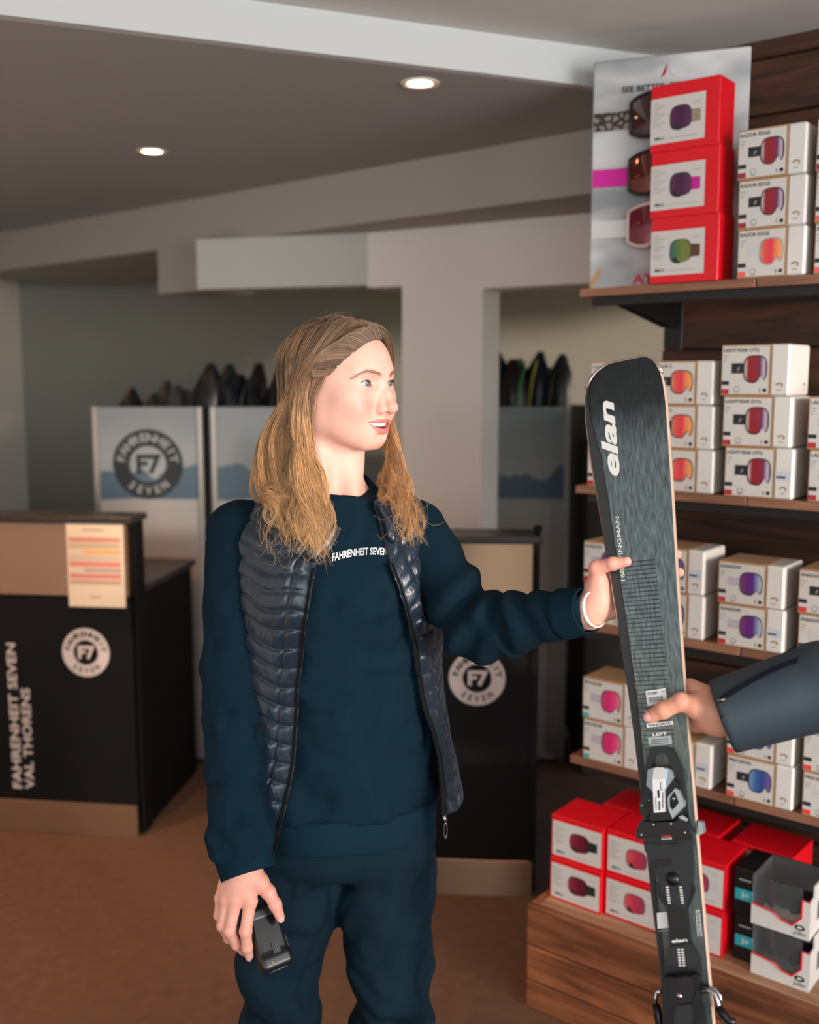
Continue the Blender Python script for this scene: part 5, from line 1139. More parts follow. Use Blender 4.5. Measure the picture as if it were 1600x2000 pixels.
def sweater_sdf(p):
    p = p.astype(np.float32); d = torso_sdf(p)
    # hang folds on the trunk
    x, y, a, b = tlocal(p); z = p[:, 2]; lowz = np.clip((1.15 - z)/0.35, 0, 1)
    d = d - 0.0095*lowz*np.sin(34*x + 7*z + 1.8*np.sin(8*z + 4*x)) - 0.0045*fold_noise(p, 17, 2.0) - 0.0045*np.sin(14*x - 30*z + 2.2*np.sin(9*x + 5*z))*np.clip((z - 0.9)/0.3, 0, 1)*np.clip(np.abs(x)/0.10, 0, 1)
    d = smax(d, HEMZ - 0.006 - z, 0.010)
    aR = smin(cap(p, SHR, ELR, 0.057, 0.0545), cap(p, ELR, WRR, 0.0545, 0.0500), 0.02)
    tR = limb_t(p, SHR, WRR); aR = aR - 0.0035*np.sin(60*z + 5*np.sin(16*p[:, 0] + 6*p[:, 1]) + 8*p[:, 0])*np.exp(-((tR - 0.52)/0.16)**2) - 0.0070*fold_noise(p, 20, 1.0)*np.clip(tR*1.6, 0, 1)
    aR = aR - 0.0060*np.exp(-((tR - 0.93)/0.05)**2)
    aL = smin(cap(p, SHL, ELL_, 0.060, 0.054), cap(p, ELL_, WRL, 0.056, 0.0375), 0.022)
    tL = limb_t(p, ELL_, WRL); fl = np.exp(-((tL - 0.45)/0.32)**2)
    ax_ = (p - ELL_.astype(np.float32)) @ unit(WRL - ELL_).astype(np.float32)
    aL = aL - 0.0062*np.sin(105*ax_ + 2.6*np.sin(30*z) + 14*p[:, 1])*fl*np.clip(ax_/0.03 + 0.6, 0, 1)
    tU = limb_t(p, SHL, ELL_); ru_ = (p - SHL.astype(np.float32)) @ unit(ELL_ - SHL).astype(np.float32)
    aL = aL - 0.0070*np.sin(52*ru_ + 3.0*np.sin(20*p[:, 0] - 12*z) + 1.0)*np.clip(tU*1.3, 0, 1)*(tL < 0.4)
    d = smin(d, aR, 0.028); d = smin(d, aL, 0.028)
    # neck opening is cut lower than the band
    d = smax(d, -cap(p, NECK_B + np.array([0.0, -0.01, -0.02]), NECK_A, 0.0615, 0.060), 0.004)
    # armhole seams: shallow grooves
    d = d + 0.0016*np.exp(-((limb_t(p, SHR, ELR) - 0.04)/0.012)**2)*(aR < 0.01)
    return d
fab = M('navy_fleece', (11, 33, 45), 0.9, var=0.14, scale=90, bump=0.10, bscale=900, spec=0.10)
rib = M('navy_rib', (12, 36, 49), 0.9, spec=0.10)
trouser_m = M('navy_twill', (11, 31, 42), 0.85, var=0.12, scale=60, bump=0.12, bscale=700, spec=0.12)
lo = np.array([-0.44, 1.40, HEMZ - 0.02]); hi = np.array([0.33, 2.05, 1.46])
V, F = surface(sweater_sdf, lo, hi, 0.0056)
sweat = wpart(link('sweatshirt', npmesh('sweatshirt', V, F, [fab])))
tag(sweat, 'navy crew-neck sweatshirt')
def ribbed_ring(name, rings, mat, n=150, amp=0.0006, parent=None, rfreq=2, inner=True):
    """rings: list of (center, e1, e2, r1, r2); alternating ribs around"""
    A = []
    for (c, e1, e2, r1, r2, sc) in rings:
        row = []
        for j in range(n):
            an = 2*math.pi*j/n; k = amp*sc*(1 if (j//(rfreq//2 or 1)) % 2 else -1)
            row.append(c + e1*(r1 + k)*math.cos(an) + e2*(r2 + k)*math.sin(an))
        A.append(row)
    g = MB(); g.grid(A, mat, True, closed=True); o = g.build(name); return wsub(o, parent) if parent else wpart(o)
def frame(d, up=(0, 0, 1)):
    d = unit(d); e1 = unit(np.cross(d, up)); return d, e1, np.cross(d, e1)
def cuff(a, b, r0, r1, name='cuff', flat=1.0):
    d, e1, e2 = frame(b - a, (0, 1, 0.2)); R_ = []
    L = np.linalg.norm(b - a)
    for t, r, sc in ((-0.05, r0*0.90, 0), (0.0, r0*0.99, 0.5), (0.04, r0*1.02, 1), (0.2, r0*1.01, 1), (0.5, (r0 + r1)/2, 1), (0.8, r1*1.01, 1), (0.95, r1*1.0, 1), (1.0, r1*0.985, 0.4), (0.99, r1*0.93, 0), (0.75, r1*0.90, 0)): R_.append((a + d*L*t, e1, e2, r, r*flat, sc))
    return ribbed_ring(name, R_, rib, 128, 0.0007, sweat)
cuff(W(470, 1640, 1.768), W(486, 1708, 1.748), 0.0520, 0.0475)
cuff(WRL - unit(WRL - ELL_)*0.012, WRL + unit(WRL - ELL_)*0.038, 0.0400, 0.0365)
# hem band follows the trunk section
rows_ = []
for t, off, sc in ((0.0, -0.004, 0), (0.02, 0.001, 0.5), (0.10, 0.0030, 1), (0.5, 0.0042, 1), (0.92, 0.0030, 1), (0.98, 0.0015, 0.5), (1.0, -0.002, 0), (0.9, -0.006, 0)):
    z = HEMZ + 0.004 - t*0.064; cx = np.interp(z, SZ, SX); a = np.interp(z, SZ, SAa) + off; b = np.interp(z, SZ, SBb) + off; row = []
    n = 420
    for j in range(n):
        an = 2*math.pi*j/n; e = 2/2.3; c_, s_ = math.cos(an), math.sin(an); k = 0.00055*sc*(1 if (j//1) % 2 else -1)
        x = math.copysign(abs(c_)**e, c_)*(a + k); y = math.copysign(abs(s_)**e, s_)*(b + k); wob = 1 + 0.012*math.sin(3*an + 1) + 0.01*math.sin(7*an)
        q = np.array([cx, TY, z]) + TL*x*wob + TF*y*wob; row.append(q)
    rows_.append(row)
g = MB(); g.grid(rows_, rib, True, closed=True); wsub(g.build('hem_band'), sweat)
# neck band
cN = WY(663, 960, 1.865); dN = unit(np.array([0.05, -0.42, 1.0])); e1 = unit(np.cross(dN, (0, 1, 0))); e2 = np.cross(dN, e1)
R_ = [(cN + dN*h_, e1, e2, r_, r_*1.10, s_) for h_, r_, s_ in ((-0.022, 0.080, 0), (-0.014, 0.0785, 0.6), (-0.006, 0.0740, 1), (0.004, 0.0675, 1), (0.012, 0.0620, 0.8), (0.0145, 0.0595, 0.3), (0.012, 0.0570, 0), (-0.004, 0.056, 0))]
ribbed_ring('neck_band', R_, rib, 160, 0.0005, sweat)
# chest lettering wraps onto the cloth
def trace(f, u, v, t0=1.45, t1=2.2):
    o = np.array([0, 0, EYE]); d = W(u, v, 1.0) - o; t = t0
    for _ in range(60):
        q = f(np.array([o + d*t], np.float32))[0]
        if q < 0.0003: break
        t += q*0.8/np.linalg.norm(d)
        if t > t1: break
    return o + d*t
def trace_many(f, UV, t0=1.45, t1=2.3, n=60):
    o = np.array([0, 0, EYE]); D = np.array([W(u, v, 1.0) - o for u, v in UV]); T = np.full(len(D), t0)
    for _ in range(n): T = np.minimum(T + np.maximum(f((o + D*T[:, None]).astype(np.float32)), -0.01)*0.8, t1)
    return o + D*T[:, None]
tv, tf = text_geo('FAHRENHEIT SEVEN', 0.03); tx = tv[:, 0]/(tv[:, 0].max() - tv[:, 0].min())
UV = np.stack([703 + tx*108, 1084.5 - tx*12 + 14*tx*tx*1.6 - tv[:, 1]*(13.5 - 1.5*tx)], 1)
PT = trace_many(lambda p: sweater_sdf(p) - 0.0006, UV); g = MB(); g.add(PT, tf, M('chest_print', (212, 214, 214), 0.6)); wsub(g.build('chest_lettering'), sweat)
# ---------------------------------------------------------------- trousers and shoes
LR = [WY(572, 1640, 1.85), WY(561, 1770, 1.845), WY(543, 1905, 1.83), np.array([-0.245, 1.87, 0.09])]
LL = [WY(758, 1640, 1.86), WY(753, 1770, 1.855), WY(764, 1910, 1.845), np.array([-0.035, 1.885, 0.09])]
def trouser_sdf(p):
    p = p.astype(np.float32); z = p[:, 2]
    x, y, a, b = tlocal(p); r = (np.abs(x/(a*0.985))**2.3 + np.abs(y/(b*0.96))**2.3)**(1/2.3); pel = (r - 1)*0.11
    pel = smax(smax(pel, z - HEMZ - 0.01, 0.01), (HEMZ - 0.13) - z, 0.05)
    d = pel
    for P_, ph in ((LR, 0.0), (LL, 2.0)):
        l = chain(p, P_, [0.090, 0.0915, 0.076, 0.064], 0.02)
        kz = P_[2][2]
        l = l - 0.0085*np.sin(44*(z + 0.35*(p[:, 0] - P_[2][0])) + ph + 2.2*np.sin(12*p[:, 0] + 9*p[:, 1] + ph))*np.exp(-((z - kz + 0.06)/0.13)**2) - 0.0060*fold_noise(p, 18, ph)*np.clip((0.80 - z)/0.1, 0, 1) - 0.003*np.exp(-((p[:, 0] - P_[1][0] + 0.01)/0.010)**2)*(p[:, 1] < P_[1][1])*np.clip((kz + 0.1 - z)/0.1, 0, 1)
        d = smin(d, l, 0.020)
    # pocket mouth creases
    if SEAM: d = smax(d, -chain(p, SEAM, [0.0022]*len(SEAM), 0.001), 0.004)
    d = smax(d, 0.085 - z, 0.008)
    return d
SEAM = None; SEAM = list(trace_many(trouser_sdf, [(716, 1640), (712, 1680), (700, 1725), (682, 1765), (662, 1800)]))
V, F = surface(trouser_sdf, np.array([-0.38, 1.68, 0.07]), np.array([0.14, 2.02, HEMZ + 0.03]), 0.0062)
tr = wpart(link('trousers', npmesh('trousers', V, F, [trouser_m])))
tag(tr, 'navy straight-leg trousers')
shoe_m = M('shoe_black', (28, 28, 30), 0.6); sole_m = M('shoe_sole', (206, 204, 200), 0.6)
for P_, yaw in ((LR[3], R(-8)), (LL[3], R(14))):
    fwd = np.array([math.sin(yaw), -math.cos(yaw), 0]); sd = np.array([math.cos(yaw), math.sin(yaw), 0]); Rm = np.stack([sd, -fwd, np.array([0, 0, 1.0])], 1).astype(np.float32); base = np.array([P_[0], P_[1], 0])
    def shoe(p):
        d = ell(p, base + fwd*0.085 + np.array([0, 0, 0.042]), (0.045, 0.125, 0.040), Rm); d = smin(d, cap(p, base + np.array([0, 0, 0.05]), base + np.array([0, 0, 0.10]), 0.044, 0.042), 0.03)
        d = smin(d, ell(p, base - fwd*0.02 + np.array([0, 0, 0.045]), (0.042, 0.055, 0.045), Rm), 0.02); return smax(d, 0.020 - p[:, 2], 0.004)
    V, F = surface(shoe, base + np.array([-0.15, -0.25, 0.0]), base + np.array([0.15, 0.12, 0.16]), 0.006); sh = wpart(link('shoe', npmesh('shoe', V, F, [shoe_m])))
    g = MB(); n = 28; ring = []
    for j in range(n):
        an = 2*math.pi*j/n; yy = math.sin(an)*0.145 + 0.06; w = 0.044*(1 - 0.18*math.sin(an - 0.6)**2); ring.append(base + sd*math.cos(an)*w + fwd*yy)
    g.grid([[q*np.array([1, 1, 0]) + np.array([0, 0, z]) for q in ring] for z in (0.0, 0.012, 0.024)], sole_m, True, closed=True); g.add([q*np.array([1, 1, 0]) for q in ring], [tuple(range(n))[::-1]], sole_m); wsub(g.build('sole'), sh)
# ---------------------------------------------------------------- hands (joints placed by eye on the picture, with depth)
def hand_sdf(fingers, palm, wrist, kf=0.0035):
    def f(p):
        p = p.astype(np.float32); d = None
        for a, b, ra, rb in palm: e = cap(p, a, b, ra, rb); d = e if d is None else smin(d, e, 0.012)
        for pts, rad in fingers:
            e = chain(p, pts, rad, 0.003)
            # knuckle swell
            for q, r_ in zip(pts[1:-1], rad[1:-1]): e = smin(e, sph(p, q, r_*1.04), 0.004)
            d = smin(d, e, 0.0055)
        return d
    return f
def bounds(L, m): A = np.array(L); return A.min(0) - m, A.max(0) + m
def nail(mb, tip, prev, nrm, r, mat):
    """thin curved plate on the finger's back near its end"""
    d = unit(tip - prev); n_ = unit(nrm - d*np.dot(nrm, d)); s_ = np.cross(d, n_); A = []
    for t in np.linspace(-0.2, 1.15, 6):
        w = 0.80 if t < 0.9 else 0.62
        A.append([tip + d*r*(t*0.95 - 0.15) + (n_*math.cos(a) + s_*math.sin(a)*0.95)*(r*(1.03 if t < 0.6 else 1.0 - 0.35*(t - 0.6))) for a in np.linspace(-w, w, 7)])
    mb.grid(A, mat)
nail_m = M('nail', (232, 172, 160), 0.25, coat=0.3)
HZ0 = 1.745
RH = dict(
 index=([W(489, 1760, 1.738), W(480, 1819, 1.728), W(483, 1850, 1.738), W(487, 1867, 1.747)], [0.0108, 0.0100, 0.0088, 0.0075]),
 middle=([W(461, 1757, 1.738), W(449, 1818, 1.735), W(462, 1844, 1.752), W(475, 1857, 1.768)], [0.0108, 0.0100, 0.0088, 0.0078]),
 ring=([W(443, 1757, 1.745), W(435, 1808, 1.745), W(447, 1832, 1.766), W(462, 1845, 1.782)], [0.0100, 0.0093, 0.0083, 0.0073]),
 little=([W(431, 1754, 1.757), W(427.5, 1788, 1.759), W(436, 1812, 1.775), W(450, 1824, 1.790)], [0.0088, 0.0080, 0.0073, 0.0065]),
 thumb=([W(506, 1722, 1.748), W(524, 1742, 1.742), W(538, 1767, 1.736), W(547, 1791, 1.738)], [0.0145, 0.0118, 0.0102, 0.0080]))
wr = W(478, 1690, 1.755)
RHp = [(wr, W(475, 1715, 1.752), 0.026, 0.026), (W(470, 1712, 1.752), RH['index'][0][0], 0.0205, 0.0125), (W(464, 1712, 1.752), RH['middle'][0][0], 0.0205, 0.0125), (W(456, 1712, 1.757), RH['ring'][0][0], 0.0190, 0.0118), (W(450, 1712, 1.762), RH['little'][0][0], 0.0165, 0.0105), (W(490, 1708, 1.752), RH['thumb'][0][0], 0.020, 0.0165)]
rh = hand_sdf(list(RH.values()), RHp, wr); allp = [q for a in RH.values() for q in a[0]] + [wr, W(470, 1640, 1.768)]
def rh_full(p):
    # tendons and web stay soft; wrist runs up inside the cuff
    return smin(rh(p), cap(p.astype(np.float32), wr, W(470, 1620, 1.77), 0.0255, 0.027), 0.012)
l_, h_ = bounds(allp, 0.035); VR, FR = surface(rh_full, l_, h_, 0.0016)
TK = 0.011
def ks(u, v, h): return K(*KP(u, v, h), h)
LH = dict(
 thumb=([ks(1168, 1141, -0.010), ks(1166, 1110, 0.004), ks(1197, 1101, 0.0100), ks(1224, 1097, 0.0085)], [0.0150, 0.0118, 0.0096, 0.0074]),
 index=([ks(1188, 1120, -0.034), ks(1250, 1098, -0.026), ks(1294, 1088, -0.0225), ks(1322, 1083, -0.0195)], [0.0105, 0.0094, 0.0082, 0.0072]),
 middle=([ks(1192, 1146, -0.036), ks(1255, 1130, -0.026), ks(1298, 1123, -0.0225), ks(1327, 1118, -0.0195)], [0.0105, 0.0096, 0.0084, 0.0074]),
 ring=([ks(1194, 1172, -0.036), ks(1250, 1164, -0.026), ks(1284, 1158, -0.0225), ks(1312, 1153, -0.0205)], [0.0100, 0.0090, 0.0080, 0.0070]),
 little=([ks(1194, 1196, -0.034), ks(1238, 1194, -0.025), ks(1264, 1190, -0.0220), ks(1288, 1186, -0.0205)], [0.0088, 0.0080, 0.0072, 0.0064]))
wl = ks(1152, 1196, -0.026); 
LHp = [(wl, ks(1172, 1172, -0.026), 0.0250, 0.0225), (ks(1168, 1160, -0.024), LH['index'][0][0], 0.019, 0.0125), (ks(1170, 1168, -0.026), LH['middle'][0][0], 0.020, 0.0128), (ks(1172, 1180, -0.028), LH['ring'][0][0], 0.020, 0.0122), (ks(1172, 1190, -0.028), LH['little'][0][0], 0.0195, 0.0112), (ks(1162, 1182, -0.022), LH['thumb'][0][0], 0.021, 0.0165)]
lh = hand_sdf(list(LH.values()), LHp, wl)
def lh_full(p):
    p = p.astype(np.float32); d = smin(lh(p), cap(p, wl, WRL - unit(WRL - ELL_)*0.02, 0.0245, 0.026), 0.012)
    # palm is pressed flat on the ski: keep out of the ski's thickness
    q = p - KA.astype(np.float32); h_ = q @ KN.astype(np.float32); x_ = q @ KR.astype(np.float32); s_ = q @ KX.astype(np.float32)
    l = np.interp(s_, rows[:, 0], rows[:, 1]); r = np.interp(s_, rows[:, 0], rows[:, 2])
    kd = np.maximum(np.maximum(h_ - 0.0008, -TH - 0.0008 - h_), np.maximum(l - x_, x_ - r) - 0.0005)
    return smax(d, -kd, 0.0015)
allp = [q for a in LH.values() for q in a[0]] + [wl, WRL - unit(WRL - ELL_)*0.03]
l_, h_ = bounds(allp, 0.034); VL, FL = surface(lh_full, l_, h_, 0.0016)
def hand_tint(V, H, base=(228, 168, 148)):
    col = np.tile(np.array(lin(base)), (len(V), 1)); red = np.array(lin((216, 118, 104)))
    for nm, (pts, rad) in H.items():
        for i, q in enumerate(pts):
            w = (0.5 if i == len(pts) - 1 else 0.28)*np.exp(-(np.linalg.norm(V - q, axis=1)/(rad[i]*1.3))**2); col = col*(1 - w[:, None]) + red*w[:, None]
    return col
# hidden trunk and limbs under the clothes, coarse
def under(p):
    p = p.astype(np.float32); d = np.maximum(torso_sdf(p) + 0.022, HEMZ - 0.10 - p[:, 2])
    d = smin(d, chain(p, [SHR, ELR, wr], [0.04, 0.036, 0.026], 0.02), 0.03); d = smin(d, chain(p, [SHL, ELL_, wl], [0.04, 0.036, 0.0235], 0.02), 0.03)
    d = smin(d, chain(p, LR, [0.07, 0.068, 0.052, 0.036], 0.02), 0.03); d = smin(d, chain(p, LL, [0.07, 0.068, 0.052, 0.036], 0.02), 0.03)
    return d
VU, FU = surface(under, np.array([-0.42, 1.42, 0.03]), np.array([0.34, 2.04, 1.42]), 0.016)
VU = VU[:]; 
Vh, Fh = build_head()
sets = [(Vh, Fh, 0), (VR, FR, 0), (VL, FL, 0), (VU, FU, 0)]
cols = [head_tint(Vh), hand_tint(VR, RH), hand_tint(VL, LH), np.tile(np.array(lin((228, 172, 152))), (len(VU), 1))]
LOOK = unit(np.array([1.0, -0.55, 0.0]))
for sx in (1, -1):
    c = h2w((sx*EYE_C[0], EYE_C[1], EYE_C[2])); V, F, cc = eyeball(c, EYE_R*HS, LOOK); sets.append((V, F, 1)); cols.append(cc)
tm = teeth_mesh(); tv_ = np.array(tm.v); sets.append((tv_, np.array(tm.f), 2)); cols.append(np.ones((len(tv_), 3)))
nm_ = MB()
for H, keys, nr in ((RH, ('index', 'middle', 'thumb'), np.array([-0.25, -1, 0.1])), (LH, ('thumb',), KN + 0.6*np.array([0, 0, 1]))):
    for k_ in keys:
        pts, rad = H[k_]; nail(nm_, pts[-1], pts[-2], nr if k_ != 'thumb' or H is LH else np.array([0.35, -1, 0.2]), rad[-1], nail_m)
sets.append((np.array(nm_.v), np.array(nm_.f), 3)); cols.append(np.ones((len(nm_.v), 3)))
V, F, mi = joinsets(sets); me = npmesh('body', V, F, [skin_m, eye_m, tooth_m, nail_m], True, mi); vcol(me, np.concatenate(cols)); body = wpart(link('body', me))
# white wristband on her ski hand
wb = unit(WRL - ELL_); cB = WRL + wb*0.050; d_, e1, e2 = frame(wb, (0, 1, 0.2)); g = MB()
A = [[cB + d_*dz + (e1*math.cos(a) + e2*math.sin(a))*(0.0268 + dr) for a in np.linspace(0, 2*math.pi, 48, endpoint=False)] for dz, dr in ((-0.004, 0), (-0.004, 0.0018), (0.004, 0.0018), (0.004, 0), (-0.004, 0))]
g.grid(A, M('wristband_white', (226, 224, 220), 0.5), True, closed=True); wpart(g.build('wristband'))
# ---------------------------------------------------------------- handheld scanner
sA, sB = W(506, 1772, 1.775), W(541, 1888, 1.745); sx_d = unit(sB - sA); fr_ = unit(np.array([0.50, -1.0, 0.25])); fr_ = unit(fr_ - sx_d*np.dot(fr_, sx_d)); sd_ = np.cross(fr_, sx_d); sd_ = sd_ if sd_[0] > 0 else -sd_
Lh = np.linalg.norm(sB - sA)/2; Cc = (sA + sB)/2; Rm = np.stack([sd_, fr_, sx_d], 1).astype(np.float32)
scn = empty('handheld_scanner', Cc); tag(scn, 'black handheld barcode scanner gripped in her lowered hand', 'scanner')
def spart(o): o.parent = scn; o.matrix_parent_inverse = Matrix.Translation(-Vector(scn.location)); return o
pl = M('scanner_black', (18, 19, 20), 0.38, coat=0.15); pl2 = M('scanner_dark', (10, 10, 11), 0.5)
def Q(x, y, z): return Cc + sd_*x + fr_*y + sx_d*z
def scan_body(p):
    p = p.astype(np.float32); d = bx3(p, Cc, (0.0270, 0.0150, Lh + 0.004), Rm, 0.010); d = smin(d, bx3(p, Q(0, 0.003, Lh*0.78), (0.0285, 0.0165, Lh*0.26), Rm, 0.009), 0.006)
    return smax(d, -bx3(p, Q(0, 0.018, -0.006), (0.020, 0.003, Lh*0.55), Rm, 0.002), 0.002)
V, F = surface(scan_body, Cc - 0.085, Cc + 0.085, 0.0024); spart(link('shell', npmesh('shell', V, F, [pl])))
def obox(mb, c, hx, hy, hz, mat):
    P = [Q(c[0] + sx*hx, c[1] + sy*hy, c[2] + sz*hz) for sz in (-1, 1) for sy in (-1, 1) for sx in (-1, 1)]
    mb.add(P, [(0, 1, 3, 2), (4, 6, 7, 5), (0, 4, 5, 1), (2, 3, 7, 6), (0, 2, 6, 4), (1, 5, 7, 3)], mat)
g = MB(); obox(g, (0.0005, 0.0150, -0.006), 0.0185, 0.0008, Lh*0.52, M('scanner_screen', (8, 8, 9), 0.15)); spart(g.build('recessed_panel'))
g = MB(); obox(g, (0.004, 0.0170, 0.020), 0.0065, 0.0014, 0.0090, pl2); spart(g.build('contact_slot'))
g = MB()
for dz in (0.016, 0.024): g.tube([Q(0.005, 0.018, dz), Q(0.005, 0.0190, dz)], 0.0010, chrome, 8)
spart(g.build('contact_pin'))
g = MB(); n = 22; ring = [(0.015*math.copysign(abs(math.cos(a))**0.6, math.cos(a)), 0.0068*math.copysign(abs(math.sin(a))**0.6, math.sin(a))) for a in np.linspace(0, 2*math.pi, n, endpoint=False)]
g.add([Q(x, y + 0.003, Lh + 0.0046) for x, y in ring], [tuple(range(n))], M('scanner_window', (64, 14, 30), 0.1, coat=1.0)); g.tube([Q(x*1.08, y*1.1 + 0.003, Lh + 0.0042) for x, y in ring] + [Q(ring[0][0]*1.08, ring[0][1]*1.1 + 0.003, Lh + 0.0042)], 0.0012, M('scanner_trim', (70, 74, 76), 0.3), 6); spart(g.build('scan_window'))
g = MB(); g.tube([Q(-0.009, 0.0165, 0.041), Q(-0.009, 0.0200, 0.041)], 0.0012, M('yellow_dot', (214, 186, 40), 0.4), 8); spart(g.build('marker_dot'))
g = MB(); obox(g, (0.0272, 0.001, 0.018), 0.0012, 0.006, 0.012, pl2); spart(g.build('side_button'))
# ================================================================ quilted vest, open at the front
def vest_off(th, z):
    """how far the vest stands off the trunk"""
    low = np.clip((1.10 - z)/0.34, 0, 1)**1.3
    return 0.013 + 0.022*low*(0.6 + 0.4*np.cos(th*0.5)**2) + 0.020*low*np.exp(-((th - R(58))/R(30))**2) + 0.026*low*np.exp(-((th + R(115))/R(35))**2)
zipL = [(648, 1062), (628, 1090), (609, 1130), (599, 1190), (590, 1260), (580, 1340), (577, 1420), (570, 1500), (553, 1585), (541, 1630), (530, 1690)]
zipR = [(757, 1050), (759, 1078), (772, 1130), (797, 1200), (812, 1260), (820, 1320), (834, 1390), (849, 1430), (861, 1480), (867, 1540), (868, 1592)]
def th_of(P):
    x, y, a, b = tlocal(P.astype(np.float32)); return np.arctan2(x, y)
def vtrace(uv): 
    f = lambda p: torso_sdf(p) - vest_off(th_of(p), p[:, 2])
    return trace_many(f, uv)
PL_, PR_ = vtrace(zipL), vtrace(zipR); thL, thR = th_of(PL_), th_of(PR_)
iL = np.argsort(PL_[:, 2]); iR = np.argsort(PR_[:, 2])
zbotL, zbotR = PL_[-1, 2], PR_[-1, 2]
ZV0 = 1.235
NR, NCOL = 250, 430
u_ = np.linspace(0, 1, NR); frac_h = 0.80
col = np.linspace(0, 1, NCOL); 
def vest_rays():
    P0 = np.zeros((NR, NCOL, 3)); D = np.zeros((NR, NCOL, 3)); TH = np.zeros((NR, NCOL)); S_ = np.zeros((NR, NCOL)); ZN = np.zeros((NR, NCOL))
    for i, u in enumerate(u_):
        zmid = None
        for_z = np.where(True, 0, 0)
        # bottom edge drops from right front panel to left
        zb = zbotR + (zbotL - zbotR)*np.clip(1 - np.abs(col*2 - 0)**1.0, 0, 1)
        if u < frac_h: z = zb + (ZV0 - zb)*(u/frac_h); el = np.zeros(NCOL)
        else: z = np.full(NCOL, ZV0); el = np.full(NCOL, R(72)*((u - frac_h)/(1 - frac_h)))
        a = np.interp(z + np.sin(el)*0.10, PL_[iL, 2], thL[iL]); b = np.interp(z + np.sin(el)*0.10, PR_[iR, 2], thR[iR])
        th = a + (b - 2*math.pi - a)*col
        cx = np.interp(z, SZ, SX)
        P0[i] = np.stack([cx, np.full(NCOL, TY), z], 1)
        dh = TL[None]*np.sin(th)[:, None] + TF[None]*np.cos(th)[:, None]
        D[i] = dh*np.cos(el)[:, None] + np.array([0, 0, 1.0])*np.sin(el)[:, None]; TH[i] = th; S_[i] = col; ZN[i] = z
    return P0, D, TH
P0, D, TH_ = vest_rays(); p0 = P0.reshape(-1, 3); dd = D.reshape(-1, 3); th = ((TH_.reshape(-1) + math.pi) % (2*math.pi)) - math.pi
t_lo = np.full(len(p0), 0.02); t_hi = np.full(len(p0), 0.34)
zz0 = p0[:, 2]; off0 = vest_off(th, zz0)
for _ in range(26):
    tm_ = (t_lo + t_hi)/2; inside = torso_sdf((p0 + dd*tm_[:, None]).astype(np.float32)) - off0 < 0; t_lo = np.where(inside, tm_, t_lo); t_hi = np.where(inside, t_hi, tm_)
base_ = p0 + dd*t_lo[:, None]
# quilting: rows of down held by stitch lines that rise away from the zip
zc_ = base_[:, 2]; cols_ = np.tile(col, NR); rad = 0.15
dz_ = np.minimum(cols_, 1 - cols_)*2*math.pi*rad*0.8
slope = np.where(cols_ < 0.5, 0.16, 0.52); arc = np.minimum(dz_, 0.16)
coord = base_[:, 2] - slope*arc + 0.006*np.sin(9*th + 3*zc_) + np.where(zc_ > ZV0, 0.0, 0.0)
up_ = np.clip((np.linalg.norm(base_ - p0, axis=1)*0 + np.arcsin(np.clip(dd[:, 2], -1, 1)))/R(72), 0, 1); coord = coord + up_*0.03
PER = 0.0335; q_ = coord/PER; f_ = q_ - np.floor(q_); row = np.floor(q_)
puff = (1 - np.abs(2*f_ - 1)**4.5)**0.8
seam = 1 - puff
arcpos = th*rad
wr_ = np.sin(arcpos*150 + row*2.7 + 3*np.sin(row*1.9 + arcpos*35) + 5*f_) * (0.35 + 0.65*np.sin(arcpos*37 + row*4.1)**2)
wr2 = fold_noise(np.stack([arcpos*1.0, coord*0.5, row*0.37], 1), 34, 0.7)
plk = np.clip((dz_ - 0.006)/0.012, 0, 1)     # flat placket by the zip
cre = 1 - 2*np.abs(np.sin(arcpos*95 + row*2.1 + 1.6*np.sin(arcpos*33 + row*3.3) + 0.8*np.sin(f_*3.0 + row)))**0.7
near = 0.35 + 0.65*np.abs(2*f_ - 1)**1.5
h_ = 0.0072*puff*(0.30 + 0.70*plk)*(0.85 + 0.3*fold_noise(np.stack([arcpos, row*0.21, row*0.13], 1), 22, 0.3)) + (0.0013*cre*near + 0.0012*wr2)*puff*plk
side = np.exp(-((dz_ - 0.030)/0.0025)**2); h_ = h_*(1 - 0.6*side)
VV = base_ + dd*h_[:, None]
inner = base_ - dd*0.006
# armholes
def armh(P): return np.minimum(cap(P, SHR + np.array([0.004, 0, 0.0]), ELR + np.array([0.0, 0.03, 0]), 0.078, 0.070), cap(P, SHL + np.array([0.012, 0, -0.004]), ELL_, 0.071, 0.066))
armm = armh(VV)
keepv = (armm > 0) | (VV[:, 2] < 1.13)
neck = np.linalg.norm((VV - NECK_B)[:, :2], axis=1); keepv &= ~((VV[:, 2] > 1.395) | ((dd[:, 2] > 0.5) & (neck < 0.066)))
ii, jj = np.meshgrid(np.arange(NR - 1), np.arange(NCOL - 1), indexing='ij'); a_ = (ii*NCOL + jj).ravel(); Fq = np.stack([a_, a_ + NCOL, a_ + NCOL + 1, a_ + 1], 1)
Fq = Fq[keepv[Fq].all(1)]
NV = len(VV); Fi = Fq[:, ::-1] + NV
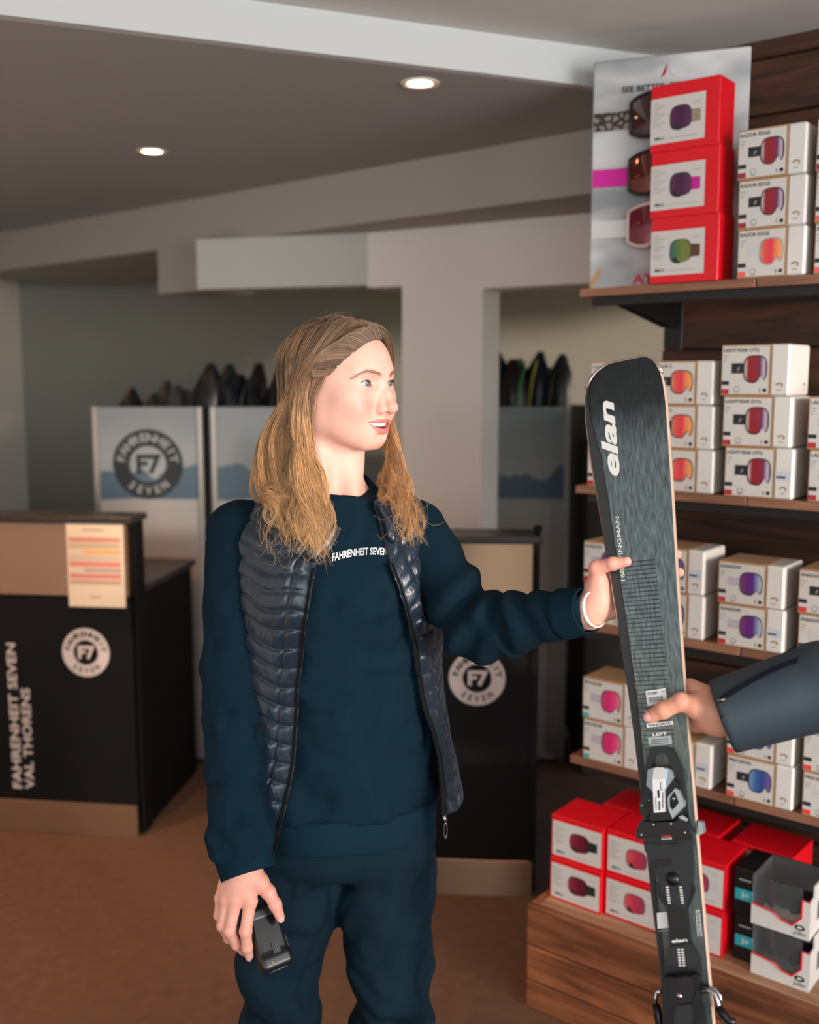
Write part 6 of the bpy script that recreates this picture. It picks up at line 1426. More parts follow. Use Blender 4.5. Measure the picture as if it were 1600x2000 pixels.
# close the rim between shell and lining
ed = {}
for k in range(4):
    for e0, e1_ in zip(Fq[:, k], Fq[:, (k+1) % 4]):
        kk = (min(e0, e1_), max(e0, e1_)); ed[kk] = (e0, e1_, ed[kk][2] + 1) if kk in ed else (e0, e1_, 1)
rim = np.array([(b, a, a + NV, b + NV) for (a, b, n_) in ed.values() if n_ == 1])
rv = np.unique(rim[:, :2]) if len(rim) else np.array([], int); rv = rv[np.abs(armm[rv]) < 0.014]
for _ in range(4):
    P = VV[rv]; d0 = armh(P); G = np.stack([armh(P + np.eye(3)[i]*1e-4) - armh(P - np.eye(3)[i]*1e-4) for i in range(3)], 1)/2e-4; VV[rv] = P - G*d0[:, None]
inner[rv] = VV[rv] - dd[rv]*0.008
nylon = bpy.data.materials.new('vest_nylon'); nylon.use_nodes = True; nt = nylon.node_tree; b = nt.nodes['Principled BSDF']
b.inputs['Base Color'].default_value = (*lin((20, 35, 48)), 1); b.inputs['Roughness'].default_value = 0.29; b.inputs['Specular IOR Level'].default_value = 0.5; b.inputs['Sheen Weight'].default_value = 0.1
tc = nt.nodes.new('ShaderNodeTexCoord'); nz = nt.nodes.new('ShaderNodeTexNoise'); nz.inputs['Scale'].default_value = 70; nz.inputs['Detail'].default_value = 5; mp = nt.nodes.new('ShaderNodeMapping'); mp.inputs['Scale'].default_value = (1.6, 1.6, 0.6); nt.links.new(tc.outputs['Object'], mp.inputs[0]); nt.links.new(mp.outputs[0], nz.inputs['Vector'])
bp = nt.nodes.new('ShaderNodeBump'); bp.inputs['Strength'].default_value = 0.5; bp.inputs['Distance'].default_value = 0.003; nt.links.new(nz.outputs['Fac'], bp.inputs['Height']); nt.links.new(bp.outputs[0], b.inputs['Normal'])
lining = M('vest_lining', (16, 28, 38), 0.6)
Vall = np.concatenate([VV, inner]); Fall = np.concatenate([Fq, Fi, rim]); mi = np.concatenate([np.zeros(len(Fq)), np.ones(len(Fi)), np.zeros(len(rim))])
used = np.unique(Fall); remap = np.full(len(Vall), -1); remap[used] = np.arange(len(used))
vest = wpart(link('quilted_vest', npmesh('quilted_vest', Vall[used], remap[Fall], [nylon, lining], True, mi))); tag(vest, 'dark blue quilted down vest worn open')
# zip down each edge: tape, teeth and a pull
VG = VV.reshape(NR, NCOL, 3); zm = M('zip_teeth', (70, 72, 74), 0.35, metal=0.8); ztape = M('zip_tape', (8, 11, 14), 0.85, spec=0.15)
for jc, nm in ((0, 'zip'), (NCOL - 1, 'zip')):
    line = VG[:int(NR*0.86), jc]; nx = VG[:int(NR*0.86), 3 if jc == 0 else NCOL - 4]; outd = line - nx; outd /= np.linalg.norm(outd, axis=1, keepdims=True)
    seg = np.linalg.norm(np.diff(line, axis=0), axis=1); L = np.concatenate([[0], np.cumsum(seg)]); st = np.arange(0, L[-1], 0.0021)
    C_ = np.stack([np.interp(st, L, line[:, k]) for k in range(3)], 1); O_ = np.stack([np.interp(st, L, outd[:, k]) for k in range(3)], 1)
    fr2 = np.array([0.12, -1.0, 0.05])
    g = MB(); g.grid([[c - o*0.003 + fr2*0.002, c + o*0.0035 + fr2*0.0022, c + o*0.0035 - fr2*0.001] for c, o in zip(C_[::3], O_[::3])], ztape); zo = wsub(g.build('zip_tape'), vest)
    g = MB()
    for k in range(0, len(C_) - 1):
        t_ = unit(C_[k+1] - C_[k]); o = unit(O_[k]); n_ = unit(np.cross(t_, o)); c = C_[k] + o*0.0040 + fr2*0.0022
        P = [c + t_*a*0.00055 + o*b_*0.0014 + n_*cc*0.0011 for a in (-1, 1) for b_ in (-1, 1) for cc in (-1, 1)]
        g.add(P, [(0, 1, 3, 2), (4, 6, 7, 5), (0, 4, 5, 1), (2, 3, 7, 6), (0, 2, 6, 4), (1, 5, 7, 3)], zm)
    o = wsub(g.build('zip_teeth'), vest); tag(o, kind='stuff')
# pull at the foot of the right-hand zip
e = VG[0, NCOL - 1] + np.array([0, -0.004, -0.002]); g = MB()
g.tube([e + np.array([-0.003, 0, 0.004]), e + np.array([0, -0.002, -0.008])], [0.0045, 0.0035], chrome, 8); loop = [e + np.array([0.0030*math.cos(a), -0.003, -0.024 + 0.0145*math.sin(a)]) for a in np.linspace(0, 2*math.pi, 22)]
g.tube(loop, 0.0012, chrome, 6, cap=False); wsub(g.build('zip_pull'), vest)
# turned-out collar flaps beside the neck
for pts, fold in (([(602, 985), (640, 1000), (663, 1032), (648, 1064), (612, 1100), (590, 1060)], 0.010), ([(735, 985), (748, 1010), (757, 1050), (770, 1062), (788, 1020), (775, 980)], 0.010)):
    P = trace_many(lambda p: torso_sdf(p) - 0.020, pts); c = P.mean(0); A = []
    for s_, hh in ((1.0, -0.004), (1.0, 0.004), (0.82, 0.009), (0.45, 0.011), (0.02, 0.012)): A.append([c + (q - c)*s_ + np.array([0.1, -1, 0.1])*hh for q in P])
    g = MB(); Ad = np.array(A); k_ = Ad.shape[1]; fine = np.array([[(row_[int(x) % k_]*(1 - x % 1) + row_[(int(x) + 1) % k_]*(x % 1)) for x in np.linspace(0, k_, 36, endpoint=False)] for row_ in Ad])
    g.grid(fine, nylon, True, closed=True); wsub(g.build('collar_flap'), vest)
    if pts[0][0] == 602:
        zl = trace_many(lambda p: torso_sdf(p) - 0.026, [(664, 1031), (660, 1044), (650, 1062), (640, 1076), (630, 1090)]); g = MB()
        for k in range(len(zl) - 1):
            for f in np.linspace(0, 1, 9)[:-1]:
                c = zl[k]*(1 - f) + zl[k+1]*f; t_ = unit(zl[k+1] - zl[k]); n_ = np.array([0.1, -1, 0]); o_ = unit(np.cross(t_, n_))
                P = [c + t_*a*0.0006 + o_*b_*0.0018 + n_*cc*0.0012 for a in (-1, 1) for b_ in (-1, 1) for cc in (-1, 1)]; g.add(P, [(0, 1, 3, 2), (4, 6, 7, 5), (0, 4, 5, 1), (2, 3, 7, 6), (0, 2, 6, 4), (1, 5, 7, 3)], zm)
        tag(wsub(g.build('collar_zip_teeth'), vest), kind='stuff')
# ================================================================ hair: locks of wavy strands
def bez(P, n):
    """Catmull-Rom through control points"""
    P = np.array(P); k = len(P); Q = np.concatenate([[2*P[0] - P[1]], P, [2*P[-1] - P[-2]]]); out = []
    for x in np.linspace(0, k - 1 - 1e-6, n):
        i = int(x); t = x - i; a, b, c, d = Q[i:i+4]
        out.append(0.5*(2*b + (c - a)*t + (2*a - 5*b + 4*c - d)*t*t + (3*b - a - 3*c + d)*t**3))
    return np.array(out)
HRNG = np.random.default_rng(11)
def skull(x, y, z, off=0.0):
    """push a head-frame direction out to the scalp plus an offset; input is a point near it"""
    c = np.array([0, -0.006, 0.020]); d = unit(np.array([x, y, z]) - c); lo_, hi_ = 0.03, 0.16
    for _ in range(14):
        m = (lo_ + hi_)/2
        if SKC(np.array([c + d*m], np.float32))[0] < off: lo_ = m
        else: hi_ = m
    return c + d*lo_
def SKC(q):
    d = ell(q, (0, -0.010, 0.026), (0.0725, 0.094, 0.080)); return smin(d, ell(q, (0, 0.022, 0.026), (0.060, 0.060, 0.062)), 0.03)
STR = []   # (points (n,3), root radius, tip radius, tone, warm offset)
NS = 26
def lock(ctrl, width, nst, wave=0.004, wfreq=2.2, phase=None, tone=0.0, curl=0.0, spread_end=1.4, rad=0.00042, depthw=0.5, pinch=1.0, scalp=2):
    """strands round a guide; ctrl in world metres"""
    g = bez(ctrl, NS); T = np.gradient(g, axis=0); T /= np.linalg.norm(T, axis=1, keepdims=True)
    vd = unit(np.array([0.1, 1.0, 0])); S1 = np.cross(T, vd); S1 /= (np.linalg.norm(S1, axis=1, keepdims=True) + 1e-9); S2 = np.cross(T, S1)
    s = np.linspace(0, 1, NS); wave = wave*HRNG.uniform(0.7, 1.5); tone = tone + HRNG.normal(0, 0.30); ph = HRNG.uniform(0, 6.28) if phase is None else phase
    env = np.clip((s - 0.30)/0.45, 0, 1)**1.2
    w1 = wave*env*np.sin(2*math.pi*wfreq*s + ph); w2 = wave*0.8*env*np.cos(2*math.pi*wfreq*s*0.93 + ph)
    ce = np.clip((s - 0.80)/0.20, 0, 1)**2
    for k in range(nst):
        r_ = math.sqrt(HRNG.random()); an = HRNG.uniform(0, 6.28); ox, oy = r_*math.cos(an), r_*math.sin(an)*depthw
        ww = width*(1.0 + (spread_end - 1.0)*s**1.6)
        jit = HRNG.normal(0, 1, 2); fw = HRNG.uniform(0.7, 1.3); p2 = HRNG.normal(0, 0.5)
        a = ox*ww + w1 + 0.0014*env*jit[0]*np.sin(6.28*fw*3.1*s + p2*4); b = oy*ww + w2 + 0.0014*env*jit[1]*np.cos(6.28*fw*2.7*s + p2*4)
        P = g + S1*a[:, None] + S2*b[:, None]
        if curl: P = P + S1*(curl*ce*HRNG.uniform(0.3, 1.2))[:, None] + np.array([0, 0, 1.0])*(abs(curl)*0.5*ce**2*HRNG.uniform(0, 1))[:, None]
        cut = 1 - 0.30*HRNG.random()
        if cut < 1: # shorten a little
            x = np.linspace(0, cut*(NS - 1), NS); i0 = np.minimum(x.astype(int), NS - 2); f = (x - i0)[:, None]; P = P[i0]*(1 - f) + P[i0 + 1]*f
        STR.append((P, rad*HRNG.uniform(0.7, 1.35), tone + HRNG.normal(0, 0.30)))
def hw(q): return h2w(q)
# her right side (towards the camera): from the parting over the temple and ear, down in front of the shoulder
NL = 84
for k in range(NL):
    f = (k + 0.5)/NL                            # 0 = front by the forehead, 1 = back of the head
    yr = 0.072 - 0.150*f; lay = HRNG.uniform(0, 1); thick = 0.006 + 0.007*lay
    p0 = skull(-0.012 + 0.004*HRNG.normal(), yr, 0.13, 0.003)
    p1 = skull(0.036, yr - 0.016*(1 - f) - 0.010, 0.105 - 0.01*f, thick)
    p2 = skull(0.074, 0.034 - 0.090*f - 0.020*(1 - f), 0.046 - 0.008*f, thick)
    if f < 0.35: P3 = hw(np.array([0.0800 + 0.004*lay, -0.016 - 0.016*lay - 0.03*f, 0.004]))
    else: P3 = hw(skull(0.09, -0.034 - 0.066*(f - 0.35), -0.012, thick + 0.004))
    spread = HRNG.normal(0, 1); ff = f + 0.10*spread; endv = 1112 - 70*max(ff, 0)**1.2 - 75*HRNG.random()**1.3
    P4 = W(600 - 86*ff, 862, 1.768 + 0.048*f + 0.022*lay); P5 = W(604 - 86*ff + HRNG.normal(0, 9), 955, 1.747 + 0.052*f + 0.022*lay)
    P6 = W(620 - 86*ff + HRNG.normal(0, 13), 955 + (endv - 955)*0.55, 1.724 + 0.040*f + 0.016*lay); P7 = W(634 - 88*ff + HRNG.normal(0, 16), endv, 1.714 + 0.034*f + 0.014*lay)
    lock([hw(p0), hw(p1), hw(p2), P3, P4, P5, P6, P7], 0.0068, 34, wave=0.0085, wfreq=2.1 + HRNG.uniform(0, 1.0), curl=HRNG.choice([-1, 1])*0.006, spread_end=0.55)
# hairs growing from the hairline of forehead and temple, combed back over it
for k in range(130):
    f = HRNG.random(); hx = -0.012 + 0.074*f; hz = 0.0735 - 0.052*f**1.6; hy = 0.066 - 0.046*f**1.5
    p0 = skull(hx, hy + 0.004, hz - 0.002, 0.0030); p1 = skull(hx + 0.014*(1 - 0.4*f), hy - 0.016, hz + 0.004 - 0.010*f, 0.0105); p2 = skull(0.056 + 0.014*f, 0.018 - 0.012*f, 0.046 - 0.020*f, 0.0125)
    P3 = hw(np.array([0.0790 + 0.004*HRNG.random(), -0.012 - 0.018*HRNG.random(), 0.006 - 0.004*f])); P4 = W(594 + HRNG.normal(0, 8), 850, 1.770); P5 = W(600 + HRNG.normal(0, 14), 945, 1.752); P6 = W(612 + HRNG.normal(0, 18), 1015, 1.730); P7 = W(618 + HRNG.normal(0, 20), 1066 + HRNG.normal(0, 20), 1.718)
    lock([hw(p0), hw(p1), hw(p2), P3, P4, P5, P6, P7], 0.0042, 16, wave=0.0070, wfreq=2.4, tone=0.05 + HRNG.normal(0, 0.22), curl=0.010*HRNG.choice([-1, 1]), spread_end=0.9, rad=0.00046)
# wisps falling in front of the ear
for k in range(16):
    f = HRNG.random(); p0 = skull(0.030, 0.056 - 0.01*f, 0.085, 0.003); p1 = skull(0.060, 0.034 - 0.012*f, 0.040, 0.006); P2 = hw((0.0775, 0.016 - 0.012*f, 0.004)); P3 = hw((0.0810, 0.002 - 0.010*f, -0.026)); P4 = W(606 - 14*f, 850, 1.772); P5 = W(612 + 12*HRNG.normal(), 930, 1.758); P6 = W(628 + 12*HRNG.normal(), 1010, 1.732); P7 = W(640 + 14*HRNG.normal(), 1080 + 14*HRNG.normal(), 1.712)
    lock([hw(p0), hw(p1), P2, P3, P4, P5, P6, P7], 0.0032, 9, wave=0.0080, wfreq=2.6, tone=0.10, curl=0.014*HRNG.choice([-1, 1]), spread_end=1.2, rad=0.00034)
# her left side (beyond the face), down over the far shoulder
NM = 64
for k in range(NM):
    f = (k + 0.5)/NM; yr = 0.072 - 0.145*f; lay = HRNG.uniform(0, 1); thick = 0.008 + 0.010*lay
    p0 = skull(-0.014 + 0.004*HRNG.normal(), yr, 0.13, 0.003); p1 = skull(-0.046, yr + 0.004*(1 - f), 0.090, thick); p2 = skull(-0.078, 0.050 - 0.095*f, 0.036, thick)
    p3 = np.array([-0.080 - 0.010*lay, 0.036 - 0.088*f, -0.026]); sp = HRNG.normal(0, 1); ff = f + 0.12*sp; endv = 1078 - 40*f*HRNG.random() - 70*HRNG.random()**1.3
    P4 = W(774 - 18*f + HRNG.normal(0, 4), 872, 1.872 + 0.02*f); P5 = W(788 - 34*ff + HRNG.normal(0, 6), 942, 1.838 + 0.022*lay); P6 = W(806 - 56*ff + HRNG.normal(0, 9), 942 + (endv - 942)*0.55, 1.800 + 0.016*lay); P7 = W(832 - 82*ff + HRNG.normal(0, 12), endv, 1.770 + 0.014*lay)
    lock([hw(p0), hw(p1), hw(p2), hw(p3), P4, P5, P6, P7], 0.0066, 34, wave=0.0095, wfreq=2.1 + HRNG.uniform(0, 1.0), tone=0.06, curl=HRNG.choice([-1, 1])*0.007, spread_end=0.55)
# back of the head, falling behind the shoulders
for k in range(44):
    f = k/43; x = 0.075 - 0.150*f; p0 = skull(-0.012, -0.060 - 0.02*HRNG.random(), 0.115, 0.004); p1 = skull(x*0.9, -0.085, 0.060, 0.011); p2 = skull(x, -0.100, 0.0, 0.013)
    P3 = hw((x*0.95, -0.100 + 0.02*abs(x)/0.075, -0.050)); P4 = hw((x*1.05, -0.092, -0.115)); P5 = P4 + np.array([0, 0.012, -0.085]); P6 = P5 + np.array([HRNG.normal(0, 0.01), 0.015, -0.085])
    lock([hw(p0), hw(p1), hw(p2), P3, P4, P5, P6], 0.0105, 30, wave=0.005, wfreq=1.8, tone=-0.1, spread_end=0.9)
# fine flyaway hairs
for k in range(90):
    th_ = HRNG.uniform(-1.4, 2.4); x = math.sin(th_)*0.05; y = HRNG.uniform(-0.08, 0.06); p0 = skull(x, y, 0.10, 0.008); p1 = skull(x*1.5 + HRNG.normal(0, 0.01), y - 0.02, 0.085, 0.017 + 0.006*HRNG.random()); p2 = skull(x*1.9, y - 0.035, 0.05, 0.016 + 0.01*HRNG.random())
    STR.append((bez([hw(p0), hw(p1), hw(p2)], NS), 0.00016, 0.25))
for k in range(70):
    nr = k < 44; u0 = HRNG.uniform(510, 640) if nr else HRNG.uniform(755, 835); d0 = 1.735 if nr else 1.79; ev = (1040 + 70*HRNG.random()) if nr else (1010 + 62*HRNG.random()); du = HRNG.normal(0, 9)
    us = HRNG.uniform(545, 605) if nr else HRNG.uniform(772, 786); P = [W(us, 880, d0 + 0.045), W(0.6*us + 0.4*u0, 945, d0 + 0.012), W(u0 + du, ev - 62, d0 - 0.008), W(u0 - 0.6*du, ev - 24, d0 - 0.018), W(u0 + 0.6*du + HRNG.normal(0, 5), ev, d0 - 0.022), W(u0 + 1.6*du, ev - 8, d0 - 0.024)]
    STR.append((bez(P, NS), 0.00018, 0.35))
def strands_mesh(name, STR, colfn, mat, sides=3):
    n = len(STR); P = np.array([s_[0] for s_ in STR]); r = np.array([s_[1] for s_ in STR]); tone = np.array([s_[2] for s_ in STR]); k = P.shape[1]
    T = np.gradient(P, axis=1); T /= (np.linalg.norm(T, axis=2, keepdims=True) + 1e-9); A = np.cross(T, np.array([0.31, 0.77, 0.55])); A /= (np.linalg.norm(A, axis=2, keepdims=True) + 1e-9); B_ = np.cross(T, A)
    s = np.linspace(0, 1, k); rr = r[:, None]*np.clip(1.0 - 0.75*s**5, 0.2, 1)[None]
    V = np.stack([P + rr[..., None]*(A*math.cos(2*math.pi*j/sides) + B_*math.sin(2*math.pi*j/sides)) for j in range(sides)], 2)
    base = np.arange(n)[:, None, None]*k*sides + np.arange(k - 1)[None, :, None]*sides; j = np.arange(sides)[None, None]; jn = (j + 1) % sides
    F = np.stack([base + j, base + jn, base + sides + jn, base + sides + j], -1).reshape(-1, 4)
    me = npmesh(name, V.reshape(-1, 3), F, [mat]); c = colfn(s, tone); vcol(me, np.repeat(c[:, :, None, :], sides, 2).reshape(-1, 3)); return me
def hair_col(s, tone):
    stops = np.array([0.0, 0.28, 0.5, 0.72, 1.0]); C = np.array([lin((124, 98, 78)), lin((138, 108, 84)), lin((162, 124, 90)), lin((202, 152, 104)), lin((226, 178, 126))])
    b = np.stack([np.interp(s, stops, C[:, i]) for i in range(3)], -1); t = np.clip(tone, -0.6, 0.9)[:, None, None]
    return np.clip(b[None]*(1 + 0.75*t), 0, 1)
hm = bpy.data.materials.new('hair'); hm.use_nodes = True; nt = hm.node_tree; b = nt.nodes['Principled BSDF']; at_ = nt.nodes.new('ShaderNodeAttribute'); at_.attribute_name = 'tint'
nt.links.new(at_.outputs['Color'], b.inputs['Base Color']); b.inputs['Roughness'].default_value = 0.38; b.inputs['Specular IOR Level'].default_value = 0.55
hair = wpart(link('hair', strands_mesh('hair', STR, hair_col, hm))); tag(hair, 'long wavy brown hair turning golden at the ends', kind='stuff')
# brows and lashes
BS = []; NB = 170
for sx in (1, -1):
    bxn = HRNG.uniform(-0.95, 1.0, NB); ax = 0.0335 + 0.0235*bxn; bz = 0.0205 - np.where(bxn < 0.1, 0.0058, 0.0150)*(bxn - 0.1)**2 + HRNG.normal(0, 1, NB)*0.0017*(1 - 0.5*np.maximum(bxn, 0))
    q = np.stack([sx*ax, np.full(NB, 0.085), bz], 1).astype(np.float32)
    for _ in range(22): q[:, 1] -= head_sdf(q)*0.7
    for p, bb in zip(q.astype(float), bxn):
        d = np.array([sx*(0.004), -0.0012, 0.0012 - 0.0016*max(bb, 0)])
        BS.append((bez([hw(p), hw(p + d*0.6 + [0, 0.0010, 0]), hw(p + d + [0, 0.0006, 0])], 6), 0.00016, HRNG.normal(0, 0.1)))
wl2 = lambda s, tone: np.tile(np.array(lin((164, 112, 92))), (len(tone), len(s), 1))
me = strands_mesh('eyebrows', BS, wl2, hm); tag(wpart(link('eyebrows', me)), kind='stuff')
LS = []
for sx in (1, -1):
    for k in range(34):
        x = -0.85 + 1.8*k/33; up = 0.0056*(1 - abs(x)**2.0) + 0.0016*x; q0 = np.array([EYE_C[0] + 0.0125*x, 0, up]); rr2 = (EYE_R + 0.0016)**2 - (0.0125*x)**2 - up**2; q0[1] = EYE_C[1] + math.sqrt(max(rr2, 1e-6))
        L = 0.0062*(0.7 + 0.3*x); q1 = q0 + np.array([0.0012*x, L*0.65, L*0.10]); q2 = q0 + np.array([0.0028*x, L*0.95, L*0.62]); m_ = np.array([sx, 1, 1]); LS.append((bez([hw(q0*m_), hw(q1*m_), hw(q2*m_)], 6), 0.00022, 0))
me = strands_mesh('eyelashes', LS, lambda s, tone: np.tile(np.array(lin((40, 28, 26))), (len(tone), len(s), 1)), hm); tag(wpart(link('eyelashes', me)), kind='stuff')
# ================================================================ the second person, of whom a sleeve and a hand reach into the picture
man = empty('person', (1.10, 1.06, 0.0)); tag(man, 'person in a blue-grey jacket reaching in from the right edge to grip the ski', 'person')
def mpart(o): o.parent = man; o.matrix_parent_inverse = Matrix.Translation(-Vector(man.location)); return o
MH = dict(
 thumb=([ks(1362, 1381, 0.004), ks(1331, 1371, 0.0120), ks(1296, 1387, 0.0125), ks(1272, 1399, 0.0105)], [0.0165, 0.0128, 0.0118, 0.0098]),
 index=([ks(1348, 1345, -0.030), ks(1302, 1338, -0.030), ks(1272, 1340, -0.026), ks(1250, 1343, -0.0225)], [0.0125, 0.0110, 0.0095, 0.0085]),
 middle=([ks(1352, 1368, -0.036), ks(1300, 1364, -0.032), ks(1268, 1365, -0.027), ks(1246, 1367, -0.0225)], [0.0125, 0.0112, 0.0098, 0.0086]),
 ring=([ks(1356, 1392, -0.036), ks(1306, 1390, -0.032), ks(1276, 1390, -0.027), ks(1254, 1391, -0.0225)], [0.0120, 0.0105, 0.0094, 0.0082]),
 little=([ks(1362, 1414, -0.032), ks(1322, 1414, -0.029), ks(1297, 1413, -0.025), ks(1278, 1412, -0.0220)], [0.0108, 0.0094, 0.0084, 0.0074]))
wm = ks(1408, 1398, -0.022); EM = W(1735, 1300, 1.42); SM = np.array([0.97, 1.22, 1.40])
MHp = [(wm, ks(1388, 1384, -0.020), 0.0265, 0.0250), (ks(1384, 1368, -0.016), MH['index'][0][0], 0.021, 0.0150), (ks(1386, 1378, -0.020), MH['middle'][0][0], 0.022, 0.0148), (ks(1388, 1392, -0.022), MH['ring'][0][0], 0.022, 0.0140), (ks(1390, 1402, -0.020), MH['little'][0][0], 0.0215, 0.0130), (ks(1390, 1388, -0.010), MH['thumb'][0][0], 0.0225, 0.0180)]
mh = hand_sdf(list(MH.values()), MHp, wm)
fdir = unit(EM - wm)
def mh_full(p):
    p = p.astype(np.float32); d = smin(mh(p), cap(p, wm, wm + fdir*0.09, 0.0265, 0.030), 0.014)
    q = p - KA.astype(np.float32); h_ = q @ KN.astype(np.float32); x_ = q @ KR.astype(np.float32); s_ = q @ KX.astype(np.float32)
    l = np.interp(s_, rows[:, 0], rows[:, 1]); r = np.interp(s_, rows[:, 0], rows[:, 2])
    kd = np.maximum(np.maximum(h_ - 0.0010, -TH - 0.0008 - h_), np.maximum(l - x_, x_ - r) - 0.0005)
    return smax(d, -kd, 0.0015)
allp = [q for a in MH.values() for q in a[0]] + [wm, wm + fdir*0.10]
l_, h_ = bounds(allp, 0.036); VM, FM = surface(mh_full, l_, h_, 0.0018)
cut0 = W(1412, 1402, 1.475); cA = W(1384, 1333, 1.475); cBt = W(1437, 1468, 1.475); ctan = unit(cBt - cA); cnrm = unit(fdir - ctan*np.dot(fdir, ctan))
jk = M('jacket_shell', (38, 51, 61), 0.62, var=0.05, scale=40, bump=0.05, bscale=600)
SM2 = np.array([1.20, 0.90, 1.39])
def jacket(p):
    p = p.astype(np.float32)
    c0 = (cA + cBt)/2
    arm = smin(cap(p, c0 - fdir*0.05, EM, 0.051, 0.066), cap(p, EM, SM, 0.068, 0.078), 0.03)
    ax_ = (p - c0.astype(np.float32)) @ fdir.astype(np.float32); arm = arm - 0.0035*np.sin(70*ax_ + 3*np.sin(25*p[:, 2]))*np.clip((ax_ - 0.10)/0.08, 0, 1)
    arm = smax(arm, -((p - c0.astype(np.float32)) @ cnrm.astype(np.float32)), 0.002)
    arm = smax(arm, -cap(p, c0 - fdir*0.06, c0 + fdir*0.012, 0.044, 0.040), 0.002)
    tor = ell(p, (1.10, 1.06, 1.12), (0.19, 0.19, 0.40)); tor = smin(tor, cap(p, (1.02, 1.17, 1.40), (1.17, 0.95, 1.40), 0.075, 0.075), 0.06); tor = smax(tor, 0.78 - p[:, 2], 0.01)
    a2 = smin(cap(p, SM2, (1.25, 0.88, 1.10), 0.075, 0.062), cap(p, (1.25, 0.88, 1.10), (1.20, 0.90, 0.86), 0.06, 0.045), 0.02)
    return smin(smin(arm, tor, 0.04), a2, 0.03)
V, F = surface(jacket, np.array([0.34, 0.78, 0.75]), np.array([1.36, 1.56, 1.52]), 0.0068); mj = mpart(link('jacket', npmesh('jacket', V, F, [jk]))); tag(mj, 'plain blue-grey shell jacket')
zp = trace_many(lambda p: jacket(p) - 0.0008, [(1405 + (1558 - 1405)*t, 1369 - 79*t - 6*math.sin(math.pi*t)) for t in np.linspace(0, 1, 24)], t0=1.2)
g = MB(); o_ = np.array([-0.2, -0.9, 0.1]); up_ = np.array([0.12, 0.0, 1.0]); g.grid([[q - up_*0.0060 + o_*0.0004, q - up_*0.0035 + o_*0.0020, q + up_*0.0035 + o_*0.0020, q + up_*0.0060 + o_*0.0004] for q in zp], M('sleeve_zip', (10, 14, 24), 0.9, spec=0.1)); z_ = g.build('sleeve_zip'); z_.parent = mj
g = MB(); g.tube([zp[0] + o_*0.004 + np.array([-0.003, 0, 0.001]), zp[0] + o_*0.004 + np.array([0.010, 0, 0.004])], [0.0026, 0.0018], M('zip_pull_brass', (120, 104, 84), 0.3, metal=0.9), 8); z_ = g.build('zip_pull'); z_.parent = mj
def mtr(p):
    p = p.astype(np.float32); d = ell(p, (1.10, 1.06, 0.80), (0.175, 0.175, 0.16))
    for fx, sy in ((1.04, 1.14), (1.16, 0.97)): d = smin(d, chain(p, [(fx, sy, 0.82), (fx - 0.02, sy, 0.48), (fx + 0.01, sy, 0.08)], [0.095, 0.075, 0.062], 0.02), 0.03)
    return smax(d, 0.07 - p[:, 2], 0.008)
V, F = surface(mtr, np.array([0.86, 0.80, 0.04]), np.array([1.36, 1.34, 1.0]), 0.012); mpart(link('trousers', npmesh('trousers', V, F, [M('charcoal_cloth', (44, 46, 50), 0.85)])))
for fx, sy in ((1.04, 1.14), (1.16, 0.97)):
    base = np.array([fx + 0.01, sy, 0.0]); fwd = np.array([-1.0, 0, 0]); Rm2 = np.stack([np.array([0, 1.0, 0]), -fwd, np.array([0, 0, 1.0])], 1).astype(np.float32)
    def shoe2(p):
        d = ell(p, base + fwd*0.09 + np.array([0, 0, 0.04]), (0.050, 0.135, 0.042), Rm2); d = smin(d, cap(p, base + np.array([0, 0, 0.05]), base + np.array([0, 0, 0.10]), 0.05, 0.05), 0.03); return smax(d, -p[:, 2] + 0.001, 0.004)
    V, F = surface(shoe2, base + np.array([-0.26, -0.1, -0.01]), base + np.array([0.1, 0.1, 0.16]), 0.008); mpart(link('shoe', npmesh('shoe', V, F, [shoe_m])))
MC = np.array([1.085, 1.06, 1.655]); MR = np.stack([np.array([0, 1.0, 0]), np.array([-1.0, 0, 0]), np.array([0, 0, 1.0])], 1).astype(np.float32)
MR[:, 0] = np.cross(MR[:, 1], MR[:, 2])
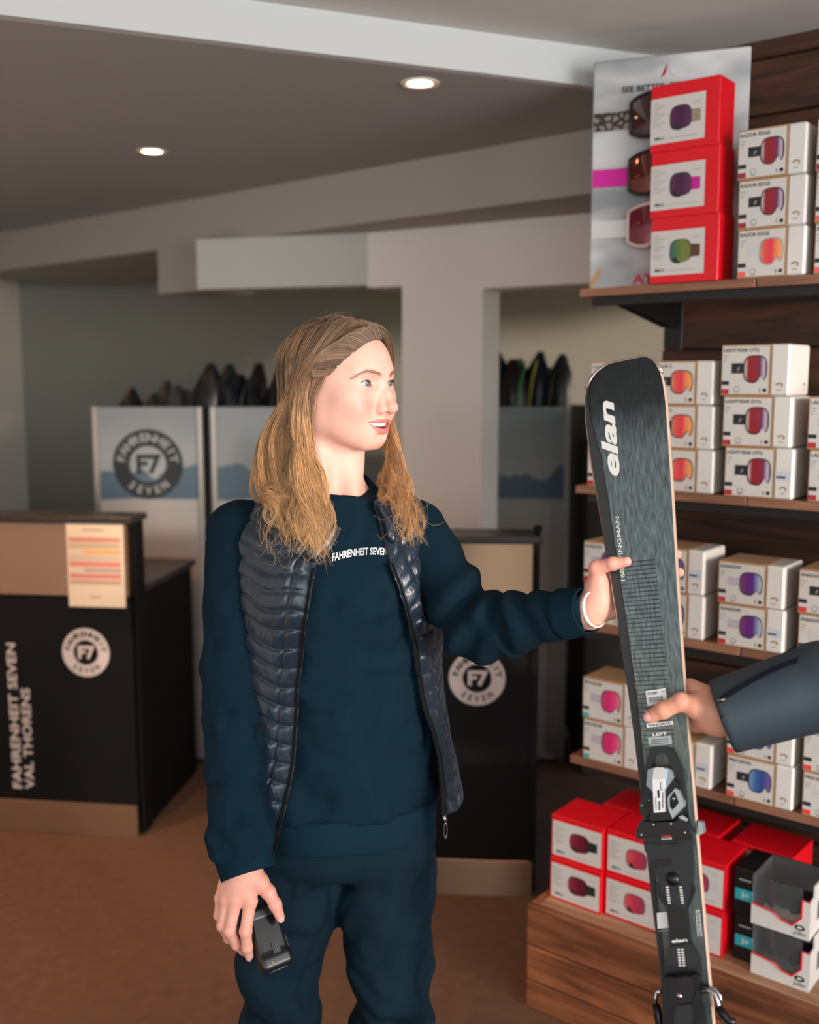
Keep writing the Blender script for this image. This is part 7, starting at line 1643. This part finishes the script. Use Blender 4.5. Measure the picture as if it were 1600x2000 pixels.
def mhead(p):
    p = p.astype(np.float32); d = head_sdf(((p - MC.astype(np.float32)) @ MR)/np.float32(1.10))*np.float32(1.10)
    return smin(d, cap(p, MC + np.array([0.02, 0, -0.07]), (1.10, 1.06, 1.40), 0.055, 0.062), 0.025)
V2, F2 = surface(mhead, MC - np.array([0.15, 0.13, 0.24]), MC + np.array([0.15, 0.13, 0.14]), 0.0034)
tan = np.array(lin((214, 156, 130)))
def under2(p):
    p = p.astype(np.float32); d = np.maximum(ell(p, (1.10, 1.06, 1.10), (0.165, 0.165, 0.40)), 0.6 - p[:, 2]); d = smin(d, chain(p, [wm + fdir*0.05, EM, SM, np.array([1.10, 1.06, 1.40])], [0.027, 0.042, 0.05, 0.055], 0.02), 0.03)
    return d
V3, F3 = surface(under2, np.array([0.40, 0.84, 0.58]), np.array([1.30, 1.52, 1.52]), 0.016)
sets = [(VM, FM, 0), (V2, F2, 0), (V3, F3, 0)]; cols = [hand_tint(VM, MH, (216, 158, 132)), np.tile(tan, (len(V2), 1)), np.tile(tan, (len(V3), 1))]
for sx in (1, -1):
    c = MC + 1.10*(MR.astype(float) @ np.array([sx*EYE_C[0], EYE_C[1], EYE_C[2]])); V, F, cc = eyeball(c, EYE_R*1.10, np.array([-1.0, 0.1, -0.05]), 14); sets.append((V, F, 1)); cols.append(cc)
nm_ = MB(); nail(nm_, MH['thumb'][0][-1], MH['thumb'][0][-2], KN + 0.25*np.array([0, 0, 1]), MH['thumb'][1][-1], nail_m); sets.append((np.array(nm_.v), np.array(nm_.f), 2)); cols.append(np.ones((len(nm_.v), 3)))
V, F, mi = joinsets(sets); me = npmesh('body', V, F, [skin_m, eye_m, nail_m], True, mi); vcol(me, np.concatenate(cols)); mpart(link('body', me))
def beanie(p):
    q = ((p.astype(np.float32) - MC.astype(np.float32)) @ MR)/np.float32(1.10); d = SKC(q)*1.1 - 0.010; return smax(d, (0.052 - q[:, 2] - 0.22*(0.07 - q[:, 1]))*1.0, 0.008)
V, F = surface(beanie, MC - 0.16, MC + 0.16, 0.006); mpart(link('beanie', npmesh('beanie', V, F, [M('beanie_wool', (60, 62, 66), 0.95, bump=0.4, bscale=200)])))
